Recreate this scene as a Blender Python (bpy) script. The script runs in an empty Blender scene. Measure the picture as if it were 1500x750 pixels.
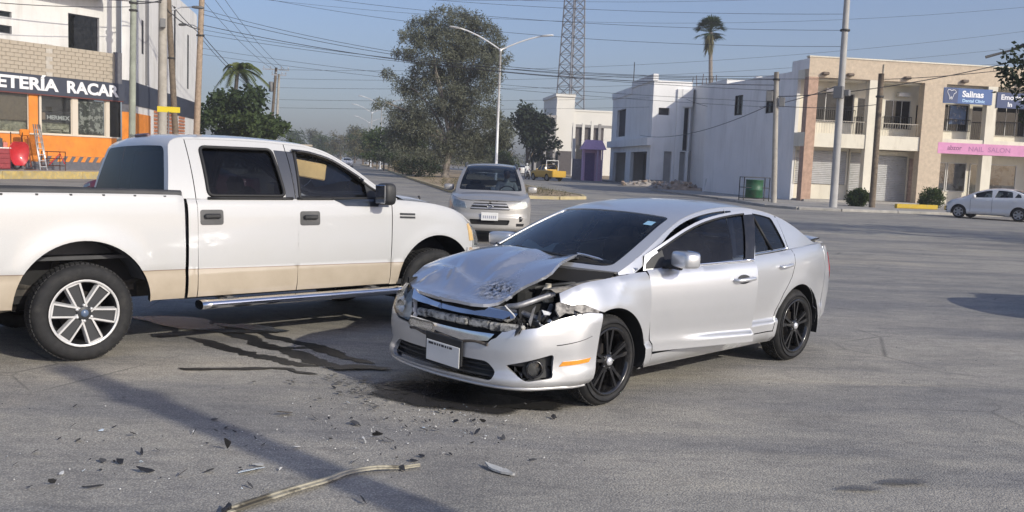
import bpy, bmesh, math, random
import numpy as np
from mathutils import Vector, Matrix
from mathutils.geometry import delaunay_2d_cdt
from math import sin, cos, tan, pi, radians, sqrt, atan2, hypot

random.seed(7)
scene = bpy.context.scene
COL = scene.collection

# ------------------------------------------------------------------ camera
PITCH, ROLL, EYE, FPX = radians(5.7357), radians(2.311), 1.7373, 1361.68
_F = Vector((0, cos(PITCH), -sin(PITCH)))
_R0 = Vector((1, 0, 0)); _U0 = Vector((0, sin(PITCH), cos(PITCH)))
_R = _R0 * cos(ROLL) + _U0 * sin(ROLL)
_U = _U0 * cos(ROLL) - _R0 * sin(ROLL)
cam = bpy.data.cameras.new('camera')
cam_ob = bpy.data.objects.new('camera', cam)
COL.objects.link(cam_ob)
m = Matrix.Identity(4)
for i in range(3):
    m[i][0] = _R[i]; m[i][1] = _U[i]; m[i][2] = -_F[i]
m[2][3] = EYE
cam_ob.matrix_world = m
cam.sensor_width = 36.0
cam.lens = 36.0 * FPX / 1500.0
cam.clip_start = 0.05
cam.clip_end = 6000
scene.camera = cam_ob

# ------------------------------------------------------------------ light
SUN_EL = radians(27.0)
SUN_H = Vector((0.755, -0.656)).normalized()          # horizontal direction towards the sun
sun_vec = Vector((SUN_H.x * cos(SUN_EL), SUN_H.y * cos(SUN_EL), sin(SUN_EL)))
world = bpy.data.worlds.new('World')
scene.world = world
world.use_nodes = True
wn = world.node_tree
wn.nodes.clear()
wo = wn.nodes.new('ShaderNodeOutputWorld'); wb = wn.nodes.new('ShaderNodeBackground')
sky = wn.nodes.new('ShaderNodeTexSky')
sky.sky_type = 'NISHITA'; sky.sun_disc = False
sky.sun_elevation = SUN_EL
sky.sun_rotation = atan2(SUN_H.x, SUN_H.y)
sky.altitude = 150; sky.air_density = 1.0; sky.dust_density = 2.2; sky.ozone_density = 3.6
wb.inputs['Strength'].default_value = 0.107
tn = wn.nodes.new('ShaderNodeMix'); tn.data_type = 'RGBA'; tn.blend_type = 'MULTIPLY'; tn.inputs[0].default_value = 1.0; tn.inputs[7].default_value = (1.0, .955, 1.045, 1)
wn.links.new(sky.outputs[0], tn.inputs[6]); wn.links.new(tn.outputs[2], wb.inputs[0]); wn.links.new(wb.outputs[0], wo.inputs[0])
sl_ = bpy.data.lights.new('sun', 'SUN')
sl_.energy = 2.8; sl_.angle = radians(0.5); sl_.color = (1.0, 0.94, 0.80)
sun_ob = bpy.data.objects.new('sun', sl_)
COL.objects.link(sun_ob)
sun_ob.rotation_euler = sun_vec.to_track_quat('Z', 'Y').to_euler()
sun_ob.location = (40, -30, 60)
vs = scene.view_settings
vs.view_transform = 'Standard'; vs.look = 'None'; vs.exposure = 0.45; vs.gamma = 1.0
scene.render.resolution_x = 1024; scene.render.resolution_y = 512
scene.cycles.max_bounces = 6; scene.cycles.transparent_max_bounces = 12
scene.cycles.glossy_bounces = 3; scene.cycles.diffuse_bounces = 3

# ------------------------------------------------------------------ materials
MATS = {}
def nodes_of(name):
    mt = bpy.data.materials.new(name); mt.use_nodes = True
    nt = mt.node_tree; b = nt.nodes['Principled BSDF']
    return mt, nt, b
def N(nt, typ, **kw):
    n = nt.nodes.new(typ)
    for k, v in kw.items():
        if k in n.inputs: n.inputs[k].default_value = v
        else: setattr(n, k, v)
    return n
def ramp(nt, fac, stops):
    r = nt.nodes.new('ShaderNodeValToRGB')
    el = r.color_ramp.elements
    while len(el) < len(stops): el.new(0.5)
    for e, (p, c) in zip(el, stops):
        e.position = p
        e.color = c if len(c) == 4 else (*c, 1)
    nt.links.new(fac, r.inputs[0])
    return r.outputs[0]
def mixc(nt, fac, a, b, mode='MIX'):
    x = nt.nodes.new('ShaderNodeMix'); x.data_type = 'RGBA'; x.blend_type = mode
    for sock, val in ((x.inputs[0], fac), (x.inputs[6], a), (x.inputs[7], b)):
        if isinstance(val, (int, float)): sock.default_value = val
        elif isinstance(val, tuple): sock.default_value = (*val, 1) if len(val) == 3 else val
        else: nt.links.new(val, sock)
    return x.outputs[2]
def texco(nt, which='Object', scale=(1, 1, 1)):
    t = nt.nodes.new('ShaderNodeTexCoord'); mp = nt.nodes.new('ShaderNodeMapping')
    mp.inputs['Scale'].default_value = scale
    nt.links.new(t.outputs[which], mp.inputs[0])
    return mp.outputs[0]
def noise(nt, co, scale, detail=4, rough=0.55, dist=0.0):
    n = N(nt, 'ShaderNodeTexNoise', Scale=scale, Detail=detail, Roughness=rough, Distortion=dist)
    nt.links.new(co, n.inputs['Vector'])
    return n.outputs['Fac']
def bump(nt, b, h, strength=0.3, dist=0.01):
    bp = N(nt, 'ShaderNodeBump', Strength=strength, Distance=dist)
    nt.links.new(h, bp.inputs['Height']); nt.links.new(bp.outputs[0], b.inputs['Normal'])
def mat(name, col, rough=0.6, metal=0.0, var=0.0, vscale=6.0, coat=0.0, bmp=0.0, bscale=30.0, spec=0.5, dirt=None, dscale=3.0, dlo=0.5, dhi=0.75, dst=(1, 1, 1)):
    """plain procedural material with colour variation, optional dirt blotches and relief"""
    if name in MATS: return MATS[name]
    mt, nt, b = nodes_of(name)
    b.inputs['Roughness'].default_value = rough; b.inputs['Metallic'].default_value = metal
    b.inputs['Specular IOR Level'].default_value = spec
    b.inputs['Coat Weight'].default_value = coat; b.inputs['Coat Roughness'].default_value = 0.06
    co = texco(nt)
    c = None
    if var > 0:
        f = noise(nt, co, vscale, 6, 0.6)
        lo = tuple(max(0, x * (1 - var)) for x in col); hi = tuple(min(1, x * (1 + var)) for x in col)
        c = ramp(nt, f, [(0.3, lo), (0.7, hi)])
    if dirt is not None:
        f2 = noise(nt, texco(nt, 'Object', dst), dscale, 8, 0.65)
        k = ramp(nt, f2, [(dlo, (0, 0, 0)), (dhi, (1, 1, 1))])
        c = mixc(nt, k, c if c is not None else col, dirt)
    if c is not None: nt.links.new(c, b.inputs['Base Color'])
    else: b.inputs['Base Color'].default_value = (*col, 1)
    if bmp > 0: bump(nt, b, noise(nt, co, bscale, 5, 0.6), bmp, 0.01)
    MATS[name] = mt
    return mt
def paint(name, col, metal=0.0, rough=0.4, dust=(0.35, 0.32, 0.28), damt=0.25, low=0.9):
    """car paint: clear coat, fine flake, road dust heavier low on the body (object z)"""
    if name in MATS: return MATS[name]
    mt, nt, b = nodes_of(name)
    co = texco(nt)
    fl = noise(nt, co, 900, 2, 0.5)
    cf = ramp(nt, fl, [(0.35, tuple(x * 0.88 for x in col)), (0.65, tuple(min(1, x * 1.08) for x in col))])
    d1 = noise(nt, co, 2.2, 8, 0.7)
    sp = nt.nodes.new('ShaderNodeSeparateXYZ'); nt.links.new(co, sp.inputs[0])
    mr = N(nt, 'ShaderNodeMapRange'); nt.links.new(sp.outputs['Z'], mr.inputs[0])
    mr.inputs[1].default_value = low; mr.inputs[2].default_value = 0.15; mr.inputs[3].default_value = 0.25; mr.inputs[4].default_value = 1.0
    mu = N(nt, 'ShaderNodeMath', operation='MULTIPLY'); nt.links.new(d1, mu.inputs[0]); nt.links.new(mr.outputs[0], mu.inputs[1])
    k = ramp(nt, mu.outputs[0], [(0.12, (0, 0, 0)), (0.75, (damt * 2.2,) * 3)])
    c = mixc(nt, k, cf, dust)
    nt.links.new(c, b.inputs['Base Color'])
    rr = ramp(nt, mu.outputs[0], [(0.1, (rough,) * 3), (0.6, (min(1, rough + 0.25),) * 3)])
    nt.links.new(rr, b.inputs['Roughness'])
    b.inputs['Metallic'].default_value = metal
    b.inputs['Coat Weight'].default_value = 0.8
    cr = ramp(nt, mu.outputs[0], [(0.1, (0.05,) * 3), (0.6, (0.3,) * 3)])
    nt.links.new(cr, b.inputs['Coat Roughness'])
    MATS[name] = mt
    return mt
def glass(name, tint=(0.25, 0.28, 0.3), refl=0.9, rough=0.02, dust=0.05):
    """thin sheet of tinted glass: transparent tint + fresnel mirror + a film of dust"""
    if name in MATS: return MATS[name]
    mt = bpy.data.materials.new(name); mt.use_nodes = True
    nt = mt.node_tree; nt.nodes.clear()
    o = nt.nodes.new('ShaderNodeOutputMaterial')
    tr = N(nt, 'ShaderNodeBsdfTransparent', Color=(*tint, 1))
    gl = N(nt, 'ShaderNodeBsdfGlossy', Roughness=rough, Color=(refl, refl, refl, 1))
    df = N(nt, 'ShaderNodeBsdfDiffuse', Color=(0.30, 0.30, 0.30, 1))
    fr = N(nt, 'ShaderNodeFresnel', IOR=1.5)
    m1 = nt.nodes.new('ShaderNodeMixShader'); m2 = nt.nodes.new('ShaderNodeMixShader')
    co = texco(nt); f = noise(nt, co, 5, 6, 0.6)
    k = ramp(nt, f, [(0.35, (0, 0, 0)), (0.8, (dust * 2,) * 3)])
    nt.links.new(k, m1.inputs[0]); nt.links.new(tr.outputs[0], m1.inputs[1]); nt.links.new(df.outputs[0], m1.inputs[2])
    nt.links.new(fr.outputs[0], m2.inputs[0]); nt.links.new(m1.outputs[0], m2.inputs[1]); nt.links.new(gl.outputs[0], m2.inputs[2])
    nt.links.new(m2.outputs[0], o.inputs[0])
    MATS[name] = mt
    return mt

# ------------------------------------------------------------------ scene objects
def tag(o, label=None, cat=None, group=None, kind=None):
    if label: o['label'] = label
    if cat: o['category'] = cat
    if group: o['group'] = group
    if kind: o['kind'] = kind
    return o
def thing(name, label, cat, loc=(0, 0, 0), rz=0.0, group=None, rot=None):
    o = bpy.data.objects.new(name, None); COL.objects.link(o)
    o.empty_display_size = 0.3
    o.location = loc; o.rotation_euler = rot if rot else (0, 0, rz)
    return tag(o, label, cat, group)
def copy_tree(o, parent=None):
    c = o.copy(); COL.objects.link(c); c.parent = parent
    for ch in list(o.children): copy_tree(ch, c)
    return c

class MB:
    """collects geometry; build() links it as ONE mesh object"""
    def __init__(s): s.v = []; s.f = []; s.mi = []; s.sm = []; s.nr = {}
    def add(s, vs, fs, mi=0, smooth=False):
        o = len(s.v); s.v.extend([tuple(map(float, p)) for p in vs])
        for f in fs:
            s.f.append(tuple(i + o for i in f)); s.mi.append(mi); s.sm.append(smooth)
        return o
    def box(s, c, d, rz=0.0, mi=0, M=None, taper=1.0):
        x, y, z = d[0] / 2, d[1] / 2, d[2] / 2
        vs = [(-x, -y, -z), (x, -y, -z), (x, y, -z), (-x, y, -z), (-x * taper, -y * taper, z), (x * taper, -y * taper, z), (x * taper, y * taper, z), (-x * taper, y * taper, z)]
        R = M if M is not None else Matrix.Rotation(rz, 3, 'Z')
        vs = [R @ Vector(p) + Vector(c) for p in vs]
        s.add(vs, [(0, 3, 2, 1), (4, 5, 6, 7), (0, 1, 5, 4), (1, 2, 6, 5), (2, 3, 7, 6), (3, 0, 4, 7)], mi)
    def bbox(s, c, d, b=0.01, rz=0.0, mi=0, M=None):
        """bevelled box: octagonal in every section"""
        x, y, z = d[0] / 2, d[1] / 2, d[2] / 2; b = min(b, x * .9, y * .9, z * .9)
        R = M if M is not None else Matrix.Rotation(rz, 3, 'Z')
        pts = []; idx = {}
        for sx in (-1, 1):
            for sy in (-1, 1):
                for sz in (-1, 1):
                    for k in range(3):
                        p = [sx * (x - b), sy * (y - b), sz * (z - b)]
                        p[k] += (sx, sy, sz)[k] * b
                        idx[(sx, sy, sz, k)] = len(pts); pts.append(p)
        fs = []
        for k in range(3):
            a, e = [q for q in range(3) if q != k]
            for sg in (-1, 1):
                ring = []
                for (u, w) in ((-1, -1), (1, -1), (1, 1), (-1, 1)):
                    q = [0, 0, 0]; q[k] = sg; q[a] = u; q[e] = w
                    ring.append(idx[(*q, k)])
                fs.append(tuple(ring))
        for k in range(3):
            a, e = [q for q in range(3) if q != k]
            for sa in (-1, 1):
                for se in (-1, 1):
                    r = []
                    for (sk, kk) in ((-1, a), (1, a), (1, e), (-1, e)):
                        q = [0, 0, 0]; q[k] = sk; q[a] = sa; q[e] = se
                        r.append(idx[(*q, kk)])
                    fs.append(tuple(r))
        for sx in (-1, 1):
            for sy in (-1, 1):
                for sz in (-1, 1): fs.append(tuple(idx[(sx, sy, sz, k)] for k in range(3)))
        vs = [R @ Vector(p) + Vector(c) for p in pts]
        # orient faces outward
        out = []
        cc = Vector(c)
        for f in fs:
            p = [vs[i] for i in f]; n = (p[1] - p[0]).cross(p[2] - p[0]); mid = sum(p, Vector()) / len(p)
            out.append(f if n.dot(mid - cc) >= 0 else tuple(reversed(f)))
        s.add(vs, out, mi)
    def grid(s, A, mi=0, smooth=True, flip=False, closeu=False, closev=False):
        A = np.asarray(A, float); mI, n = A.shape[:2]
        fs = []
        for i in range(mI - (0 if closeu else 1)):
            for j in range(n - (0 if closev else 1)):
                a, b, c, d = i * n + j, ((i + 1) % mI) * n + j, ((i + 1) % mI) * n + (j + 1) % n, i * n + (j + 1) % n
                fs.append((a, d, c, b) if flip else (a, b, c, d))
        return s.add(A.reshape(-1, 3), fs, mi, smooth)
    def tube(s, pts, r, n=8, mi=0, cap=True, smooth=True, sq=None):
        P = [Vector(p) for p in pts]; rs = r if hasattr(r, '__len__') else [r] * len(P)
        rings = []; prev = None
        for i, p in enumerate(P):
            t = (P[min(i + 1, len(P) - 1)] - P[max(i - 1, 0)])
            if t.length < 1e-9: t = Vector((0, 0, 1))
            t.normalize()
            if prev is None:
                u = t.orthogonal().normalized()
                if abs(t.z) < 0.95: u = Vector((0, 0, 1)).cross(t).normalized()
            else: u = (prev - t * prev.dot(t)).normalized()
            prev = u; w = t.cross(u)
            rings.append([p + (u * cos(2 * pi * (k + .5) / n) + w * sin(2 * pi * (k + .5) / n)) * rs[i] for k in range(n)])
        o = s.grid([[tuple(q) for q in rg] for rg in rings], mi, smooth, flip=True, closev=True)
        if cap:
            s.f.append(tuple(o + k for k in range(n))); s.mi.append(mi); s.sm.append(False)
            e = o + (len(P) - 1) * n
            s.f.append(tuple(e + k for k in reversed(range(n)))); s.mi.append(mi); s.sm.append(False)
    def lathe(s, prof, n=32, axis='Y', c=(0, 0, 0), mi=0, smooth=True, flip=False):
        """prof: list of (radius, offset along axis)"""
        A = []
        for k in range(n):
            a = 2 * pi * k / n; row = []
            for r, h in prof:
                if axis == 'Y': row.append((c[0] + r * cos(a), c[1] + h, c[2] + r * sin(a)))
                elif axis == 'Z': row.append((c[0] + r * cos(a), c[1] + r * sin(a), c[2] + h))
                else: row.append((c[0] + h, c[1] + r * cos(a), c[2] + r * sin(a)))
            A.append(row)
        s.grid(A, mi, smooth, flip=flip, closeu=True)
    def prism(s, pts, z0, z1, mi=0, fn=None):
        """outline (x,y) extruded z0..z1, any mapping fn(x,y,z)"""
        n = len(pts); f3 = fn or (lambda x, y, z: (x, y, z))
        vs = [f3(p[0], p[1], z0) for p in pts] + [f3(p[0], p[1], z1) for p in pts]
        fs = [tuple(reversed(range(n))), tuple(range(n, 2 * n))] + [(i, (i + 1) % n, n + (i + 1) % n, n + i) for i in range(n)]
        s.add(vs, fs, mi)
    def quad(s, a, b, c, d, mi=0): s.add([a, b, c, d], [(0, 1, 2, 3)], mi)
    def tri_normals(s, start, normals):
        for i, nn in enumerate(normals): s.nr[start + i] = tuple(nn)
    def build(s, name, mats, parent=None, M=None, loc=None, auto=None):
        me = bpy.data.meshes.new(name)
        v = s.v
        if M is not None: v = [tuple(M @ Vector(p)) for p in v]
        me.from_pydata(v, [], s.f)
        if not isinstance(mats, (list, tuple)): mats = [mats]
        for k in mats: me.materials.append(k)
        me.polygons.foreach_set('material_index', s.mi)
        me.polygons.foreach_set('use_smooth', s.sm)
        me.update()
        if s.nr:
            R = M.to_3x3() if M is not None else None
            ln = []
            for lp in me.loops:
                q = s.nr.get(lp.vertex_index)
                if q is None: ln.append((0, 0, 0))
                else: ln.append(tuple(R @ Vector(q)) if R else q)
            me.normals_split_custom_set(ln)
        if auto is not None:
            try: me.set_sharp_from_angle(angle=radians(auto))
            except Exception: pass
        o = bpy.data.objects.new(name, me); COL.objects.link(o)
        if parent is not None: o.parent = parent
        if loc is not None: o.location = loc
        return o

# ------------------------------------------------------------------ curves and trimmed patches
class PCH:
    """monotone cubic interpolation (vectorised)"""
    def __init__(s, pts):
        pts = sorted(pts); s.x = np.array([p[0] for p in pts], float); s.y = np.array([p[1] for p in pts], float)
        h = np.diff(s.x); d = np.diff(s.y) / h; m = np.zeros(len(s.x))
        m[0], m[-1] = d[0], d[-1]
        for i in range(1, len(s.x) - 1):
            if d[i - 1] * d[i] > 0:
                w1, w2 = 2 * h[i] + h[i - 1], h[i] + 2 * h[i - 1]
                m[i] = (w1 + w2) / (w1 / d[i - 1] + w2 / d[i])
        s.m = m; s.h = h
    def __call__(s, q):
        q = np.clip(np.asarray(q, float), s.x[0], s.x[-1])
        i = np.clip(np.searchsorted(s.x, q) - 1, 0, len(s.h) - 1)
        h = s.h[i]; t = (q - s.x[i]) / h
        return ((1 + 2 * t) * (1 - t) ** 2 * s.y[i] + t * (1 - t) ** 2 * h * s.m[i] + t * t * (3 - 2 * t) * s.y[i + 1] + t * t * (t - 1) * h * s.m[i + 1])
def crom(pts, n=12, closed=False):
    """Catmull-Rom through points of any dimension (centripetal-free, light)"""
    P = [np.array(p, float) for p in pts]; out = []
    L = len(P); rng = range(L if closed else L - 1)
    for i in rng:
        p0 = P[i - 1] if (i > 0 or closed) else 2 * P[0] - P[1]
        p1 = P[i]; p2 = P[(i + 1) % L]
        p3 = P[(i + 2) % L] if (i + 2 < L or closed) else 2 * P[-1] - P[-2]
        for k in range(n):
            t = k / n
            out.append(.5 * ((2 * p1) + (p2 - p0) * t + (2 * p0 - 5 * p1 + 4 * p2 - p3) * t * t + (3 * p1 - p0 - 3 * p2 + p3) * t ** 3))
    if not closed: out.append(P[-1])
    return [tuple(q) for q in out]
def rnd_poly(pts, r, n=4):
    """polygon with rounded corners"""
    out = []; L = len(pts)
    for i in range(L):
        p = np.array(pts[i], float); a = np.array(pts[i - 1], float); b = np.array(pts[(i + 1) % L], float)
        ra = min(r, .45 * np.linalg.norm(a - p)); rb = min(r, .45 * np.linalg.norm(b - p))
        pa = p + (a - p) / np.linalg.norm(a - p) * ra; pb = p + (b - p) / np.linalg.norm(b - p) * rb
        for k in range(n + 1):
            t = k / n; out.append(tuple((1 - t) ** 2 * pa + 2 * t * (1 - t) * p + t * t * pb))
    return out
def resample(pts, d):
    out = []
    L = len(pts)
    for i in range(L):
        a, b = np.array(pts[i], float), np.array(pts[(i + 1) % L], float)
        n = max(1, int(math.ceil(np.linalg.norm(b - a) / d)))
        for k in range(n): out.append(tuple(a + (b - a) * k / n))
    return out
def inpoly(q, poly):
    x, y = q[:, 0], q[:, 1]; r = np.zeros(len(q), bool)
    P = np.array(poly); n = len(P)
    for i in range(n):
        x1, y1 = P[i]; x2, y2 = P[i - 1]
        c = ((y1 > y) != (y2 > y))
        with np.errstate(divide='ignore', invalid='ignore'):
            xi = (x2 - x1) * (y - y1) / (y2 - y1) + x1
        r ^= c & (x < xi)
    return r
def patch(mb, outline, fn, d=0.04, holes=(), hem=0.012, mi=0, sgn=1, smooth=True, hemmi=None):
    """trimmed patch of the surface fn(U,V)->(n,3); sgn flips the outward side; edges are turned in by hem"""
    loops = [resample(outline, d)] + [resample(h, d) for h in holes]
    pts = []; edges = []
    for lp in loops:
        o = len(pts); pts += lp
        edges += [(o + i, o + (i + 1) % len(lp)) for i in range(len(lp))]
    nb = len(pts)
    B = np.array(pts)
    mn, mx = B.min(0), B.max(0)
    gx, gy = np.meshgrid(np.arange(mn[0] + d * .5, mx[0], d), np.arange(mn[1] + d * .5, mx[1], d))
    q = np.stack([gx.ravel(), gy.ravel()], 1)
    if len(q):
        k = inpoly(q, outline)
        for h in holes: k &= ~inpoly(q, h)
        q = q[k]
        if len(q):
            dd = np.sqrt(((q[:, None, :] - B[None]) ** 2).sum(2)).min(1)
            q = q[dd > d * .45]
    allp = [Vector((float(a), float(b))) for a, b in list(B) + list(q)]
    ov, oe, of, vi, ei, fi = delaunay_2d_cdt(allp, edges, [], 0, 1e-7)
    V = np.array([(p.x, p.y) for p in ov])
    T = np.array([tuple(f) for f in of])
    cen = V[T].mean(1)
    k = inpoly(cen, loops[0])
    for h in loops[1:]: k &= ~inpoly(cen, h)
    T = T[k]
    P = np.asarray(fn(V[:, 0], V[:, 1]), float)
    e = 2e-3
    du = np.asarray(fn(V[:, 0] + e, V[:, 1])) - np.asarray(fn(V[:, 0] - e, V[:, 1]))
    dv = np.asarray(fn(V[:, 0], V[:, 1] + e)) - np.asarray(fn(V[:, 0], V[:, 1] - e))
    nn = np.cross(du, dv) * sgn
    nn /= np.maximum(np.linalg.norm(nn, axis=1, keepdims=True), 1e-12)
    # orient
    a, b, c = P[T[:, 0]], P[T[:, 1]], P[T[:, 2]]
    fl = (np.cross(b - a, c - a) * nn[T[:, 0]]).sum(1) < 0
    T[fl] = T[fl][:, [0, 2, 1]]
    o = mb.add(P, [tuple(t) for t in T], mi, smooth)
    if smooth: mb.tri_normals(o, nn)
    if hem:
        cnt = {}
        for t in T:
            for i in range(3):
                ed = (t[i], t[(i + 1) % 3]); key = (min(ed), max(ed))
                cnt[key] = None if key in cnt else ed
        be = [ed for ed in cnt.values() if ed is not None]
        ids = {}
        vs2 = []
        for ed in be:
            for i in ed:
                if i not in ids:
                    ids[i] = len(vs2); vs2.append(P[i]); vs2.append(P[i] - nn[i] * hem)
        mb.add(vs2, [(ids[a_], ids[a_] + 1, ids[b_] + 1, ids[b_]) for a_, b_ in be], mi if hemmi is None else hemmi, False)
    return o
def arc(cx, cz, r, a0, a1, n=24, sx=1.0):
    return [(cx + r * sx * cos(a0 + (a1 - a0) * i / n), cz + r * sin(a0 + (a1 - a0) * i / n)) for i in range(n + 1)]
def sstep(a, b, x):
    t = np.clip((np.asarray(x, float) - a) / (b - a), 0, 1); return t * t * (3 - 2 * t)
# ------------------------------------------------------------------ car shapes
class Shape:
    """surfaces of a car in its own coordinates: x forward from the front axle, y left, z up.
    spec: plan [(x,y)...] nose centre -> tail centre (left half), zt top edge of the body side over x,
    zb bottom edge over x, side/front/rear inset profiles over v, greenhouse curves"""
    def __init__(s, **k):
        s.__dict__.update(k)
        p = np.array(crom(s.plan, 24))
        # mirror end tangents so that nose and tail are smooth
        seg = np.linalg.norm(np.diff(p, axis=0), axis=1)
        s.S = np.concatenate([[0], np.cumsum(seg)]); s.PX, s.PY = p[:, 0], p[:, 1]
        uni = np.linspace(0, s.S[-1], 700)
        s.PX = np.interp(uni, s.S, s.PX); s.PY = np.interp(uni, s.S, s.PY); s.S = uni
        tx, ty = np.gradient(s.PX, uni), np.gradient(s.PY, uni)
        L = np.hypot(tx, ty); s.NX, s.NY = -(-ty) / L * 1.0, (-tx) / L
        # outward normal of a left half running nose->tail: rotate tangent clockwise... (ty,-tx) flipped to +y
        s.NX, s.NY = ty / L, -tx / L
        s.zt = PCH(s.zt); s.zb = PCH(s.zb)
        s.side = PCH(s.side); s.front = PCH(s.front); s.rear = PCH(s.rear)
        s.side2 = PCH(s.side2) if getattr(s, 'side2', None) else None
        xs = s.PX
        s.L = s.S[-1]
        # top edge curve
        P = s.body(s.S, s.zt(s.PX))
        o = np.argsort(P[:, 0]); s.tx, s.ty, s.tz = P[o, 0], P[o, 1], P[o, 2]
        if hasattr(s, 'cant'):
            s.rail = PCH(s.cant_side) if hasattr(s, 'cant_side') else None
            s.ybg = PCH(s.ybg); s.zbg = PCH(s.zbg)
            c = np.array(crom(s.cant, 16)); g = np.linalg.norm(np.diff(c, axis=0), axis=1)
            s.CT = np.concatenate([[0], np.cumsum(g)]); s.CT /= s.CT[-1]; s.CX, s.CZ = c[:, 0], c[:, 1]
            s.crown = PCH(s.crown); s.bow = PCH(s.bow)
    def sx(s, x):
        """arc position of a side point with plan x"""
        return np.interp(-np.asarray(x, float), -s.PX, s.S)
    def sy(s, y):
        """arc position on the front with half width y"""
        k = np.argmax(s.PY > 0.97 * s.PY.max())
        return np.interp(y, s.PY[:k + 1], s.S[:k + 1])
    def ryb(s, y):
        """arc position on the rear with half width y"""
        k = len(s.PY) - np.argmax(s.PY[::-1] > 0.97 * s.PY.max()) - 1
        return np.interp(-np.asarray(y, float), -s.PY[k:], s.S[k:])
    def XZ(s, pts): return [(float(s.sx(x)), z) for x, z in pts]
    def body(s, sl, z, sgn=1):
        sl = np.asarray(sl, float); z = np.asarray(z, float)
        neg = sl < 0; a = np.abs(sl); over = a > s.L; a = np.clip(np.where(over, 2 * s.L - a, a), 0, s.L); neg = neg ^ over
        px = np.interp(a, s.S, s.PX); py = np.interp(a, s.S, s.PY)
        nx = np.interp(a, s.S, s.NX); ny = np.interp(a, s.S, s.NY)
        zb, zt = s.zb(px), s.zt(px)
        v = (z - zb) / (zt - zb)
        wf = sstep(s.fblend[0], s.fblend[1], px); wr = 1 - sstep(s.rblend[0], s.rblend[1], px)
        sd = s.side(v)
        if s.side2 is not None: k2 = sstep(-.50, -.30, px); sd = sd * (1 - k2) + s.side2(v) * k2
        ins = sd * (1 - wf) * (1 - wr) + s.front(v) * wf + s.rear(v) * wr
        for wx, wz, ra, amp in s.flares:
            r = np.hypot(px - wx, z - wz)
            ins = ins - amp * np.where(r > ra, np.exp(-((r - ra) / 0.09) ** 2), 1.0) * (py > .5 * s.PY.max())
        x = px - nx * ins; y = py - ny * ins
        y = np.where(neg, -y, y)
        return np.stack([x, y * sgn, z], -1)
    def B(s, sgn): return lambda u, v: s.body(u, v, sgn)
    def lid(s, cf, sgn=1):
        """hood / boot lid over (x,y); cf: crown over x"""
        c = PCH(cf)
        def f(x, y):
            w = np.maximum(np.interp(x, s.tx[s.ty > 0], s.ty[s.ty > 0]), 0.02); ze = np.interp(x, s.tx, s.tz)
            q = np.clip(np.abs(y) / w, 0, 1)
            return np.stack([x, y, ze + c(x) * (1 - q ** 2.2)], -1)
        return f
    def gside(s, sgn=1, off=0.0):
        def f(x, z):
            zb = s.zbg(x); dz = np.maximum(z - zb, -0.1)
            y = s.ybg(x) - s.tumble[0] * dz - s.tumble[1] * dz * np.abs(dz) + off
            return np.stack([x, y * sgn, z], -1)
        return f
    def top(s, off=0.0):
        """roof + screens over (t, w): t along the cant curve, w -1..1 across"""
        g = s.gside(1)
        def f(t, w):
            t = np.clip(t, 0, 1)
            x = np.interp(t, s.CT, s.CX); z = np.interp(t, s.CT, s.CZ)
            yl = g(x, z)[..., 1]
            k = 1 - np.abs(w) ** 2.3
            return np.stack([x + s.bow(t) * k, yl * w, z + s.crown(t) * k + off], -1)
        return f
    def t_of_x(s, x): return float(np.interp(-x, -s.CX, s.CT))
    def cantpts(s, t0, t1, n=30):
        t = np.linspace(t0, t1, n)
        return [(float(np.interp(q, s.CT, s.CX)), float(np.interp(q, s.CT, s.CZ))) for q in t]

def wheel_arch(cx, cz, r, zlow, n=28, grow=0.0):
    """points of an arch opening from rear-low to front-low going over the top (x decreasing to increasing reversed)"""
    a0 = math.asin(max(-0.98, min(0.98, (zlow - cz) / r)))
    return arc(cx, cz, r, a0, pi - a0, n)          # front low -> top -> rear low

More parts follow.
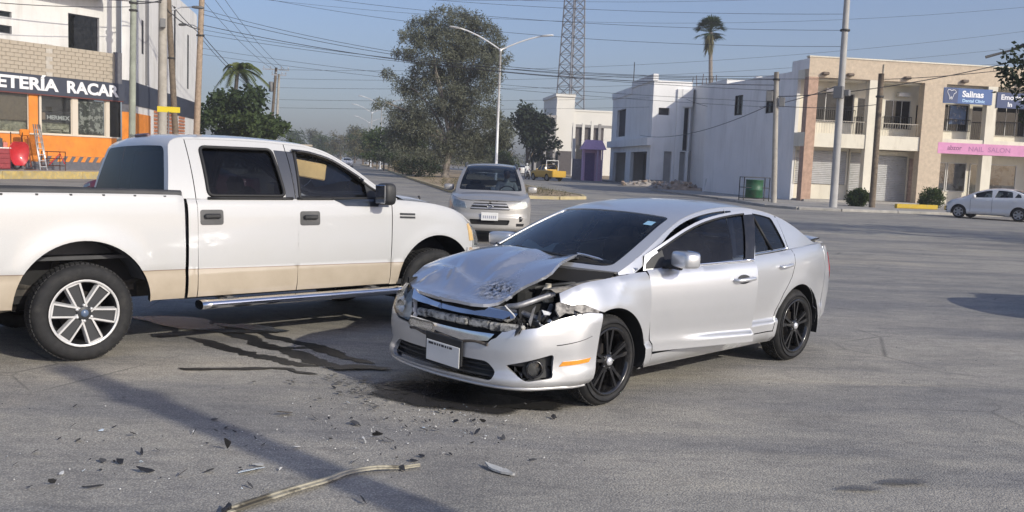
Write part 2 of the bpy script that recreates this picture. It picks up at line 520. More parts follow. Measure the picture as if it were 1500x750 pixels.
def make_wheel(parent, cx, cy, cz, sgn, R, W, rimR, style, tyre_m, rim_m, dark_m, face_m=None, cap_m=None, steer=0.0, nspoke=5, seg=44, simple=False):
    """wheel (tyre, rim, hub_cap) with its outer face at y=cy; sgn=+1 left"""
    w = bpy.data.objects.new('wheel', None); COL.objects.link(w); w.parent = parent
    w.location = (cx, cy, cz); w.rotation_euler = (0, 0, (0 if sgn > 0 else pi) + steer)
    w.empty_display_size = .2
    t = MB()
    b = .05
    prof = [(rimR + .004, -W + .02), (rimR + .02, -W + .004), (R - .05, -W), (R - .018, -W + .018), (R - .004, -W + .05), (R, -W * .5), (R - .004, -.05), (R - .018, -.020), (R - .034, -.006), (R - .055, .0), (rimR + .05, .002), (rimR + .022, -.004), (rimR + .006, -.014), (rimR - .002, -.022), (rimR - .004, -.06)]
    t.lathe(prof, seg, 'Y', smooth=True, flip=True)
    if not simple:
        # tread blocks
        nb = 64
        for k in range(nb):
            a = 2 * pi * k / nb
            for q, (y0, y1) in enumerate(((-.052, -.085), (-.09, -W * .5 + .004), (-W * .5 - .004, -W + .07))):
                aa = a + q * .03
                M = Matrix.Rotation(-aa, 3, 'Y')
                c = M @ Vector((R - .002, (y0 + y1) / 2, 0))
                t.box(c, (.012, abs(y1 - y0), 2 * pi * R / nb * .74), M=M)
    t.build('tyre', tyre_m, w)
    r = MB()
    r.lathe([(rimR - .004, -.06), (rimR, -.02), (rimR + .008, -.012), (rimR + .006, -.002), (rimR - .004, .0), (rimR - .014, -.006), (rimR - .024, -.03), (rimR - .034, -.09), (rimR - .04, -W + .03)], seg, 'Y', mi=0, flip=True)
    # back plate: brake disc and darkness behind the spokes
    d = MB()
    d.lathe([(0.001, -.115), (rimR * .62, -.115), (rimR * .62, -.128), (rimR * .3, -.13)], 32, 'Y', mi=0, flip=False)
    d.lathe([(0.001, -W + .06), (rimR - .03, -W + .05)], 32, 'Y', mi=1, flip=False)
    hubr = rimR * .23
    def spoke(a, pts0, y0, y1, dep, mi):
        """pts0: [(r, t)...] outline in spoke axes; y varies y0..y1 over r"""
        M = Matrix.Rotation(-a, 3, 'Y')
        n = len(pts0); vs = []
        for k in (0, 1):
            for (rr, tt) in pts0:
                f = (rr - hubr * .6) / (rimR - hubr * .6); y = y0 + (y1 - y0) * f ** 1.4 - k * dep
                tt2 = tt * (0.82 if k == 0 else 1.0)
                vs.append(M @ Vector((rr, y, tt2)))
        r.add(vs, [tuple(range(n)), tuple(reversed(range(n, 2 * n)))] + [((i + 1) % n, i, n + i, n + (i + 1) % n) for i in range(n)], mi)
    if style == 'double':          # slim twin spokes
        for k in range(nspoke):
            a = 2 * pi * k / nspoke + .31
            for q in (-1, 1):
                M_a = a + q * .16
                spoke(M_a, [(hubr * .6, -.016), (rimR * .6, -.012), (rimR - .012, -.015), (rimR - .012, .015), (rimR * .6, .012), (hubr * .6, .016)], -.018, -.012, .03, 0)
                spoke(a + q * .235, [(rimR * .55, -.006 + q * .0), (rimR - .012, -.010), (rimR - .012, .010), (rimR * .55, .006)], -.03, -.02, .03, 0)
    elif style == 'six':           # six broad spokes, bright rims round a dark grey pocket
        for k in range(6):
            a = 2 * pi * k / 6 + .16
            w0, w1 = .042, .066
            spoke(a, [(hubr * .7, -w0 * .8), (rimR - .014, -w1 * .92), (rimR - .014, w1 * .92), (hubr * .7, w0 * .8)], -.026, -.024, .03, 2)
            for q in (-1, 1):
                spoke(a, [(hubr * .62, q * w0 - .008), (rimR - .010, q * w1 - .009), (rimR - .010, q * w1 + .009), (hubr * .62, q * w0 + .008)], -.012, -.010, .035, 1)
            spoke(a, [(rimR - .03, -w1), (rimR - .008, -w1), (rimR - .008, w1), (rimR - .03, w1)], -.0105, -.0095, .03, 1)
        r.lathe([(rimR + .003, -.001), (rimR - .012, .0015), (rimR - .016, -.004)], seg, 'Y', mi=1, flip=True)
    else:                          # plain
        for k in range(nspoke):
            a = 2 * pi * k / nspoke
            spoke(a, [(hubr * .6, -.05), (rimR - .012, -.035), (rimR - .012, .035), (hubr * .6, .05)], -.02, -.014, .03, 0)
    r.lathe([(0.001, -.008), (hubr * .8, -.010), (hubr, -.020), (hubr * 1.02, -.06)], 24, 'Y', mi=2 if style == 'six' else 0, flip=False)
    for k in range(6 if style == 'six' else 5):
        a = 2 * pi * (k + .5) / (6 if style == 'six' else 5)
        rr = hubr * 1.02
        r.lathe([(.001, .004), (.012, .003), (.014, -.02)], 8, 'Y', c=(rr * cos(a), -.014, rr * sin(a)), mi=1 if style == 'six' else 0)
    r.build('rim', [rim_m, face_m or rim_m, dark_m], w)
    d.build('brake_disc', [MATS['disc_steel'], MATS['well_black']], w)
    c = MB(); c.lathe([(.001, .006), (.026, .004), (.031, -.008)], 20, 'Y', flip=False)
    c.build('hub_cap', cap_m or rim_m, w)
    return w

mat('tyre_rubber', (.016, .016, .017), .8, var=.35, vscale=20, dirt=(.06, .056, .05), dscale=9, dlo=.5, dhi=.95, bmp=.15, bscale=200)
mat('disc_steel', (.10, .09, .085), .45, .8)
mat('well_black', (.012, .012, .013), .85)
mat('black_plastic', (.025, .026, .028), .55, var=.2, dirt=(.09, .085, .08), dlo=.5, dhi=.9)
mat('grey_plastic', (.075, .076, .078), .5, var=.2, dirt=(.14, .13, .12), dlo=.5, dhi=.9)
mat('chrome', (.75, .76, .78), .12, 1.0, var=.08, vscale=8)
mat('gloss_black', (.010, .010, .011), .22, coat=.5, dirt=(.06, .055, .05), dscale=14, dlo=.52, dhi=.9)
mat('alloy_bright', (.68, .68, .68), .38, .5, var=.1)
mat('alloy_grey', (.040, .042, .046), .5, .2, var=.2)
mat('interior_dark', (.030, .030, .034), .8, var=.3)
mat('interior_grey', (.10, .10, .105), .8, var=.2)
mat('rubber_seal', (.012, .012, .013), .6)
mat('amber_lens', (.75, .30, .03), .25, coat=.6, var=.15, vscale=60)
mat('red_lens', (.45, .015, .02), .2, coat=.8)
mat('cap_white', (.62, .63, .66), .3, .4)
mat('lens_inner', (.86, .87, .86), .35, .1, var=.25, vscale=25)
mat('plate_white', (.72, .72, .70), .45, var=.05)
mat('ink', (.03, .03, .035), .6)
glass('glass_screen', (.62, .70, .72), dust=.03)
glass('glass_tint', (.24, .28, .33), dust=.02)
glass('glass_door', (.78, .82, .82), dust=.02)
glass('glass_black', (.05, .058, .07), refl=.6, dust=.01)
glass('glass_clear', (.72, .76, .75), dust=.10)
glass('glass_lamp', (.90, .92, .90), dust=.10)

def seats(parent, rows, yoff=.36, z=.55, m='interior_dark', H=.62):
    for x in rows:
        for y in ((-yoff, yoff)):
            s = MB()
            s.bbox((x, y, z - .05), (.50, .48, .16), .05)
            Mr = Matrix.Rotation(-.22, 3, 'Y')
            s.bbox((x - .29, y, z + H * .42), (.13, .46, H), .05, M=Mr)
            s.bbox((x - .40, y, z + H * .93), (.10, .25, .17), .045, M=Mr)
            s.tube([(x - .37, y - .06, z + H * .78), (x - .385, y - .06, z + H * .9)], .008, 6)
            s.tube([(x - .37, y + .06, z + H * .78), (x - .385, y + .06, z + H * .9)], .008, 6)
            s.build('seat', MATS[m], parent)
def steering(parent, x, y, z, R=.185):
    s = MB(); pts = []
    t = radians(25)
    for k in range(25):
        a = 2 * pi * k / 24
        pts.append((x - R * sin(a) * sin(t) * -1, y + R * cos(a), z + R * sin(a) * cos(t)))
    s.tube(pts, .015, 8, cap=False)
    for a in (0, pi, -pi / 2):
        s.tube([(x, y, z), (x + R * sin(a) * sin(t), y + R * cos(a), z + R * sin(a) * cos(t))], .016, 6)
    s.tube([(x + .35, y, z - .15), (x - .02, y, z)], .035, 8)
    s.build('steering_wheel', MATS['interior_dark'], parent)
# ------------------------------------------------------------------ silver saloon with the crushed nose
SEDAN = Shape(
    plan=[(.93, 0), (.918, .22), (.882, .46), (.805, .67), (.665, .81), (.45, .88), (.15, .902), (-.5, .905), (-1.4, .912), (-2.2, .912), (-2.8, .90), (-3.2, .868), (-3.5, .80), (-3.68, .66), (-3.76, .4), (-3.785, 0)],
    zt=[(.95, .745), (.8, .755), (.6, .80), (.35, .87), (0, .93), (-.2, .948), (-.4, .957), (-.6, .960), (-1.6, .995), (-2.4, 1.03), (-2.9, 1.06), (-3.3, 1.075), (-3.6, 1.075), (-3.8, 1.06)],
    zb=[(.95, .17), (.3, .185), (-.4, .205), (-2.4, .215), (-3.0, .25), (-3.8, .28)],
    side=[(-.1, .12), (0, .085), (.07, .03), (.13, .016), (.20, .010), (.252, .006), (.272, .036), (.33, .034), (.47, .018), (.62, .004), (.74, 0), (.84, .004), (.92, .016), (.97, .034), (1.0, .060), (1.1, .12)],
    front=[(-.1, .12), (0, .075), (.06, .012), (.10, 0), (.17, .004), (.22, .02), (.30, .022), (.5, .012), (.64, .015), (.74, .03), (.86, .065), (1.0, .13), (1.1, .2)],
    rear=[(0, .09), (.1, .03), (.3, .01), (.45, .0), (.62, .0), (.8, .02), (.95, .05), (1.0, .075), (1.1, .12)],
    side2=[(-.1, .12), (0, .085), (.07, .03), (.13, .016), (.195, .012), (.30, .016), (.45, .012), (.62, .004), (.74, 0), (.84, .004), (.92, .016), (.97, .034), (1.0, .060), (1.1, .12)],
    fblend=(.1, .62), rblend=(-3.55, -3.1),
    flares=[(0, .325, .40, .018), (-2.728, .325, .40, .016)],
    cant=[(-.22, .955), (-.42, 1.04), (-.70, 1.165), (-.95, 1.27), (-1.2, 1.348), (-1.5, 1.400), (-1.85, 1.424), (-2.25, 1.408), (-2.6, 1.345), (-2.85, 1.255), (-3.05, 1.16), (-3.2, 1.095), (-3.28, 1.075)],
    ybg=[(-.1, .74), (-.4, .79), (-.9, .835), (-1.6, .855), (-2.3, .845), (-2.9, .80), (-3.5, .70)],
    zbg=[(-.2, .93), (-.5, .945), (-1.6, .995), (-2.4, 1.03), (-2.9, 1.06), (-3.5, 1.075)],
    tumble=(.40, .42),
    crown=[(0, .03), (.2, .03), (.34, .042), (.5, .042), (.66, .036), (.8, .03), (1, .02)],
    bow=[(0, .30), (.25, .15), (.36, .07), (.5, 0), (.62, -.06), (.8, -.14), (1, -.22)])
def sblob(mb, c, d, n=16, m=10, e=.6, M=None, mi=0):
    """superellipsoid"""
    A = []
    f = lambda q: math.copysign(abs(q) ** e, q)
    for i in range(m + 1):
        ph = -pi / 2 + pi * i / m; row = []
        for k in range(n):
            th = 2 * pi * k / n
            p = Vector((f(cos(ph)) * f(cos(th)) * d[0] / 2, f(cos(ph)) * f(sin(th)) * d[1] / 2, f(sin(ph)) * d[2] / 2))
            if M is not None: p = M @ p
            row.append((c[0] + p.x, c[1] + p.y, c[2] + p.z))
        A.append(row)
    mb.grid(A, mi, True, closev=True)

def off_fn(fn, k, e=2e-3, sgn=1):
    """surface pushed k along its own normal"""
    def f(u, v):
        P = np.asarray(fn(u, v)); du = fn(u + e, v) - fn(u - e, v); dv = fn(u, v + e) - fn(u, v - e)
        n = np.cross(du, dv) * sgn; n /= np.maximum(np.linalg.norm(n, axis=-1, keepdims=True), 1e-9)
        return P + n * k
    return f
def one(name, mt, parent, outline, fn, d=.04, holes=(), hem=.012, sgn=1, M=None, dark=False):
    mb = MB(); patch(mb, outline, fn, d, holes, hem, 0, sgn, hemmi=1 if dark else None)
    return mb.build(name, [mt, MATS['well_black']] if dark else mt, parent, M=M)
def wheel_well(parent, x, R, y0, y1, sgn, mt, z=.33):
    w = MB(); A = []
    for k in range(19):
        a = -.25 + (pi + .5) * k / 18
        A.append([(x + R * cos(a), sgn * y0, z + R * sin(a)), (x + R * cos(a), sgn * y1, z + R * sin(a))])
    w.grid(A, 0, True)
    w.add([(x + R * cos(-.25 + (pi + .5) * k / 18), sgn * y1, z + R * sin(-.25 + (pi + .5) * k / 18)) for k in range(19)], [tuple(range(19))], 0)
    w.build('wheel_well', mt, parent)
def top_fn(S, off=0.0, K=3.6, W=.66):
    T = S.top(off)
    return lambda u, v: T(u / K, v / W)
def ring(outer, inner): return outer, [inner]

def build_sedan(loc, rz):
    S = SEDAN
    car = thing('silver_sedan', 'silver saloon with a crushed bonnet, broken grille and black wheels, standing across the junction', 'car', loc, rz)
    P = paint('silver_paint', (.68, .69, .71), .62, .30, dust=(.40, .38, .35), damt=.16)
    BL = MATS['black_plastic']; CH = MATS['chrome']; WB = MATS['well_black']
    # dented metal on the struck side
    def dent(fn):
        def f(u, v):
            p = np.array(fn(u, v), float)
            x, y, z = p[..., 0], p[..., 1], p[..., 2]
            left = y > 0
            r1 = np.exp(-(((x - .02) / .20) ** 2 + ((z - .86) / .10) ** 2))
            r2 = np.exp(-(((x + .10) + (z - .85) * .9) / .05) ** 2) * np.exp(-((z - .86) / .12) ** 2)
            p[..., 1] += np.where(left, -.016 * r1 + .006 * r2, 0)
            p[..., 2] += np.where(left, .02 * np.exp(-((x - .25) / .15) ** 2) * sstep(.7, .85, z), 0)
            q = np.exp(-(((x - .72) / .14) ** 2 + ((y - .45) / .2) ** 2)) * sstep(.3, .6, z)
            p[..., 0] -= .05 * q
            return p
        return f
    BD = dent(S.B(1))
    def bulge(fn):
        def f(u, v):
            p = np.array(fn(u, v), float); k = sstep(.62, .30, p[..., 0]) * (np.asarray(u) > 0) * sstep(.80, .66, p[..., 2])
            p[..., 1] += .040 * k; return p
        return f
    BDw = BD; BD = bulge(BD)
    zt = lambda x: float(S.zt(x))
    def topline(x0, x1, n=14, dz=0.0): return [(x0 + (x1 - x0) * k / n, zt(x0 + (x1 - x0) * k / n) + dz) for k in range(n + 1)]
    for sg in (1, -1):
        fn = S.B(sg)
        a_f = wheel_arch(0, .325, .40, .22)
        if sg > 0:
            # struck front wing: starts at the broken lamp, arch only from the bumper edge backwards
            top = topline(-.435, .46, 20)
            arcp = arc(0, .325, .40, radians(72), radians(195), 26)
            ol = S.XZ(top + [(.475, .785), (.40, .765), (.28, .745), (.15, .712)] + arcp + [(-.40, .212), (-.49, .212), (-.492, .33), (-.455, .6), (-.438, .9)])
            one('front_wing', P, car, ol, BDw, .035, hem=.03, sgn=1, dark=True)
        else:
            top = topline(-.435, .30, 14)
            arcp = arc(0, .325, .40, radians(60), radians(195), 26)
            ol = S.XZ(top + [(.36, .76), (.30, .70)] + arcp + [(-.40, .212), (-.49, .212), (-.492, .33), (-.455, .6), (-.438, .9)])
            one('front_wing', P, car, ol, fn, .05, hem=.03, sgn=-1, dark=True)
        # rocker sill
        one('sill_panel', P, car, S.XZ([(-.495, .212), (-2.30, .222), (-2.275, .325), (-.497, .325)]), fn, .06, sgn=sg, dark=True)
        # rear door
        ol = S.XZ([(-1.612, .335), (-2.27, .335), (-2.285, .40), (-2.32, .5), (-2.42, .66), (-2.55, .80), (-2.615, .92), (-2.622, zt(-2.62))] + topline(-2.62, -1.618, 10))
        dr = one('rear_door', P, car, ol, fn, .035, sgn=sg, dark=True)
        G = S.gside(sg); Gi = S.gside(sg, -.012)
        tb, te = S.t_of_x(-1.80), S.t_of_x(-2.60)
        cp = [(x, z - .018) for x, z in S.cantpts(tb, te, 16)]
        zb = lambda x: float(S.zbg(x)) + .004
        outer = cp + [(-2.60, zb(-2.6)), (-1.625, zb(-1.63))]
        cg = [(x, z - .042) for x, z in S.cantpts(S.t_of_x(-1.87), S.t_of_x(-2.50), 12)]
        hole = rnd_poly(cg + [(-2.57, zb(-2.57) + .02), (-1.68, zb(-1.7) + .02)], .03)
        one('window_frame', P, dr, outer, G, .05, holes=[hole], sgn=-sg, dark=True)
        one('window', MATS['glass_tint'], dr, hole, Gi, .08, hem=0, sgn=-sg)
        tr = MB()
        tr.tube([tuple(G(np.array(x), np.array(zb(x) + .012)) + np.array([0, sg * .004, 0])) for x in np.linspace(-2.58, -1.64, 10)], .010, 6)
        tr.build('belt_trim', CH, dr)
        pcr = [(x, z - .030) for x, z in S.cantpts(tb, S.t_of_x(-1.885), 4)]
        one('pillar_trim', MATS['gloss_black'], dr, pcr + [(-1.69, zb(-1.69) + .02), (-1.632, zb(-1.63) + .02)], S.gside(sg, .004), .06, hem=.004, sgn=-sg)
        dv = MB(); px = np.array([-2.27, -2.20]); pz0 = zb(-2.27) + .02; pz1 = float(np.interp(2.22, [-q[0] for q in cp], [q[1] for q in cp])) - .04
        dv.tube([tuple(G(np.array(-2.30), np.array(pz0))), tuple(G(np.array(-2.20), np.array(pz1)))], .012, 6); dv.build('window_divider', MATS['rubber_seal'], dr)
        h = MB(); xh = -2.43; zh = .905
        hp = [np.array(fn(float(S.sx(x)), z)) + np.array([0, sg * o, 0]) for x, z, o in ((xh - .10, zh + .012, -.004), (xh - .085, zh + .012, .03), (xh, zh + .008, .042), (xh + .085, zh, .03), (xh + .10, zh, -.004))]
        h.tube(crom([tuple(q) for q in hp], 5), .014, 8); h.build('handle', P, dr)
        # quarter panel with the rear arch
        ra = arc(-2.728, .325, .40, radians(-15), radians(190), 28)
        ol = S.XZ(topline(-2.63, -3.30, 10) + [(-3.31, .66), (-3.30, .30), (-3.12, .262)] + list(reversed(ra)) + [(-2.33, .225), (-2.282, .225), (-2.28, .33), (-2.293, .40), (-2.33, .5), (-2.43, .66), (-2.56, .80), (-2.622, .92)])
        q = one('quarter_panel', P, car, ol, fn, .05, hem=.03, sgn=sg, dark=True)
        # C pillar skin behind the rear door glass
        cp2 = [(x, z - .004) for x, z in S.cantpts(te, 1, 16)]
        one('rear_pillar', P, car, cp2 + [(-3.27, zb(-3.27)), (-2.612, zb(-2.61))] + [(-2.61, zb(-2.6) + .02)], G, .05, sgn=-sg, dark=True)
        # belt ledge joining body side and glasshouse
        lg = MB(); xs = np.linspace(-3.42, -.25, 40)
        b_ = S.body(S.sx(xs), S.zt(xs), sg); g_ = G(xs, S.zbg(xs)); mid = (b_ + g_) / 2 + np.array([0, 0, .004])
        lg.grid(np.stack([b_, mid, g_ - np.array([0, 0, .004])], 1), 0, True); lg.build('belt_ledge', P, car)
        cu = S.cantpts(0, S.t_of_x(-2.58), 30)
        lo_ = [(x, max(float(S.zbg(x)) + .002, z - (.030 + .05 * float(sstep(-1.0, -.4, x))))) for x, z in cu]
        one('roof_rail', P, car, cu + list(reversed(lo_)), S.gside(sg, -.004), .04, hem=.03, sgn=-sg)
        # wheels
        make_wheel(car, 0.0, sg * .895, .330, sg, .333, .225, .245, 'double', MATS['tyre_rubber'], MATS['gloss_black'], WB, cap_m=MATS['cap_white'], steer=radians(2) if sg > 0 else radians(2))
        make_wheel(car, -2.728, sg * .895, .330, sg, .333, .225, .245, 'double', MATS['tyre_rubber'], MATS['gloss_black'], WB, cap_m=MATS['cap_white'])
        wheel_well(car, 0, .405, .90, .55, sg, WB); wheel_well(car, -2.728, .405, .90, .55, sg, WB)
    # front doors: the left one stands ajar
    for sg in (1, -1):
        fn = S.B(sg); G = S.gside(sg); Gi = S.gside(sg, -.012)
        M = None
        if sg > 0:
            hx, hy = -.46, .86
            M = Matrix.Translation((hx, hy, .012)) @ Matrix.Rotation(radians(-11.5), 4, 'Z') @ Matrix.Translation((-hx, -hy, 0))
        ol = S.XZ([(-.50, .335), (-1.600, .335), (-1.606, zt(-1.6))] + topline(-1.606, -.445, 14) + [(-.445, .9), (-.462, .6)])
        dr = one('front_door', P, car, ol, fn, .032, sgn=sg, M=M, hem=.03, dark=True)
        if sg > 0: dr['label'] = 'driver side front door standing ajar'
        # inner door skin
        one('door_lining', MATS['interior_dark'], dr, S.XZ([(-.52, .36), (-1.58, .36), (-1.585, zt(-1.6) - .01), (-.47, zt(-.47) - .01)]), off_fn(fn, -.07, sgn=sg), .12, hem=0, sgn=sg, M=M)
        t0, t1 = S.t_of_x(-.50), S.t_of_x(-1.785)
        zb = lambda x: float(S.zbg(x)) + .004
        cp = [(x, z - .018) for x, z in S.cantpts(t0, t1, 24)]
        outer = [(-.455, zb(-.455))] + cp + [(-1.612, zb(-1.6))]
        cg = [(x, z - .044) for x, z in S.cantpts(S.t_of_x(-.63), S.t_of_x(-1.665), 22)]
        hole = rnd_poly(cg + [(-1.515, zb(-1.5) + .02), (-.60, zb(-.6) + .02)], .025)
        one('window_frame', P, dr, outer, G, .04, holes=[hole], hem=.03, sgn=-sg, M=M, dark=True)
        one('window', MATS['glass_tint'], dr, hole, Gi, .08, hem=0, sgn=-sg, M=M)
        pc = [(x, z - .020) for x, z in S.cantpts(S.t_of_x(-1.655), t1, 5)]
        one('pillar_trim', MATS['gloss_black'], dr, [(q[0], q[1] - .030) for q in pc] + [(-1.608, zb(-1.6) + .02), (-1.505, zb(-1.5) + .02)], S.gside(sg, .004), .06, hem=.004, sgn=-sg, M=M)
        one('corner_trim', MATS['black_plastic'], dr, [(-.478, zb(-.47) + .012), (-.67, zb(-.66) + .012), (-.67, 1.098), (-.56, 1.048), (-.495, 1.0)], S.gside(sg, .005), .05, hem=.006, sgn=-sg, M=M)
        tr = MB()
        tr.tube([tuple(G(np.array(x), np.array(zb(x) + .012)) + np.array([0, sg * .005, 0])) for x in np.linspace(-1.60, -.62, 10)], .010, 6)
        tr.build('belt_trim', CH, dr, M=M)
        se = MB()
        sp = [tuple(S.gside(sg, .003)(np.array(x), np.array(z))) for x, z in cg]
        se.tube(sp, .009, 6); se.build('window_seal', MATS['rubber_seal'], dr, M=M)
        h = MB(); xh = -1.44; zh = .855
        hp = [np.array(fn(float(S.sx(x)), z)) + np.array([0, sg * o, 0]) for x, z, o in ((xh - .11, zh + .012, -.004), (xh - .09, zh + .012, .035), (xh, zh + .008, .048), (xh + .09, zh, .035), (xh + .11, zh, -.004))]
        h.tube(crom([tuple(q) for q in hp], 5), .016, 8); h.build('handle', P, dr, M=M)
        rc = MB(); patch(rc, [(float(S.sx(xh)) + .075 * cos(a), zh + .004 + .038 * sin(a)) for a in np.linspace(0, 2 * pi, 20)[:-1]], off_fn(fn, .0015, sgn=sg), .05, hem=0, sgn=sg)
        rc.build('handle_recess', MATS['alloy_grey'], dr, M=M)
        # mirror
        mr = MB(); c = np.array(fn(float(S.sx(-.70)), .985)); cx, cy, cz = -.70, sg * (.835 + .155), 1.045
        Mz = Matrix.Rotation(sg * radians(-12), 3, 'Z')
        sblob(mr, (cx, cy, cz), (.145, .245, .126), 20, 12, .42, M=Mz)
        mo = mr.build('mirror', P, dr, M=M)
        fm = MB(); sblob(fm, (cx - .070, cy, cz + .002), (.03, .205, .125), 20, 8, .45, M=Mz); fm.build('mirror_glass', CH, mo, M=M)
        fm = MB(); fm.tube([(cx + .02, sg * .80, .985), (cx + .01, sg * .87, 1.0), (cx, cy - sg * .04, cz - .055)], [.045, .038, .034], 8); fm.build('mirror_stalk', MATS['black_plastic'], mo, M=M)
    # roof, pillars and screens
    K, W = 3.6, .66
    TF = top_fn(S, 0, K, W)
    t0, t1 = .02 * K, .305 * K
    ws = rnd_poly([(t0, -.895 * W), (t0, .895 * W), (t1, .875 * W), (t1, -.875 * W)], .07, 5)
    ws = [(p[0], p[1]) for p in ws]
    b0, b1 = .735 * K, .955 * K
    bs = rnd_poly([(b0, -.86 * W), (b0, .86 * W), (b1, .84 * W), (b1, -.84 * W)], .08, 5)
    outer = [(0.0, -W)] + [(.0, W)] + [(K, W)] + [(K, -W)]
    one('roof', P, car, outer, TF, .05, holes=[ws, bs], hem=.02, sgn=-1)
    for nm, lp, gm in (('windscreen', ws, 'glass_screen'), ('rear_screen', bs, 'glass_screen')):
        g = one(nm, MATS[gm], car, lp, top_fn(S, -.006, K, W), .09, hem=0, sgn=-1)
        c = np.mean(lp, 0)
        inn = [tuple(c + (np.array(p) - c) * np.array([.93, .955])) for p in lp]
        one('screen_border', MATS['rubber_seal'], g, lp, top_fn(S, -.009, K, W), .05, holes=[inn], hem=0, sgn=-1)
    # green sun strip sticker and registration tag low on the screen's inner corner
    Tn = S.top(-.003)
    st = MB(); A = [[tuple(Tn(np.array(t), np.array(w))) for w in np.linspace(.70, .80, 4)] for t in np.linspace(.245, .268, 3)]
    st.grid(A, 0, True); st.build('screen_sticker', mat('sticker_blue', (.25, .45, .62), .5), car)
    # wipers
    for y0, y1 in ((.45, -.25), (-.12, -.70)):
        wv = MB(); pts = [tuple(S.top(.012)(np.array(.035 + .02 * k / 6), np.array((y0 + (y1 - y0) * k / 6) / .78))) for k in range(7)]
        wv.tube(pts, .010, 6); wv.build('wiper', BL, car)
    # cowl between bonnet and windscreen
    cw = MB(); ww = np.linspace(-.97, .97, 25)
    T0 = S.top(-.004)(np.full(25, .035), ww); lf = S.lid([(.93, 0), (.6, .035), (.2, .08), (-.2, .06), (-.5, .03)])
    T2 = T0 + np.array([.10, 0, -.05]); T3 = T0 + np.array([.2, 0, -.14])
    cw.grid(np.stack([T0, T2, T3], 0), 0, True); cw.build('cowl', WB, car)
    # boot lid and tail
    lid = S.lid([(-3.8, 0), (-3.6, .012), (-3.3, .02), (-3.0, .02)])
    xs = S.tx[S.ty > 0]
    sl0 = S.sx(-3.22)
    ol = [(-2.95, -.60), (-2.95, .60), (-3.12, .72), (-3.3, .74), (-3.55, .68), (-3.66, .50), (-3.695, .25), (-3.70, 0), (-3.695, -.25), (-3.66, -.50), (-3.55, -.68), (-3.3, -.74), (-3.12, -.72)]
    one('boot_lid', P, car, ol, lid, .06, sgn=1)
    sp = MB(); A = []
    for y in np.linspace(-.66, .66, 23):
        k = 1 - abs(y / .66) ** 3; bx = -3.585 + .14 * (y / .66) ** 2; z0 = 1.082
        A.append([(bx + .17, y, z0 + .004), (bx + .05, y, z0 + .025 + .02 * k), (bx - .06, y, z0 + .032 + .022 * k), (bx - .095, y, z0 + .028 + .022 * k), (bx - .05, y, z0 + .015 + .01 * k), (bx + .05, y, z0 - .01)])
    sp.grid(A, 0, True, closev=True); sp.build('spoiler', P, car)
    sR = float(S.sx(-3.315)); L2 = 2 * S.L
    one('rear_bumper', P, car, [(sR, .30), (S.L, .27), (L2 - sR, .30), (L2 - sR, .66), (L2 - sR, 1.05), (L2 - sR - .20, 1.05), (L2 - sR - .22, .665), (S.L, .64), (sR + .22, .665), (sR + .20, 1.05), (sR, 1.05), (sR, .66)], S.B(1), .07, sgn=1)
    one('tail_panel', P, car, [(S.L - .62, .665), (S.L, .65), (S.L + .62, .665), (S.L + .62, 1.055), (S.L, 1.05), (S.L - .62, 1.055)], S.B(1), .07, sgn=1)
    for sg in (1, -1):
        a, b = sR + .20, S.L - .63
        ol = [(a, .80), (a + .1, .70), (b, .675), (b, 1.0), (a + .08, .97)]
        fnr = S.B(1)
        if sg < 0: ol = [(L2 - p[0], p[1]) for p in ol]
        one('tail_lamp', MATS['red_lens'], car, ol, off_fn(fnr, .006), .05, hem=.02, sgn=1)
    # bumper cover
    arc_e = [(1.33, .170), (1.345, .35), (1.365, .55), (1.392, .700)]
    top_l = [(1.38, .706), (1.28, .716), (1.17, .706), (1.05, .680), (.95, .648), (.88, .622), (.80, .612), (.74, .600), (.69, .604), (.64, .585), (.60, .578), (.56, .535), (.52, .515), (.50, .492), (.42, .486), (.34, .476)]
    bot = [(-1.35 + 2.68 * k / 14, .166 + .012 * abs(-1 + 2 * k / 14) ** 2) for k in range(15)]
    arc_r = [(-1.20, .69), (-1.13, .60), (-1.115, .5), (-1.13, .36), (-1.18, .22)]
    top_r = [(0, .470), (-.30, .486), (-.33, .515), (-.50, .525), (-.70, .590), (-.82, .68), (-.96, .738), (-1.12, .735)]
    ol = bot[1:] + arc_e[1:] + top_l + top_r + arc_r
    intake = rnd_poly([(-.55, .235), (.55, .235), (.58, .30), (.50, .365), (-.50, .365), (-.58, .30)], .04)
    def fog(sgx): return rnd_poly([(sgx * .64, .352), (sgx * 1.005, .440), (sgx * 1.0, .275), (sgx * .80, .252)], .03)
    bp = one('front_bumper', P, car, ol, BD, .035, holes=[intake, fog(1), fog(-1)], hem=.03, sgn=1)
    # chin lip catches the light
    bar = MB(); pts = [tuple(BD(np.array(s_), np.array(.196)) + np.array([0, 0, 0])) for s_ in np.linspace(-1.2, 1.31, 40)]
    bar.tube(pts, .012, 6); bar.build('chin_lip', P, bp)
    ik = MB()
    patch(ik, [(-.60, .215), (.60, .215), (.62, .37), (-.62, .37)], off_fn(BD, -.07), .07, hem=0, sgn=1)
    for z in (.268, .30, .332):
        ik.tube([tuple(off_fn(BD, -.035)(np.array(s_), np.array(z))) for s_ in np.linspace(-.55, .55, 14)], .008, 6)
    ik.build('lower_grille', BL, bp)
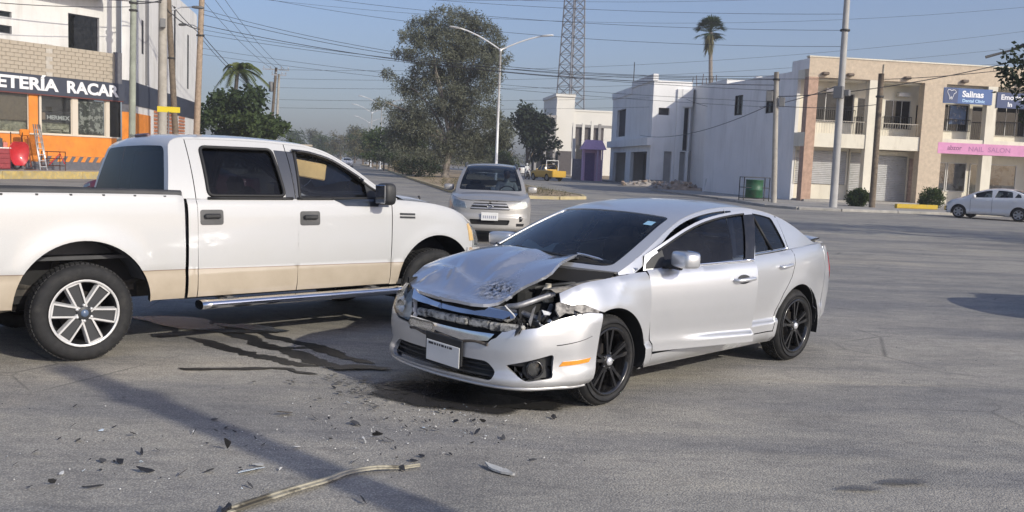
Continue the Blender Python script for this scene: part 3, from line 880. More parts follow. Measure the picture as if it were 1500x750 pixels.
    for sgx in (1, -1):
        c = MB(); patch(c, [(sgx * .60, .24), (sgx * 1.04, .24), (sgx * 1.04, .46), (sgx * .60, .46)], off_fn(BD, -.06), .07, hem=0, sgn=1)
        fr = c.build('fog_recess', BL, bp)
        p0 = BD(np.array(sgx * .87), np.array(.335)); nrm = (off_fn(BD, .01)(np.array(sgx * .87), np.array(.335)) - p0) * 100
        Mr = Vector((float(nrm[0]), float(nrm[1]), float(nrm[2]))).to_track_quat('Y', 'Z').to_matrix().to_4x4(); Mr.translation = Vector(p0 - nrm * .05)
        l = MB(); l.lathe([(.001, -.01), (.03, -.015), (.055, .0), (.062, .02), (.062, .035), (.05, .035)], 20, 'Y'); l.build('fog_lamp', MATS['gloss_black'], bp, M=Mr)
        l = MB(); l.lathe([(.001, .018), (.05, .012)], 20, 'Y'); l.build('lamp_glass', MATS['glass_lamp'], bp, M=Mr)
        am = MB(); patch(am, [(sgx * 1.045, .352), (sgx * 1.27, .372), (sgx * 1.29, .40), (sgx * 1.07, .384)] if sgx > 0 else [(-1.02, .352), (-1.10, .362), (-1.10, .395), (-1.02, .384)], off_fn(BD, .006), .04, hem=.012, sgn=1); am.build('side_marker', MATS['amber_lens'], bp)
    # a scuffed seam across the near bumper corner
    sm = MB(); pts = [tuple(off_fn(BD, .0005)(np.array(1.02 + .27 * k / 8), np.array(.500 + .055 * (k / 8) ** 1.5))) for k in range(9)]
    sm.tube(pts, [.0035 * (1 - k / 14) for k in range(9)], 5); sm.build('bumper_crack', WB, bp)
    # grille: chrome bars, foam absorber, black backing
    gb = MB(); patch(gb, [(-.50, .46), (.62, .46), (.66, .60), (.62, .76), (-.48, .75)], off_fn(BD, -.085), .06, hem=0, sgn=1); gb.build('grille_backing', WB, car)
    rr = random.Random(3)
    def wob(fn, amp, fr):
        def f(u, v):
            p = np.array(fn(u, v)); p[..., 0] += amp * np.sin(u * fr) * np.cos(u * fr * .37 + 1); p[..., 2] += amp * .6 * np.sin(u * fr * .8 + 2); return p
        return f
    one('grille_bar', CH, car, [(-.46, .745), (-.38, .683), (0, .665), (.3, .660), (.60, .655), (.68, .672), (.70, .70), (.62, .705), (.3, .720), (0, .730)], wob(off_fn(BD, .012), .004, 17), .03, hem=.05, sgn=1)
    one('grille_bar', CH, car, [(-.30, .575), (-.315, .515), (-.28, .497), (0, .487), (.3, .490), (.50, .505), (.545, .555), (.30, .560), (0, .562)], wob(off_fn(BD, .010), .004, 13), .03, hem=.04, sgn=1)
    fo = MB()
    x0 = -.30
    while x0 < .60:
        w = rr.uniform(.09, .24); zc = .628 - .012 * abs(x0)
        p = off_fn(BD, -.045)(np.array(x0 + w / 2), np.array(zc)); a = atan2(float(p[1]), 2.2)
        fo.bbox((float(p[0]) + rr.uniform(-.008, .008), float(p[1]), float(p[2]) + rr.uniform(-.006, .006)), (.05, w * .96, rr.uniform(.046, .064)), .012, rz=a * 1.3 + rr.uniform(-.05, .05))
        x0 += w
    fo.build('foam_absorber', mat('foam_grey', (.40, .39, .36), .9, var=.35, vscale=25, dirt=(.05, .05, .05), dscale=22, dlo=.46, dhi=.62, bmp=.6, bscale=40), car)
    # dark lip under the lower bar
    lb = MB(); lb.tube([tuple(off_fn(BD, .006)(np.array(s_), np.array(.484 + .01 * sin(s_ * 20)))) for s_ in np.linspace(-.29, .50, 24)], .012, 6); lb.build('grille_lip', mat('scraped_edge', (.09, .075, .06), .8, var=.5, vscale=30), car)
    # number plate hanging from its bracket
    pb = BD(np.array(.13), np.array(.42)); Mp = Matrix.Translation(Vector(pb) + Vector((.03, .0, -.02))) @ Matrix.Rotation(radians(9), 4, 'Z') @ Matrix.Rotation(radians(-5), 4, 'X') @ Matrix.Rotation(radians(6), 4, 'Y')
    br = MB(); br.bbox((-.008, 0, 0), (.014, .345, .195), .02); bo = br.build('plate_bracket', BL, car, M=Mp)
    pl = MB(); pl.bbox((.004, 0, -.035), (.006, .31, .155), .006); po = pl.build('number_plate', MATS['plate_white'], car, M=Mp)
    tx = MB()
    xx = -.135
    for w in (.05, .022, .018, .018, .03, .02, .016, .03):
        tx.box((.0085, xx + w / 2, .022), (.002, w - .006, .016)); xx += w + .003
    tx.build('plate_print', MATS['ink'], po, M=Mp)
    # far headlamp survives
    ol = [(-.96, .742), (-.82, .685), (-.70, .597), (-.50, .532), (-.315, .522), (-.305, .60), (-.40, .69), (-.50, .748), (-.70, .765)]
    one('headlamp', MATS['glass_lamp'], car, ol, off_fn(BD, .004), .04, hem=.01, sgn=1)
    hb = one('headlamp_bowl', MATS['lens_inner'], car, ol, off_fn(BD, -.05), .05, hem=-.05, sgn=1)
    lm = MB()
    for s_, z in ((-.56, .62), (-.72, .68)):
        p0 = off_fn(BD, -.03)(np.array(s_), np.array(z)); lm.lathe([(.001, -.02), (.035, .0), (.05, .02)], 16, 'X', c=tuple(p0), mi=0)
    lm.build('lamp_reflector', CH, hb)
    one('lamp_trim', WB, car, ol, off_fn(BD, -.001), .04, holes=[[tuple(np.mean(ol, 0) + (np.array(p) - np.mean(ol, 0)) * .95) for p in ol]], hem=.01, sgn=1)
    # near headlamp: only a torn strip of lens under the wing edge
    one('headlamp_remnant', mat('broken_lens', (.34, .32, .29), .3, var=.5, vscale=30, dirt=(.05, .045, .04), dscale=14, dlo=.45, dhi=.6), car, [(1.05, .694), (1.035, .74), (1.055, .782), (1.12, .795), (1.26, .768), (1.375, .724), (1.36, .711), (1.28, .722), (1.17, .713), (1.10, .72)], off_fn(BD, -.004), .03, hem=.02, sgn=1)
    # engine bay
    bay = MB()
    bay.box((.15, 0, .50), (1.15, 1.24, .02)); bay.box((-.36, 0, .70), (.03, 1.3, .46))
    bay.box((.15, .60, .62), (1.05, .02, .26)); bay.box((.15, -.62, .66), (1.05, .02, .3))
    bay.build('engine_bay', WB, car)
    dusty = mat('dusty_metal', (.36, .32, .26), .8, .1, var=.35, vscale=14, dirt=(.05, .05, .05), dscale=8, dlo=.45, dhi=.65)
    alu = mat('engine_alloy', (.28, .28, .29), .5, .6, var=.4, vscale=18, dirt=(.04, .04, .04), dscale=9)
    ap = MB(); A = []
    for k in range(9):
        x = .46 - .80 * k / 8
        A.append([(x, .575, .79 + .06 * k / 8), (x, .63, .855 + .055 * k / 8 + .006 * sin(k * 2.1)), (x, .70, .865 + .06 * k / 8 + .008 * sin(k * 3)), (x, .755, .845 + .075 * k / 8)])
    ap.grid(A, 0, True); ap.build('inner_wing', dusty, car)
    rs = MB(); rs.tube(crom([(.70, .52, .735), (.66, .60, .755), (.52, .66, .80), (.42, .70, .83)], 5), .022, 8); rs.tube([(.70, .30, .70), (.68, .55, .72), (.55, .70, .66)], .02, 8); rs.build('radiator_support', alu, car)
    rd = MB(); rd.bbox((.60, .02, .56), (.05, 1.02, .34), .01)
    for k in range(30): rd.box((.63, -.48 + k * .034, .56), (.012, .006, .30))
    rd.build('radiator', mat('radiator_dark', (.05, .05, .055), .6, .4, var=.3), car)
    bt = MB(); bt.bbox((.10, .42, .72), (.26, .18, .22), .015); bt.build('battery', BL, car)
    rv = MB(); rv.bbox((.36, .585, .80), (.09, .07, .12), .02); rv.tube([(.36, .585, .85), (.36, .585, .885)], .022, 10); rv.build('reservoir', mat('yellowed_plastic', (.55, .50, .40), .5, var=.2), car)
    en = MB(); en.bbox((.10, .0, .70), (.50, .62, .24), .04); en.bbox((.12, 0, .83), (.40, .5, .05), .02); en.build('engine_cover', BL, car)
    for k, pts in enumerate(([(.52, .45, .70), (.45, .55, .77), (.30, .52, .80), (.15, .55, .78)], [(.60, .62, .62), (.50, .70, .68), (.40, .66, .74)], [(.25, .35, .82), (.05, .52, .86), (-.2, .6, .86)])):
        hs = MB(); hs.tube(crom(pts, 5), .020 - .003 * k, 8); hs.build('hose', BL if k != 1 else alu, car)
    # crushed bits where the near headlamp was
    cav = MB(); patch(cav, [(.52, .47), (1.35, .60), (1.38, .78), (.9, .84), (.52, .78)], off_fn(S.B(1), -.16), .08, hem=0, sgn=1); cav.build('lamp_cavity', WB, car)
    fm_ = [BL, alu, MATS['lens_inner'], WB, BL]
    for k in range(26):
        s_ = rr.uniform(.58, 1.22); z = rr.uniform(.60, .72) + .06 * (s_ - .6)
        p = off_fn(S.B(1), rr.uniform(-.15, -.05))(np.array(s_), np.array(z))
        f = MB(); Mx = Matrix.Rotation(rr.uniform(0, 6), 3, Vector((rr.random(), rr.random(), rr.random())).normalized())
        L_ = rr.uniform(.05, .17)
        f.prism([(0, 0), (L_, rr.uniform(-.02, .03)), (L_ * .8, rr.uniform(.02, .05)), (L_ * .2, .03)], 0, .006, fn=lambda x, y, z_: tuple(Mx @ Vector((x, y, z_)) + Vector(p)))
        f.build('broken_plastic', fm_[k % 5], car)
    # bonnet, pushed back, buckled and torn open on the driver's side
    hood0 = S.lid([(.93, .0), (.6, .035), (.2, .08), (-.2, .095), (-.45, .095)])
    def hood(x, y):
        p = hood0(x, y)
        b = .062 * np.exp(-(((x - .18) / .42) ** 2 + ((y + .28) / .42) ** 2))
        b += .030 * np.maximum(0, 1 - np.abs(y - .05 - x * .15) / .14) * np.exp(-((x - .25) / .4) ** 2)
        b += .034 * np.maximum(0, 1 - np.abs(x - .60 - .25 * y) / .075) * np.exp(-((y + .22) / .32) ** 2)
        b += .022 * np.maximum(0, 1 - np.abs(y + .30 - .5 * (x - .4)) / .06) * np.exp(-((x - .52) / .16) ** 2)
        b -= .016 * np.maximum(0, 1 - np.abs(y - .26 + .35 * x) / .07) * np.exp(-((x - .35) / .25) ** 2)
        b -= .030 * np.exp(-(((x - .50) - .25 * y) / .06) ** 2) * np.exp(-((y + .15) / .35) ** 2)
        b += .035 * np.exp(-(((x - .62) / .07) ** 2 + ((y + .42) / .06) ** 2))
        b -= .020 * np.exp(-((x - .72) / .07) ** 2) * np.exp(-((y - .1) / .25) ** 2)
        b += .070 * np.clip((y - .26) / .30, 0, 1) * sstep(.6, .1, x)
        cr = np.exp(-(((x - .60) / .10) ** 2 + ((y - .30) / .14) ** 2))
        b += cr * .016 * (np.sin(x * 95 + y * 40) * np.cos(y * 80 - x * 30) + .6 * np.sin(x * 170 - y * 120))
        b += .002 * np.sin(x * 21 + y * 9) * np.cos(y * 14 - 1)
        p = np.array(p); p[..., 2] += b
        return p
    rear = [(-.30, -.74), (-.22, -.60), (-.12, -.40), (-.07, -.2), (-.06, 0), (-.10, .2), (-.17, .385)]
    edge = [(-.02, .44), (.14, .50), (.30, .555), (.36, .548), (.44, .50), (.50, .462), (.60, .450), (.72, .438), (.80, .38)]
    frt = [(.845, .30), (.865, .15), (.872, 0), (.85, -.15), (.81, -.32), (.75, -.48), (.66, -.62), (.55, -.71), (.40, -.77), (.2, -.80), (0, -.80)]
    ol = rear + edge + frt
    hmat, hnt, hb_ = nodes_of('scraped_silver')
    P2 = paint('bonnet_paint', (.62, .65, .72), .75, .27, dust=(.40, .39, .38), damt=.16)
    nt = P2.node_tree; b_ = nt.nodes['Principled BSDF']; co = texco(nt)
    # scraped patch: exposed dark primer flakes near the struck corner
    gr = N(nt, 'ShaderNodeVectorMath', operation='DISTANCE'); nt.links.new(co, gr.inputs[0]); gr.inputs[1].default_value = (.60, .30, .86)
    n1 = noise(nt, co, 42, 8, .75)
    k1 = ramp(nt, gr.outputs['Value'], [(.07, (1, 1, 1)), (.19, (0, 0, 0))])
    k2 = ramp(nt, n1, [(.46, (0, 0, 0)), (.52, (1, 1, 1))])
    kk = mixc(nt, 1.0, k1, k2, 'MULTIPLY')
    old = b_.inputs['Base Color'].links[0].from_socket
    n3 = noise(nt, co, 70, 4, .6); dk = ramp(nt, n3, [(.35, (.03, .035, .045)), (.65, (.40, .42, .46))])
    nt.links.new(mixc(nt, kk, old, dk), b_.inputs['Base Color'])
    bm_ = one('bonnet', P2, car, ol, hood, .022, hem=.022, sgn=1)
    one('bonnet_liner', WB, bm_, ol, lambda x, y: hood(x, y) - np.array([0, 0, .024]), .06, hem=0, sgn=1)
    # torn rim of the bonnet along the windscreen
    def rim(x, y):
        p = np.array(hood0(x, y)); p[..., 2] += .042 - .035 * sstep(.38, .75, y); return p
    one('bonnet_rim', P2, car, [(-.18, .37), (-.165, .39), (-.205, .50), (-.265, .60), (-.335, .70), (-.395, .79), (-.415, .785), (-.36, .69), (-.295, .60), (-.235, .50)], rim, .03, hem=.012, sgn=1)
    fl = MB(); A = []
    for k in range(8):
        f = k / 7; y = .40 + .33 * f; x = -.15 - .17 * f * f - .03 * f
        q = rim(np.array(x), np.array(y)); A.append([tuple(q - np.array([-.0, 0, .012])), tuple(q + np.array([.05, .0, -.06])), tuple(q + np.array([.06 + .02 * sin(k), 0, -.15]))])
    fl.grid(A, 0, True); fl.build('dark_void_panel', WB, car)  # black sheet stands in for the deep shade below the bonnet rim
    # cabin
    fl = MB(); fl.box((-1.6, 0, .30), (2.6, 1.5, .04)); fl.box((-2.75, 0, .78), (.06, 1.45, .5)); fl.box((-3.0, 0, 1.02), (.7, 1.3, .03))
    fl.box((-1.3, 0, .24), (3.9, 1.5, .06)); fl.build('floor_pan', MATS['interior_dark'], car)
    da = MB(); A = []
    for y in np.linspace(-.72, .72, 15):
        bow_ = .16 * (1 - (y / .72) ** 2)
        A.append([(-.32 + bow_, y, .955), (-.5 + bow_ * .8, y, .975), (-.72 + bow_ * .5, y, .96), (-.80 + bow_ * .4, y, .86), (-.74, y, .60)])
    da.grid(A, 0, True); da.build('dashboard', MATS['interior_dark'], car)
    steering(car, -.92, .37, .88)
    seats(car, (-1.35,), .36, .52); seats(car, (-2.25,), .36, .52)
    mi = MB(); mi.bbox((-.95, 0, 1.30), (.03, .22, .06), .015); mi.build('inside_mirror', MATS['interior_dark'], car)
    return car

SEDAN_POSE = ((.1106, 7.2745, 0), radians(224.946))
sedan = build_sedan(*SEDAN_POSE)
# ------------------------------------------------------------------ white crew-cab pickup
TRUCK = Shape(
    plan=[(.96, 0), (.94, .35), (.89, .60), (.80, .78), (.66, .89), (.45, .955), (.1, .98), (-.5, .987), (-2.7, .987), (-4.0, .987), (-4.6, .98), (-4.72, .95), (-4.77, .85), (-4.78, .5), (-4.78, 0)],
    zt=[(1.0, 1.02), (.80, 1.03), (.62, 1.08), (.45, 1.16), (.3, 1.215), (0, 1.275), (-.35, 1.305), (-.6, 1.316), (-2.66, 1.318), (-2.70, 1.365), (-4.8, 1.385)],
    zb=[(1.0, .40), (.4, .44), (-.4, .455), (-2.7, .455), (-4.8, .47)],
    side=[(-.3, .12), (-.1, .07), (0, .045), (.08, .022), (.26, .010), (.275, .016), (.30, .010), (.55, 0), (.80, .002), (.90, .010), (.96, .022), (1.0, .050), (1.1, .12)],
    front=[(-.3, .05), (0, .02), (.2, 0), (.5, .01), (.8, .03), (.93, .07), (1.0, .11), (1.1, .2)],
    rear=[(-.3, .05), (0, .02), (.5, 0), (.9, .0), (1.0, .01), (1.1, .02)],
    fblend=(.25, .75), rblend=(-4.78, -4.70),
    flares=[(.05, .44, .50, .016), (-3.516, .45, .53, .022)],
    cant=[(-.40, 1.325), (-.60, 1.424), (-.834, 1.586), (-1.0, 1.69), (-1.153, 1.772), (-1.30, 1.817), (-1.455, 1.843), (-1.9, 1.866), (-2.408, 1.864), (-2.62, 1.85), (-2.715, 1.80), (-2.745, 1.70), (-2.785, 1.5), (-2.82, 1.30)],
    ybg=[(-.2, .84), (-.6, .90), (-1.2, .940), (-2.9, .942)],
    zbg=[(-.2, 1.312), (-2.9, 1.312)],
    tumble=(.28, .36),
    crown=[(0, .0), (.15, .01), (.38, .045), (.5, .05), (.7, .045), (.80, .035), (.86, .01), (1, 0)],
    bow=[(0, .30), (.25, .16), (.36, .08), (.5, 0), (.7, 0), (.82, -.03), (1, -.05)])

mat('glass_dip', (.03, .036, .045), .08, coat=1.0)
def build_truck(loc, rz):
    S = TRUCK
    car = thing('white_pickup', 'white four-door pickup truck with a tan lower band, parked broadside beside the crashed saloon', 'pickup truck', loc, rz)
    W_ = paint('truck_white', (.53, .53, .527), 0, .40, dust=(.40, .37, .32), damt=.2, low=.9)
    # tan band on the lower body with a thin brown pinstripe
    P = paint('truck_two_tone', (.53, .53, .527), 0, .40, dust=(.40, .37, .31), damt=.22, low=1.0)
    nt = P.node_tree; b_ = nt.nodes['Principled BSDF']; old = b_.inputs['Base Color'].links[0].from_socket
    co = texco(nt); sp = nt.nodes.new('ShaderNodeSeparateXYZ'); nt.links.new(co, sp.inputs[0])
    ma = N(nt, 'ShaderNodeMath', operation='MULTIPLY_ADD'); nt.links.new(sp.outputs[0], ma.inputs[0]); ma.inputs[1].default_value = .0143; nt.links.new(sp.outputs[2], ma.inputs[2])
    k = ramp(nt, ma.outputs[0], [(.668, (1, 1, 1)), (.6695, (0, 0, 0))])
    k2 = ramp(nt, ma.outputs[0], [(.6675, (0, 0, 0)), (.6685, (1, 1, 1)), (.6735, (1, 1, 1)), (.6745, (0, 0, 0))])
    dn = noise(nt, co, 4, 6, .6); tan_ = ramp(nt, dn, [(.3, (.40, .335, .25)), (.7, (.47, .40, .31))])
    # grime at the bottom edge
    c = mixc(nt, k, old, tan_); c = mixc(nt, k2, c, (.17, .10, .06))
    nt.links.new(c, b_.inputs['Base Color'])
    BL = MATS['black_plastic']; CH = MATS['chrome']; WB = MATS['well_black']; GP = MATS['grey_plastic']
    zt = lambda x: float(S.zt(x))
    def topline(x0, x1, n=14, dz=0.0): return [(x0 + (x1 - x0) * k / n, zt(x0 + (x1 - x0) * k / n) + dz) for k in range(n + 1)]
    for sg in (-1, 1):
        fn = S.B(sg); G = S.gside(sg); Gi = S.gside(sg, -.02)
        # front wing
        a_ = arc(.05, .44, .505, radians(20), radians(176), 26)
        ol = S.XZ(topline(-.525, .60, 18) + [(.66, 1.00), (.60, .88), (.545, .70)] + a_ + [(-.455, .455), (-.545, .455), (-.535, .8), (-.528, 1.2)])
        w = one('front_wing', P, car, ol, fn, .05, hem=.04, sgn=sg, dark=True)
        bd = MB(); Mb = None
        for zz in (1.155, 1.122): patch(bd, S.XZ([(-.25, zz), (-.44, zz + .006), (-.44, zz + .026), (-.25, zz + .020)]), off_fn(fn, .006, sgn=sg), .05, hem=.006, sgn=sg)
        bd.build('badge', MATS['alloy_grey'], w)
        # doors
        cuts = (('front_door', -.55, -1.598), ('rear_door', -1.606, -2.565))
        for nm, xa, xb in cuts:
            ol = S.XZ([(xa, .462), (xb, .462), (xb - .006, .9), (xb - .004, 1.312)] + topline(xb - .004, xa + .014, 12)[1:] + [(xa + .008, .9)])
            d = one(nm, P, car, ol, fn, .035, hem=.025, sgn=sg, dark=True)
            if nm == 'front_door':
                outer = [(xa + .03, 1.316)] + [(x, z - .022) for x, z in S.cantpts(S.t_of_x(-.53), S.t_of_x(xb), 22)] + [(xb, 1.316)]
                hole = rnd_poly([(-.59, 1.325), (-.60, 1.36)] + [(x, z - .085) for x, z in S.cantpts(S.t_of_x(-.74), S.t_of_x(-1.52), 14)] + [(-1.56, 1.325)], .03)
                drop = [(-.575, 1.235), (-1.06, 1.250), (-1.19, 1.312), (-.57, 1.312)]
            else:
                outer = [(xa, 1.316)] + [(x, z - .022) for x, z in S.cantpts(S.t_of_x(xa), S.t_of_x(xb), 12)] + [(xb, 1.316)]
                hole = rnd_poly([(-1.71, 1.345), (-1.755, 1.775), (-2.45, 1.775), (-2.45, 1.345)], .05)
            hw = None
            f = one('window_frame', P, d, outer, G, .05, holes=[hole], hem=.03, sgn=-sg, dark=True)
            one('window', MATS['glass_door' if nm == 'front_door' else 'glass_black'], d, hole, Gi, .08, hem=0, sgn=-sg)
            sm = MB(); pts = [tuple(S.gside(sg, .004)(np.array(p[0]), np.array(p[1]))) for p in resample(hole, .06)]
            sm.tube(pts + pts[:1], .016, 6, cap=False); sm.build('window_seal', MATS['rubber_seal'], d)
            bx = (-1.50, -1.598) if nm == 'front_door' else (-1.606, -1.725)
            pc = [(x, z - .10) for x, z in S.cantpts(S.t_of_x(bx[0]), S.t_of_x(bx[1]), 4)]
            if nm == 'front_door': pl_ = [(-1.548, 1.318)] + [(x, z + .012) for x, z in pc] + [(-1.596, 1.318)]
            else: pl_ = [(-1.608, 1.318)] + [(x, z + .012) for x, z in pc] + [(-1.70, 1.318)]
            one('pillar_trim', mat('pillar_grey', (.055, .06, .075), .35, coat=.3), d, pl_, S.gside(sg, .006), .06, hem=.006, sgn=-sg)
            # belt moulding and dipped sill of the front window
            bm = MB(); xs = np.linspace(xa - .03 if nm == 'rear_door' else -1.2, xb + .1 if nm == 'rear_door' else xb + .01, 8)
            bm.tube([tuple(np.array(S.gside(sg, .012)(np.array(x), np.array(1.322)))) for x in xs], .013, 6); bm.build('belt_seal', MATS['rubber_seal'], d)
            if nm == 'front_door':
                dp = [(float(S.sx(x)), z) for x, z in [(-.575, 1.240), (-1.075, 1.252), (-1.20, 1.314), (-.575, 1.314)]]
                one('window_dip', MATS['glass_dip'], d, dp, off_fn(fn, .006, sgn=sg), .025, hem=.006, sgn=sg)
                one('corner_trim', BL, d, [(-.575, 1.318), (-.775, 1.318), (-.79, 1.335), (-.80, 1.47), (-.64, 1.385)], S.gside(sg, .010), .05, hem=.01, sgn=-sg)
                vt = MB(); vp = [tuple(S.gside(sg, .03)(np.array(x), np.array(z - .075))) for x, z in S.cantpts(S.t_of_x(-.82), S.t_of_x(-1.55), 14)]
                vt.tube(vp, .016, 6); vt.build('rain_visor', MATS['gloss_black'], d)
                mr = MB(); mc = (-.70, sg * 1.115, 1.372)
                sblob(mr, mc, (.14, .205, .22), 18, 12, .5); mo = mr.build('mirror', BL, d)
                mg = MB(); mg.bbox((mc[0] - .068, mc[1], mc[2]), (.012, .165, .18), .005); mg.build('mirror_glass', CH, mo)
                ms = MB(); ms.tube([(-.68, sg * .90, 1.30), (-.70, sg * .98, 1.31), (-.70, sg * 1.04, 1.32)], [.04, .035, .035], 8); ms.build('mirror_arm', BL, mo)
            # handle
            xh, zh = (-1.475, 1.138) if nm == 'front_door' else (-2.445, 1.156)
            hs = float(S.sx(xh))
            pn = MB(); patch(pn, rnd_poly([(hs - .105, zh - .066), (hs + .105, zh - .066), (hs + .105, zh + .066), (hs - .105, zh + .066)], .025), off_fn(fn, .005, sgn=sg), .05, hem=.006, sgn=sg)
            po = pn.build('handle_plate', GP, d)
            hn = MB(); q = fn(np.array(hs), np.array(zh + .012))
            hn.bbox((float(q[0]), float(q[1]) + sg * .024, float(q[2])), (.15, .022, .042), .01); hn.build('handle', BL, po)
        # panel between rear door and cab back
        ol = S.XZ([(-2.573, .462), (-2.655, .462), (-2.655, 1.314), (-2.573, 1.314)])
        one('cab_corner', P, car, ol, fn, .06, sgn=sg, hem=.03, dark=True)
        outer = [(-2.573, 1.318)] + [(x, z - .006) for x, z in S.cantpts(S.t_of_x(-2.573), 1, 16)] + [(-2.80, 1.318)]
        one('rear_pillar', P, car, outer, G, .05, sgn=-sg, dark=True)
        # roof side rail and windscreen pillar skin, behind the door frames
        cu = S.cantpts(0, S.t_of_x(-2.58), 30)
        one('roof_rail', W_, car, [(x, z) for x, z in cu] + [(x, z - .020) for x, z in reversed(cu)], S.gside(sg, .002), .05, hem=.02, sgn=-sg)
        lg = MB(); xs = np.linspace(-2.66, -.40, 40)
        b_2 = S.body(S.sx(xs), S.zt(xs), sg); g_ = G(xs, S.zbg(xs) + .004)
        lg.grid(np.stack([b_2, (b_2 + g_) / 2 + np.array([0, 0, .002]), g_], 1), 0, True); lg.build('belt_ledge', P, car)
        # bed side
        ra = arc(-3.516, .45, .53, radians(0), radians(180), 30)
        ol = S.XZ([(-2.690, 1.36)] + [(-2.690 - 1.99 * k / 12, zt(-2.70 - 1.99 * k / 12)) for k in range(1, 13)] + [(-4.70, .9), (-4.70, .47), (-4.05, .46)] + list(reversed(ra)) + [(-2.97, .46), (-2.683, .458), (-2.683, .9)])
        bs_ = one('bed_side', P, car, ol, fn, .05, hem=.05, sgn=sg, dark=True)
        if sg < 0: bs_['label'] = 'bed side panel dusted above the rear wheel'
        cp = MB(); xs = np.linspace(-2.70, -4.74, 30); y_o = np.abs(S.body(S.sx(xs), S.zt(xs))[:, 1])
        A = []
        for x, y in zip(xs, y_o):
            z = zt(x); A.append([(x, sg * (y + .012), z - .028), (x, sg * (y + .016), z + .006), (x, sg * (y - .01), z + .024), (x, sg * (y - .09), z + .024), (x, sg * (y - .10), z - .03)])
        cp.grid(A, 0, True)
        for x in np.linspace(-2.85, -4.6, 8): cp.box((x, sg * (.945 + .012), zt(x) - .035), (.02, .012, .018))
        cp.build('rail_cap', mat('bed_cap', (.045, .046, .05), .6, var=.25), car)
        iw = MB(); iw.quad((-2.74, sg * .80, 1.0), (-4.72, sg * .80, 1.0), (-4.72, sg * .85, 1.38), (-2.74, sg * .85, 1.37)); iw.build('bed_inner_wall', W_, car)
        # wheels
        make_wheel(car, .03, sg * .985, .395, sg, .395, .265, .270, 'six', MATS['tyre_rubber'], mat('barrel_dark', (.03, .03, .032), .5, .5), MATS['alloy_grey'], face_m=MATS['alloy_bright'], cap_m=mat('cap_blue', (.10, .14, .22), .35, coat=.5), steer=radians(-3))
        make_wheel(car, -3.516, sg * .985, .395, sg, .395, .265, .270, 'six', MATS['tyre_rubber'], mat('barrel_dark', (.03, .03, .032), .5, .5), MATS['alloy_grey'], face_m=MATS['alloy_bright'], cap_m=MATS['cap_blue'])
        # wheel houses
        gw = mat('wheelhouse_grey', (.085, .09, .10), .6, var=.25, dirt=(.09, .08, .07))
        wheel_well(car, .05, .515, .97, .50, sg, WB, z=.44)
        wh = MB(); A = []
        for k in range(19):
            a = radians(20) + radians(140) * k / 18
            A.append([(-3.516 + .535 * cos(a), sg * .96, .45 + .535 * sin(a)), (-3.516 + .535 * cos(a), sg * .56, .45 + .535 * sin(a))])
        wh.grid(A, 0, True)
        wh.quad((-4.02, sg * .60, .84), (-3.01, sg * .60, .84), (-3.01, sg * .60, 1.0), (-4.02, sg * .60, 1.0))
        wh.build('wheelhouse', gw, car)
        fr = MB(); fr.box((-2.2, sg * .46, .52), (5.0, .08, .15)); fr.box((-3.5, sg * .60, .55), (1.0, .06, .05)); fr.tube([(-4.1, sg * .60, .66), (-3.5, sg * .60, .50), (-2.9, sg * .60, .62)], .03, 6)
        fr.tube([(-3.75, sg * .62, .45), (-3.62, sg * .62, .80)], .03, 8)
        fr.build('chassis_rail', mat('chassis', (.05, .045, .04), .85, var=.4, vscale=12, dirt=(.13, .11, .09), dscale=6), car)
        lb = MB(); lb.quad((-2.97, sg * .62, .46), (-4.05, sg * .62, .46), (-4.05, sg * .62, .84), (-2.97, sg * .62, .84)); lb.build('inner_arch', WB, car)
        # running board
        rb = MB(); A = []
        for x in np.linspace(-2.575, -.43, 24):
            z0 = .385 + 0.0 * x; row = []
            for k in range(12):
                a = 2 * pi * k / 12; row.append((x, sg * (1.0 + .085 * cos(a)), z0 + .012 + .042 * math.copysign(abs(sin(a)) ** .7, sin(a))))
            A.append(row)
        o = rb.grid(A, 0, True, closev=True)
        rb.f.append(tuple(range(o, o + 12))); rb.mi.append(0); rb.sm.append(False)
        rb.f.append(tuple(range(o + 23 * 12, o + 24 * 12))); rb.mi.append(0); rb.sm.append(False)
        ro = rb.build('running_board', CH, car)
        for x in (-2.30, -.78):
            st = MB(); st.bbox((x, sg * .99, .428), (.15, .10, .028), .006); st.box((x, sg * .90, .44), (.06, .25, .03)); st.build('step_bracket', GP, ro)
    # roof, screens
    K = 3.35; W = .74
    TF = top_fn(S, 0, K, W)
    t0, t1 = .035 * K, S.t_of_x(-1.20) * K
    ws = rnd_poly([(t0, -.90 * W), (t0, .90 * W), (t1, .88 * W), (t1, -.88 * W)], .06)
    r0, r1 = (S.t_of_x(-2.715) + .012) * K, .985 * K
    rs = rnd_poly([(r0, -.90 * W), (r0, .90 * W), (r1, .93 * W), (r1, -.93 * W)], .06)
    ro = one('roof', W_, car, [(0, -W), (0, W), (K, W), (K, -W)], TF, .05, holes=[ws, rs], hem=.02, sgn=-1)
    for nm, lp, gm in (('windscreen', ws, 'glass_door'), ('rear_screen', rs, 'glass_black')):
        g = one(nm, MATS[gm], car, lp, top_fn(S, -.004, K, W), .09, hem=0, sgn=-1)
        c = np.mean(lp, 0); inn = [tuple(c + (np.array(p) - c) * np.array([.98, .975])) for p in lp]
        one('screen_border', MATS['rubber_seal'], g, lp, off_fn(TF, -.002, sgn=-1), .05, holes=[inn], hem=0, sgn=-1)
    bl = MB(); x, z = -2.665, 1.882
    bl.bbox((x, .0, z), (.05, .30, .035), .012, M=Matrix.Rotation(radians(32), 3, 'Y')); bl.build('brake_light', mat('brake_lens', (.16, .10, .11), .35, var=.4, vscale=60), ro)
    # bonnet
    lid = S.lid([(.97, .0), (.8, .015), (.4, .05), (0, .06), (-.5, .05)])
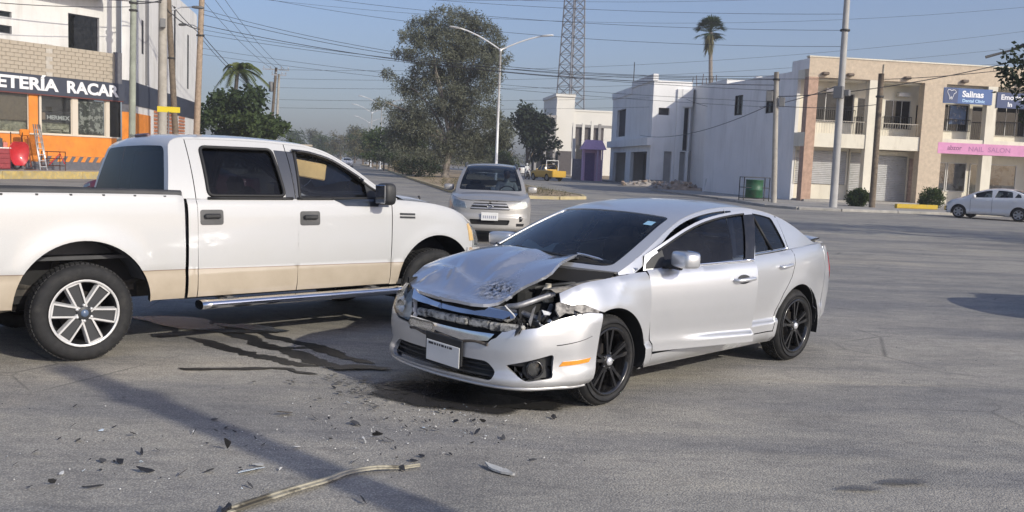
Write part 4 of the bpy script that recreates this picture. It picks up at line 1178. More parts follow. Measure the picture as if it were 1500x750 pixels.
    ol = [(-.34, -.80), (-.20, -.6), (-.10, -.3), (-.08, 0), (-.10, .3), (-.20, .6), (-.34, .80), (.2, .83), (.5, .80), (.66, .74), (.78, .60), (.86, .35), (.88, 0), (.86, -.35), (.78, -.60), (.66, -.74), (.5, -.80), (.2, -.83)]
    def hood(x, y):
        p = np.array(lid(x, y)); p[..., 2] += .022 * sstep(.60, .50, np.abs(y)) * sstep(.85, .5, x); return p
    one('bonnet', W_, car, ol, hood, .05, hem=.02, sgn=1)
    for sg in (-1, 1):
        ol = [(-.52, sg * .855), (-.36, sg * .805), (.2, sg * .835), (.5, sg * .805), (.60, sg * .85), (.45, sg * .895), (.2, sg * .925), (-.2, sg * .935), (-.52, sg * .935)]
        one('wing_top', W_, car, ol, lid, .05, hem=.015, sgn=1)
    cw = MB(); ww = np.linspace(-.98, .98, 21)
    T0 = S.top(-.004)(np.full(21, .04), ww); cw.grid(np.stack([T0, T0 + np.array([.12, 0, -.03]), T0 + np.array([.30, 0, -.10])], 0), 0, True); cw.build('cowl', BL, car)
    wv = MB(); wv.tube([(-.42, -.72, 1.36), (-.30, -.4, 1.375), (-.22, .0, 1.38)], .012, 6); wv.build('wiper', BL, car)
    nz = MB(); nz.tube([(-.05, -.80, 1.325), (-.07, -.80, 1.352)], .012, 6); nz.build('aerial_base', BL, car)
    # front end
    BF = S.B(1)
    fg = MB(); patch(fg, [(-.62, .78), (.62, .78), (.60, 1.0), (-.60, 1.0)], off_fn(BF, -.03), .07, hem=0, sgn=1); go = fg.build('grille_backing', WB, car)
    for k in range(3): 
        z = .82 + .075 * k
        one('grille_bar', CH, car, [(-.61, z), (.61, z), (.61, z + .03), (-.61, z + .03)], off_fn(BF, .012), .06, hem=.04, sgn=1)
    for sg in (1, -1):
        aF = 1.28
        ol = [(sg * .66, .80), (sg * 1.02, .80), (sg * 1.06, 1.02), (sg * .64, 1.03)]
        one('headlamp', MATS['glass_lamp'], car, ol, off_fn(BF, .004), .06, hem=.01, sgn=1)
        one('headlamp_bowl', MATS['lens_inner'], car, ol, off_fn(BF, -.04), .06, hem=-.04, sgn=1)
        ol = [(sg * 1.035, .87), (sg * 1.13, .87), (sg * 1.15, 1.05), (sg * 1.075, 1.06)]
        one('turn_signal', mat('faded_amber', (.72, .48, .20), .4, coat=.4, var=.2), car, ol, off_fn(BF, .006), .05, hem=.02, sgn=1)
    ol = [(-1.22, .42), (0, .40), (1.22, .42), (1.24, .60), (1.20, .80), (.62, .775), (-.62, .775), (-1.20, .80), (-1.24, .60)]
    fp = paint('truck_bumper', (.56, .55, .54), 0, .45, dust=(.42, .38, .32), damt=.1)
    nt = fp.node_tree; b_ = nt.nodes['Principled BSDF']; old = b_.inputs['Base Color'].links[0].from_socket; co = texco(nt)
    n1 = noise(nt, co, 9, 8, .7); kk = ramp(nt, n1, [(.52, (0, 0, 0)), (.66, (1, 1, 1))])
    nt.links.new(mixc(nt, kk, old, (.42, .25, .10)), b_.inputs['Base Color'])
    one('front_bumper', fp, car, ol, off_fn(BF, .02), .06, hem=.06, sgn=1)
    # bed floor, front wall, tailgate, rear bumper, lamps
    bf = MB(); bf.box((-3.73, 0, .83), (2.0, 1.62, .03)); bf.box((-2.745, 0, 1.08), (.03, 1.7, .52)); bf.box((-4.70, 0, 1.08), (.03, 1.66, .5))
    bf.build('bed_floor', MATS['bed_cap'], car)
    one('tailgate', P, car, [(S.L - .80, .62), (S.L + .80, .62), (S.L + .80, 1.38), (S.L - .80, 1.38)], S.B(1), .08, sgn=1)
    for sg in (1, -1):
        tl = MB(); tl.bbox((-4.75, sg * .88, 1.12), (.06, .13, .42), .015); tl.build('tail_lamp', MATS['red_lens'], car)
    rb = MB(); rb.bbox((-4.86, 0, .52), (.20, 1.86, .20), .03); rb.build('rear_bumper', MATS['chrome'], car)
    hl = MB(); hl.tube([(-4.6, -.55, .42), (-4.2, -.6, .40), (-3.9, -.45, .42)], .03, 8); hl.build('exhaust', MATS['chassis'], car)
    fl = MB(); fl.box((-1.5, 0, .47), (2.4, 1.80, .05)); fl.box((-2.69, 0, .9), (.03, 1.80, .85)); fl.box((.1, 0, .8), (.9, 1.2, .7)); fl.box((-3.7, 0, .77), (2.0, 1.16, .06)); fl.tube([(-3.516, -.75, .40), (-3.516, .75, .40)], .07, 10); fl.tube([(0.03, -.75, .40), (.03, .75, .40)], .06, 10)
    fl.build('floor_pan', MATS['interior_dark'], car)
    # trim inside
    bg = mat('interior_slate', (.30, .36, .44), .7, var=.2)
    da = MB(); A = []
    for y in np.linspace(-.80, .80, 13):
        bw = .15 * (1 - (y / .8) ** 2); A.append([(-.44 + bw, y, 1.25), (-.62 + bw, y, 1.235), (-.84 + bw * .5, y, 1.20), (-.90, y, 1.05), (-.84, y, .75)])
    da.grid(A, 0, True); da.build('dashboard', bg, car)
    steering(car, -1.08, .40, 1.16, .2)
    seats(car, (-1.55,), .42, .88, 'interior_dark', .60); seats(car, (-2.42,), .42, .84, 'interior_dark', .48)
    sv = MB(); sv.bbox((-1.36, -.74, 1.60), (.40, .025, .16), .01, M=Matrix.Rotation(radians(8), 3, 'Y')); sv.build('sun_visor', mat('visor_tan', (.55, .38, .18), .8, var=.15), car)
    hd = MB(); hd.bbox((-1.9, 0, 1.835), (1.3, 1.30, .02), .006); hd.build('headliner', mat('headliner', (.30, .26, .21), .9), car)
    im = MB(); im.bbox((-1.12, 0, 1.66), (.03, .24, .07), .015); im.build('inside_mirror', MATS['interior_dark'], car)
    roll = Matrix.Translation((0, -.97, .5)) @ Matrix.Rotation(radians(-2.0), 4, 'X') @ Matrix.Translation((0, .97, -.5))
    seen = set()
    def lean(o):
        for ch in o.children:
            if ch.type == 'EMPTY': continue
            if ch.data.name not in seen:
                seen.add(ch.data.name); ch.data.transform(roll); ch.data.update()
            lean(ch)
    lean(car)
    return car
TRUCK_POSE = ((-1.4844, 10.4734, 0), radians(42.561))
truck = build_truck(*TRUCK_POSE)
# ------------------------------------------------------------------ setting
UDIR = Vector((-.135, .991, 0)).normalized(); CDIR = Vector((.991, .135, 0)).normalized()
def asphalt():
    mt, nt, b = nodes_of('asphalt')
    co = texco(nt)
    big = noise(nt, co, .11, 4, .55, .4)
    mid = noise(nt, texco(nt, 'Object', (1.0, 1.5, 1)), .75, 6, .62, .5)
    fine = noise(nt, co, 75, 3, .7)
    vo = N(nt, 'ShaderNodeTexVoronoi', Scale=85.0); nt.links.new(co, vo.inputs['Vector'])
    base = ramp(nt, big, [(.36, (.28, .275, .268)), (.50, (.385, .368, .335)), (.62, (.46, .435, .385))])
    base = mixc(nt, .55, base, ramp(nt, mid, [(.30, (.22, .217, .215)), (.52, (.42, .404, .375)), (.72, (.50, .47, .415))]))
    # bluish polished band where tyres run, towards the viewer's right
    st = noise(nt, texco(nt, 'Object', (.28, 2.2, 1)), .5, 3, .5)
    base = mixc(nt, ramp(nt, st, [(.50, (0, 0, 0)), (.60, (.6, .6, .6))]), base, (.245, .246, .255))
    spk = ramp(nt, vo.outputs['Distance'], [(.05, (1.5, 1.48, 1.44)), (.28, (1, 1, 1)), (.6, (.66, .66, .68))])
    c = mixc(nt, .9, base, spk, 'MULTIPLY')
    f2 = ramp(nt, fine, [(.25, (.72, .72, .72)), (.75, (1.30, 1.29, 1.27))])
    c = mixc(nt, .9, c, f2, 'MULTIPLY')
    # worn tyre paths and ragged binder patches
    md = noise(nt, texco(nt, 'Object', (1.0, 2.6, 1)), 3.2, 8, .72, .8)
    c = mixc(nt, .75, c, ramp(nt, md, [(.30, (.66, .66, .68)), (.50, (1, 1, 1)), (.70, (1.24, 1.22, 1.17))]), 'MULTIPLY')
    lg = noise(nt, texco(nt, 'Object', (.35, 1.0, 1)), .30, 5, .6, 1.0)
    c = mixc(nt, .8, c, ramp(nt, lg, [(.36, (.74, .75, .79)), (.46, (.98, .98, .99)), (.55, (1.0, 1.0, .99)), (.60, (1.16, 1.12, 1.05))]), 'MULTIPLY')
    # small pale stones pressed into the binder
    v2 = N(nt, 'ShaderNodeTexVoronoi', Scale=24.0); nt.links.new(co, v2.inputs['Vector'])
    pale = ramp(nt, v2.outputs['Distance'], [(.045, (1, 1, 1)), (.085, (0, 0, 0))])
    n4 = noise(nt, co, 3.1, 3, .6)
    pale = mixc(nt, 1, pale, ramp(nt, n4, [(.5, (0, 0, 0)), (.62, (.8, .8, .8))]), 'MULTIPLY')
    c = mixc(nt, pale, c, (.52, .50, .46))
    # fine cracks
    v3 = N(nt, 'ShaderNodeTexVoronoi', Scale=.55, feature='DISTANCE_TO_EDGE'); wv = mixc(nt, .06, co, N(nt, 'ShaderNodeTexNoise', Scale=2.0).outputs['Color'])
    nt.links.new(wv, v3.inputs['Vector'])
    crk = ramp(nt, v3.outputs['Distance'], [(.002, (.75, .75, .75)), (.006, (0, 0, 0))])
    n5 = noise(nt, co, .35, 2, .5)
    crk = mixc(nt, 1, crk, ramp(nt, n5, [(.54, (0, 0, 0)), (.66, (.8, .8, .8))]), 'MULTIPLY')
    c = mixc(nt, crk, c, (.05, .05, .05))
    c = mixc(nt, 1.0, c, (1.0, .985, .94), 'MULTIPLY')
    nt.links.new(c, b.inputs['Base Color'])
    b.inputs['Specular IOR Level'].default_value = .35
    nt.links.new(ramp(nt, mid, [(.3, (.72,) * 3), (.7, (.9,) * 3)]), b.inputs['Roughness'])
    add = mixc(nt, .5, fine, vo.outputs['Distance'])
    bump(nt, b, add, .55, .012)
    return mt
ASPHALT = asphalt()
dirt_m = mat('dry_dirt', (.36, .27, .17), .95, var=.35, vscale=.9, dirt=(.23, .20, .12), dscale=2.5, bmp=.5, bscale=8)
far_m = mat('far_land', (.26, .22, .16), .95, var=.3, vscale=.02)
conc = mat('pavement_concrete', (.36, .34, .31), .9, var=.22, vscale=.8, dirt=(.22, .21, .19), dscale=3, bmp=.3, bscale=40)
conc2 = mat('kerb_concrete', (.40, .38, .34), .9, var=.25, vscale=2)
yel = mat('kerb_yellow', (.50, .37, .12), .85, var=.25, vscale=3, dirt=(.33, .29, .2), dscale=5, dlo=.4, dhi=.7)

g = MB(); g.quad((-2500, -300, -.012), (2500, -300, -.012), (2500, 4500, -.012), (-2500, 4500, -.012))
tag(g.build('ground', far_m), kind='structure')
g = MB()
g.quad((-75, -40, 0), (75, -40, 0), (75, 50, 0), (-75, 50, 0))
g.add([(-22, 50, 0), (15, 50, 0), (12.4, 85, 0), (9.0, 125, 0), (-6, 240, 0), (-60, 330, 0), (-75, 330, 0), (-48, 200, 0), (-30, 110, 0), (-23.5, 66, 0)], [tuple(range(10))])
tag(g.build('road', ASPHALT), kind='structure')

def slab(name, pts, z, mt, kind='structure', thick=.3):
    m_ = MB(); m_.prism(pts, z - thick, z); return tag(m_.build(name, mt), kind=kind)
def kerb(name, pts, w, h, mt, z0=-.02, kind='structure', n=1, parent=None):
    """kerb along a polyline, pieces of about 2 m with open joints"""
    m_ = MB()
    for a, b in zip(pts[:-1], pts[1:]):
        A, B = Vector((*a, 0)), Vector((*b, 0)); L = (B - A).length; k = max(1, int(L / 2.4))
        for i in range(k):
            p = A.lerp(B, i / k); q = A.lerp(B, (i + 1) / k); c = (p + q) / 2; l = (q - p).length - .02
            m_.bbox((c.x, c.y, (z0 + h) / 2), (l, w, h - z0), .025, rz=atan2(B.y - A.y, B.x - A.x))
    o = m_.build(name, mt, parent)
    return tag(o, kind=kind) if kind else o
# planted median
med = [(-3.4, 50), (-1.6, 46.6), (0.2, 45.7), (2.2, 46.2), (3.6, 48.0), (3.7, 51), (1.6, 62), (-1, 85), (-3.5, 105), (-9, 150), (-22, 195), (-31, 187), (-20.6, 144), (-12.7, 100), (-9, 79.7)]
slab('median', med, .12, dirt_m)
kerb('median_kerb', med + med[:1], .22, .16, mat('kerb_pale_yellow', (.48, .40, .22), .85, var=.25, vscale=2, dirt=(.36, .32, .25), dscale=4))
# pavement round the left shop and its yellow kerb
lp = [(-40, 22), (-28.6, 34), (-24.3, 44), (-22.5, 48.3), (-20.2, 52.2), (-19.4, 54.5), (-19.6, 60), (-21, 70), (-28, 110), (-45, 190)]
slab('shop_pavement', lp + [(-70, 190), (-70, 22)], .36, conc, thick=.5)
kerb('yellow_kerb', lp[:6], .26, .38, yel)
kerb('left_kerb', lp[5:], .26, .30, conc2)
slab('left_verge', [(-70, 190), (-45, 190), (-75, 330), (-160, 330), (-160, 60), (-70, 60)], .30, dirt_m)
# pavement before the arcade on the right
rp = [(12.6, 56), (12.9, 47.6), (14.0, 45.9), (16, 45.6), (19, 46.2), (25, 47.2), (40, 49.5)]
slab('arcade_pavement', rp + [(46, 75), (10.5, 72)], .12, conc, thick=.4)
kerb('arcade_kerb', rp, .2, .135, conc2)
slab('rubble_ground', [(12.4, 57), (15.5, 57), (15.5, 72), (26, 74), (24, 130), (8.8, 126), (11.6, 92)], .05, mat('grey_rubble_dirt', (.20, .19, .18), .95, var=.4, vscale=.5, dirt=(.30, .27, .23), dscale=1.5, bmp=.6, bscale=5), thick=.3)
slab('right_verge', [(9.2, 122), (40, 122), (60, 420), (-40, 420), (-6, 240)], .06, dirt_m)

# ------------------------------------------------------------------ lettering
def text_mesh(s, size, parent, mt, M, name='lettering', ext=.015, bold=.0, sx=1.0, width=None):
    cu = bpy.data.curves.new(name, 'FONT'); cu.body = s; cu.size = size; cu.extrude = ext; cu.offset = bold
    cu.resolution_u = 3
    ob = bpy.data.objects.new('tmp', cu); COL.objects.link(ob)
    dg = bpy.context.evaluated_depsgraph_get(); dg.update()
    me = bpy.data.meshes.new_from_object(ob.evaluated_get(dg)); bpy.data.objects.remove(ob)
    me.name = name
    if width:
        xs_ = [v.co.x for v in me.vertices]; sx = width / (max(xs_) - min(xs_))
    me.transform(Matrix.Diagonal((sx, 1, 1, 1)))
    w = max((v.co.x for v in me.vertices), default=0)
    me.transform(M); me.materials.clear(); me.materials.append(mt)
    o = bpy.data.objects.new(name, me); COL.objects.link(o); o.parent = parent
    return o, w

class Wall:
    """frame of a wall: a along it, d in front of it (towards the viewer), z up, all relative to a thing at the origin P"""
    def __init__(s, P, d, parent=None):
        s.P = Vector((P[0], P[1], 0)); s.d = Vector((d[0], d[1], 0)).normalized(); s.n = Vector((s.d.y, -s.d.x, 0)); s.rz = atan2(s.d.y, s.d.x); s.parent = parent
    def box(s, mb, a0, a1, d0, d1, z0, z1, mi=0, b=0.0):
        c = s.d * ((a0 + a1) / 2) + s.n * ((d0 + d1) / 2) + Vector((0, 0, (z0 + z1) / 2))
        dim = (abs(a1 - a0), abs(d1 - d0), abs(z1 - z0))
        (mb.bbox(c, dim, b, rz=s.rz, mi=mi) if b else mb.box(c, dim, rz=s.rz, mi=mi))
    def part(s, name, mt, rects, parent=None, b=0.0):
        mb = MB()
        for r in rects: s.box(mb, *r, b=b)
        return mb.build(name, mt, parent or s.parent)
    def pt(s, a, d, z): return s.d * a + s.n * d + Vector((0, 0, z))
    def M(s, a, d, z):
        """text matrix: x along wall, y up, facing the viewer"""
        m_ = Matrix.Identity(4); t = s.pt(a, d, z)
        for i in range(3): m_[i][0] = s.d[i]; m_[i][1] = (0, 0, 1)[i]; m_[i][2] = s.n[i]; m_[i][3] = t[i]
        return m_
    def wall_with_holes(s, name, mt, a0, a1, z0, z1, holes, d0=-.2, d1=0.0, parent=None):
        """solid wall split into boxes round rectangular openings (a0,a1,z0,z1)"""
        ca = sorted({a0, a1} | {h[0] for h in holes} | {h[1] for h in holes}); mb = MB()
        for x0, x1 in zip(ca[:-1], ca[1:]):
            hs = sorted([h for h in holes if h[0] < (x0 + x1) / 2 < h[1]], key=lambda h: h[2]); z = z0
            for h in hs:
                if h[2] > z: s.box(mb, x0, x1, d0, d1, z, h[2])
                z = max(z, h[3])
            if z < z1: s.box(mb, x0, x1, d0, d1, z, z1)
        return mb.build(name, mt, parent or s.parent)
    def window(s, a0, a1, z0, z1, d, glass_m, frame_m, parent=None, nv=1, nh=0, fw=.05, name='window', back=True):
        mb = MB()
        s.box(mb, a0, a1, d - .04, d + .02, z0, z0 + fw); s.box(mb, a0, a1, d - .04, d + .02, z1 - fw, z1)
        s.box(mb, a0, a0 + fw, d - .04, d + .02, z0 + fw, z1 - fw); s.box(mb, a1 - fw, a1, d - .04, d + .02, z0 + fw, z1 - fw)
        for k in range(nv): 
            x = a0 + (a1 - a0) * (k + 1) / (nv + 1); s.box(mb, x - fw * .4, x + fw * .4, d - .035, d + .015, z0 + fw, z1 - fw)
        f = mb.build(name, frame_m, parent or s.parent)
        p = MB(); s.box(p, a0 + fw, a1 - fw, d - .022, d - .012, z0 + fw, z1 - fw); p.build('pane', glass_m, f)
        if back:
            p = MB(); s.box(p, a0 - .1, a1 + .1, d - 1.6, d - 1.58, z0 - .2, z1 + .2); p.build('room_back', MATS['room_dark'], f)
        return f
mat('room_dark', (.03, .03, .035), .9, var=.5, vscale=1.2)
glass('glass_shop', (.78, .80, .80), dust=.05)
glass('glass_dark', (.05, .055, .065), dust=.05)
white_wall = mat('white_render', (.70, .69, .67), .9, var=.06, vscale=.7, dirt=(.48, .46, .42), dscale=1.6, dlo=.5, dhi=.85, dst=(1, 1, .12), bmp=.12, bscale=25)
cream = mat('cream_render', (.74, .69, .57), .9, var=.08, vscale=.8, dirt=(.52, .46, .36), dscale=2.0, dlo=.52, dhi=.9, dst=(1, 1, .2))
alu_w = mat('window_alu', (.55, .54, .52), .5, .3)
iron = mat('iron_dark', (.05, .048, .045), .6, .3)

# ------------------------------------------------------------------ hardware shop on the left corner
def build_shop():
    P = (-26.42, 48.0); d = (.5405, .8413)
    t = thing('hardware_shop', 'two storey corner shop with orange base, navy sign band and grey block parapet', 'shop', (P[0], P[1], 0))
    w = Wall(P, d, t)
    L = 6.875
    org = mat('orange_paint', (.72, .24, .03), .6, var=.12, vscale=1.5, dirt=(.50, .17, .04), dscale=2, dlo=.5, dhi=.9)
    navy = mat('navy_paint', (.045, .052, .075), .55, var=.15, vscale=2)
    # ground floor: sill wall, posts, glazing
    w.part('base_wall', org, [(-9, 6.55, -.22, 0, 1.10, 2.2)])
    w.part('plinth', mat('grey_paint', (.12, .12, .135), .7, var=.2), [(-9, 6.60, -.24, .02, .36, .78)])
    # hazard stripes: slanted orange and dark blocks
    st = MB(); x = -9.0; k = 0
    def para(mb, x, wd, z0, z1, dd, mi): 
        s0 = .18
        vs = [w.pt(x, dd, z0), w.pt(x + wd, dd, z0), w.pt(x + wd + s0, dd, z1), w.pt(x + s0, dd, z1)]
        vs += [w.pt(x, dd - .03, z0), w.pt(x + wd, dd - .03, z0), w.pt(x + wd + s0, dd - .03, z1), w.pt(x + s0, dd - .03, z1)]
        mb.add(vs, [(0, 1, 2, 3), (7, 6, 5, 4), (0, 4, 5, 1), (1, 5, 6, 2), (2, 6, 7, 3), (3, 7, 4, 0)], mi)
    w.part('stripe_band', MATS['grey_paint'], [(-9, 6.55, -.20, -.005, .78, 1.10)])
    while x < 6.2:
        m_ = MB(); para(m_, x, .23, .80, 1.09, .012, 0); m_.build('stripe', org, t); x += .46
    w.part('sill', mat('sill_cream', (.62, .55, .45), .7), [(-9, 6.62, -.20, .05, 2.2, 2.27)])
    posts = [(-1.2, -.8), (1.44, 1.92), (2.0, 2.12), (3.86, 4.20), (5.88, 6.12)]
    for i, (a, b) in enumerate(posts):
        w.part('post', org if i == 1 else MATS['sill_cream'], [(a, b, -.16, .0, 2.27 if i != 1 else .36, 4.36)])
    gl = MATS['glass_shop']
    for a, b in ((-4.6, -1.2), (-.8, 1.44), (2.12, 3.86), (4.20, 5.88)):
        f = w.window(a, b, 2.27, 4.34, -.08, gl, MATS['sill_cream'], nv=0, fw=.04)
    # goods and posters behind the glazing
    w.part('display_shelf', mat('shelf_olive', (.46, .44, .32), .8, var=.5, vscale=5, dirt=(.14, .14, .11), dscale=7), [(-4.6, 5.88, -.40, -.30, 2.27, 3.0)])
    w.part('shutter', mat('brown_shutter', (.26, .20, .14), .7, var=.2), [(-.78, 1.42, -.20, -.16, 2.9, 4.34)])
    bn = w.part('window_banner', mat('banner_black', (.03, .03, .034), .6), [(2.14, 3.84, -.15, -.13, 2.92, 3.48)])
    text_mesh('HERMEX', .30, bn, mat('banner_white', (.88, .88, .88), .6), w.M(2.48, -.126, 3.06), bold=.008, ext=.006, sx=1.12)
    lg = w.part('banner_logo', mat('logo_tan', (.45, .33, .25), .6), [(2.22, 2.40, -.128, -.120, 3.02, 3.40)], bn)
    for z0, z1, a0, a1 in ((2.42, 2.50, 2.7, 3.3), (2.55, 2.72, 2.5, 3.6), (2.42, 2.62, 3.4, 3.75)):
        w.part('poster', mat('poster_cream', (.58, .55, .42), .7, var=.3, vscale=9), [(a0, a1, -.15, -.138, z0, z1)])
    ps = w.part('poster', mat('poster_print', (.07, .08, .07), .6, var=.4, vscale=3, dirt=(.55, .55, .50), dscale=3.5, dlo=.50, dhi=.56), [(4.26, 5.82, -.15, -.138, 2.4, 4.2)])
    # angled end bay and navy drum corner
    side = Wall((w.pt(L, 0, 0).x + P[0], w.pt(L, 0, 0).y + P[1]), (-.17, .985)); 
    ofs = w.pt(L, 0, 0)
    w.part('end_glazing', MATS['glass_dark'], [(6.15, 6.86, -.10, -.08, 2.27, 4.3)])
    # rounded corner: navy drum between front and side walls
    def drum(name, z0, z1, mt, r=2.1, o=0.0):
        mb = MB(); c = Vector((ofs.x - .05, ofs.y + 2.55, 0)) + Vector((-1.6, -.2, 0)); A = []
        a0 = atan2(w.n.y, w.n.x); a1 = a0 + radians(52)
        for k in range(13):
            a = a0 + (a1 - a0) * k / 12; A.append([(c.x + (r + o) * cos(a), c.y + (r + o) * sin(a), z0), (c.x + (r + o) * cos(a), c.y + (r + o) * sin(a), z1)])
        mb.grid(A, 0, True)
        if o > 0:
            for zz in (z0, z1):
                mb.add([A[k][0 if zz == z0 else 1] for k in range(13)] + [(c.x + (r - .1) * cos(a0 + (a1 - a0) * k / 12), c.y + (r - .1) * sin(a0 + (a1 - a0) * k / 12), zz) for k in range(13)], [(k, k + 1, 14 + k, 13 + k) for k in range(12)], 0)
        return mb.build(name, mt, t), A
    # side wall running back along the avenue
    e0 = ofs + Vector((.15, 1.35, 0)); sdv = Vector((-.17, .985, 0)).normalized()
    sw = Wall((P[0] + e0.x, P[1] + e0.y), sdv); sw.P = Vector()
    class SW(Wall): pass
    def spt(a, dd, z): return e0 + sdv * a + Vector((sdv.y, -sdv.x, 0)) * dd + Vector((0, 0, z))
    def sbox(mb, a0, a1, d0, d1, z0, z1):
        c = spt((a0 + a1) / 2, (d0 + d1) / 2, (z0 + z1) / 2); mb.box(c, (abs(a1 - a0), abs(d1 - d0), abs(z1 - z0)), rz=atan2(sdv.y, sdv.x))
    def spart(name, mt, rects, parent=None):
        mb = MB()
        for r in rects: sbox(mb, *r)
        return mb.build(name, mt, parent or t)
    spart('side_wall', white_wall, [(0, 22, -.25, 0, 5.55, 12.6), (0, 22, -.25, -.02, .36, 4.2)])
    spart('side_band', navy, [(0, 22, -.22, .03, 4.2, 5.55)])
    spart('side_base', org, [(.1, 4.4, -.2, .04, .36, 3.75)])
    # brick coloured louvred panels
    br = mat('brick_orange', (.46, .18, .09), .8, var=.25, vscale=6)
    for a0, a1 in ((5.6, 7.4), (8.4, 13.2), (14.2, 16.5)):
        mb = MB(); z = .4
        while z < 4.15:
            sbox(mb, a0, a1, .0, .05, z, z + .15); z += .24
        tag(mb.build('louvre', br, t), kind='stuff')
    spart('drain_pipe', mat('pipe_grey', (.16, .16, .17), .6), [(3.0, 3.35, .0, .14, 5.6, 12.6)])
    spart('side_slit', MATS['room_dark'], [(2.0, 2.5, .0, .012, 7.4, 9.4), (12.2, 12.8, .0, .012, 6.5, 11.8), (17.6, 18.2, .0, .012, 6.4, 10.5)])
    # curved corner between the two
    a0 = atan2(w.n.y, w.n.x)
    pts_f = w.pt(L, 0, 0); pts_s = e0
    def corner(name, z0, z1, mt, o=0.0):
        mb = MB(); A = []
        for k in range(9):
            f = k / 8
            p1 = pts_f + w.d * .55
            p = pts_f * (1 - f) ** 2 + p1 * 2 * f * (1 - f) + pts_s * f * f
            nn = (w.n * (1 - f) + Vector((sdv.y, -sdv.x, 0)) * f).normalized()
            p = p + nn * o
            A.append([(p.x, p.y, z0), (p.x, p.y, z1)])
        mb.grid(A, 0, True); return mb.build(name, mt, t)
    corner('corner_wall', 5.55, 12.6, white_wall); corner('corner_band', 4.2, 5.56, navy, .035); corner('corner_base', .36, 3.75, org, .03); corner('corner_wall', 3.7, 4.25, MATS['grey_paint'], .01)
    # sign band
    sg = w.part('sign_band', navy, [(-9, 6.95, .0, .16, 4.34, 5.30)])
    text_mesh('FERRETERÍA', .86, sg, mat('sign_white', (.80, .80, .80), .5), w.M(-2.62, .165, 4.55), bold=.03, ext=.03, width=5.55)
    text_mesh('RACAR', .86, sg, MATS['sign_white'], w.M(3.42, .165, 4.55), bold=.03, ext=.03, width=3.12)
    w.part('soffit', mat('soffit_maroon', (.16, .05, .04), .7), [(-9, 6.9, -.3, .14, 4.28, 4.34)])
    # parapet of hollow blocks, laid course by course
    blk = mat('concrete_block', (.43, .37, .29), .95, var=.16, vscale=3, dirt=(.33, .29, .24), dscale=6, bmp=.25, bscale=60)
    w.part('parapet_core', mat('mortar', (.35, .31, .25), .95), [(-9, 6.42, -.10, .03, 5.30, 6.96)])
    rr = random.Random(5); bw, bh = .42, .205
    base = None
    meshes = []
    for v in range(4):
        mb = MB(); mb.bbox((0, 0, 0), (bw - .018, .05, bh - .016), .006); o = mb.build('concrete_block', blk, t); meshes.append(o.data)
        bpy.data.objects.remove(o)
    for r in range(8):
        z = 5.31 + bh * (r + .5); a = -9 + (bw / 2 if r % 2 else 0) + .2
        while a < 6.3:
            if not (2.36 < a < 2.72):
                o = bpy.data.objects.new('concrete_block' if a > -.6 else 'concrete_block', meshes[rr.randrange(4)])
                if a > -1.0:
                    COL.objects.link(o); o.parent = t; o.location = w.pt(a, .045 + rr.uniform(-.006, .008), z); o.rotation_euler = (0, 0, w.rz)
            a += bw
    w.part('parapet_post', mat('post_concrete', (.48, .44, .38), .95, var=.2, vscale=4, bmp=.3, bscale=30), [(2.36, 2.72, -.10, .07, 5.30, 6.98)])
    w.part('parapet_end', MATS['grey_paint'], [(6.42, 6.86, -.12, .06, 5.30, 7.05)])
    # upper storey set back behind the parapet, deep white canopy above
    holes = [(-3.0, .95, 8.16, 8.46), (-3.0, .95, 7.32, 7.74), (4.06, 5.92, 7.0, 8.90)]
    w.wall_with_holes('upper_wall', white_wall, -9, 7.3, 5.3, 11.2, holes, d0=-.9, d1=-.65)
    for i, h_ in enumerate(holes):
        w.window(*h_, -.78, MATS['glass_dark'], MATS['grey_paint'], nv=2 if i < 2 else 0)
    w.part('canopy', white_wall, [(-9, 6.0, -1.2, .55, 9.9, 10.3)])
    w.part('roof', white_wall, [(-9, 7.3, -9, -.65, 11.2, 11.5)])
    w.part('rear_mass', white_wall, [(-9, 6.2, -9, -1.6, .4, 11.2)])
    return t
shop = build_shop()

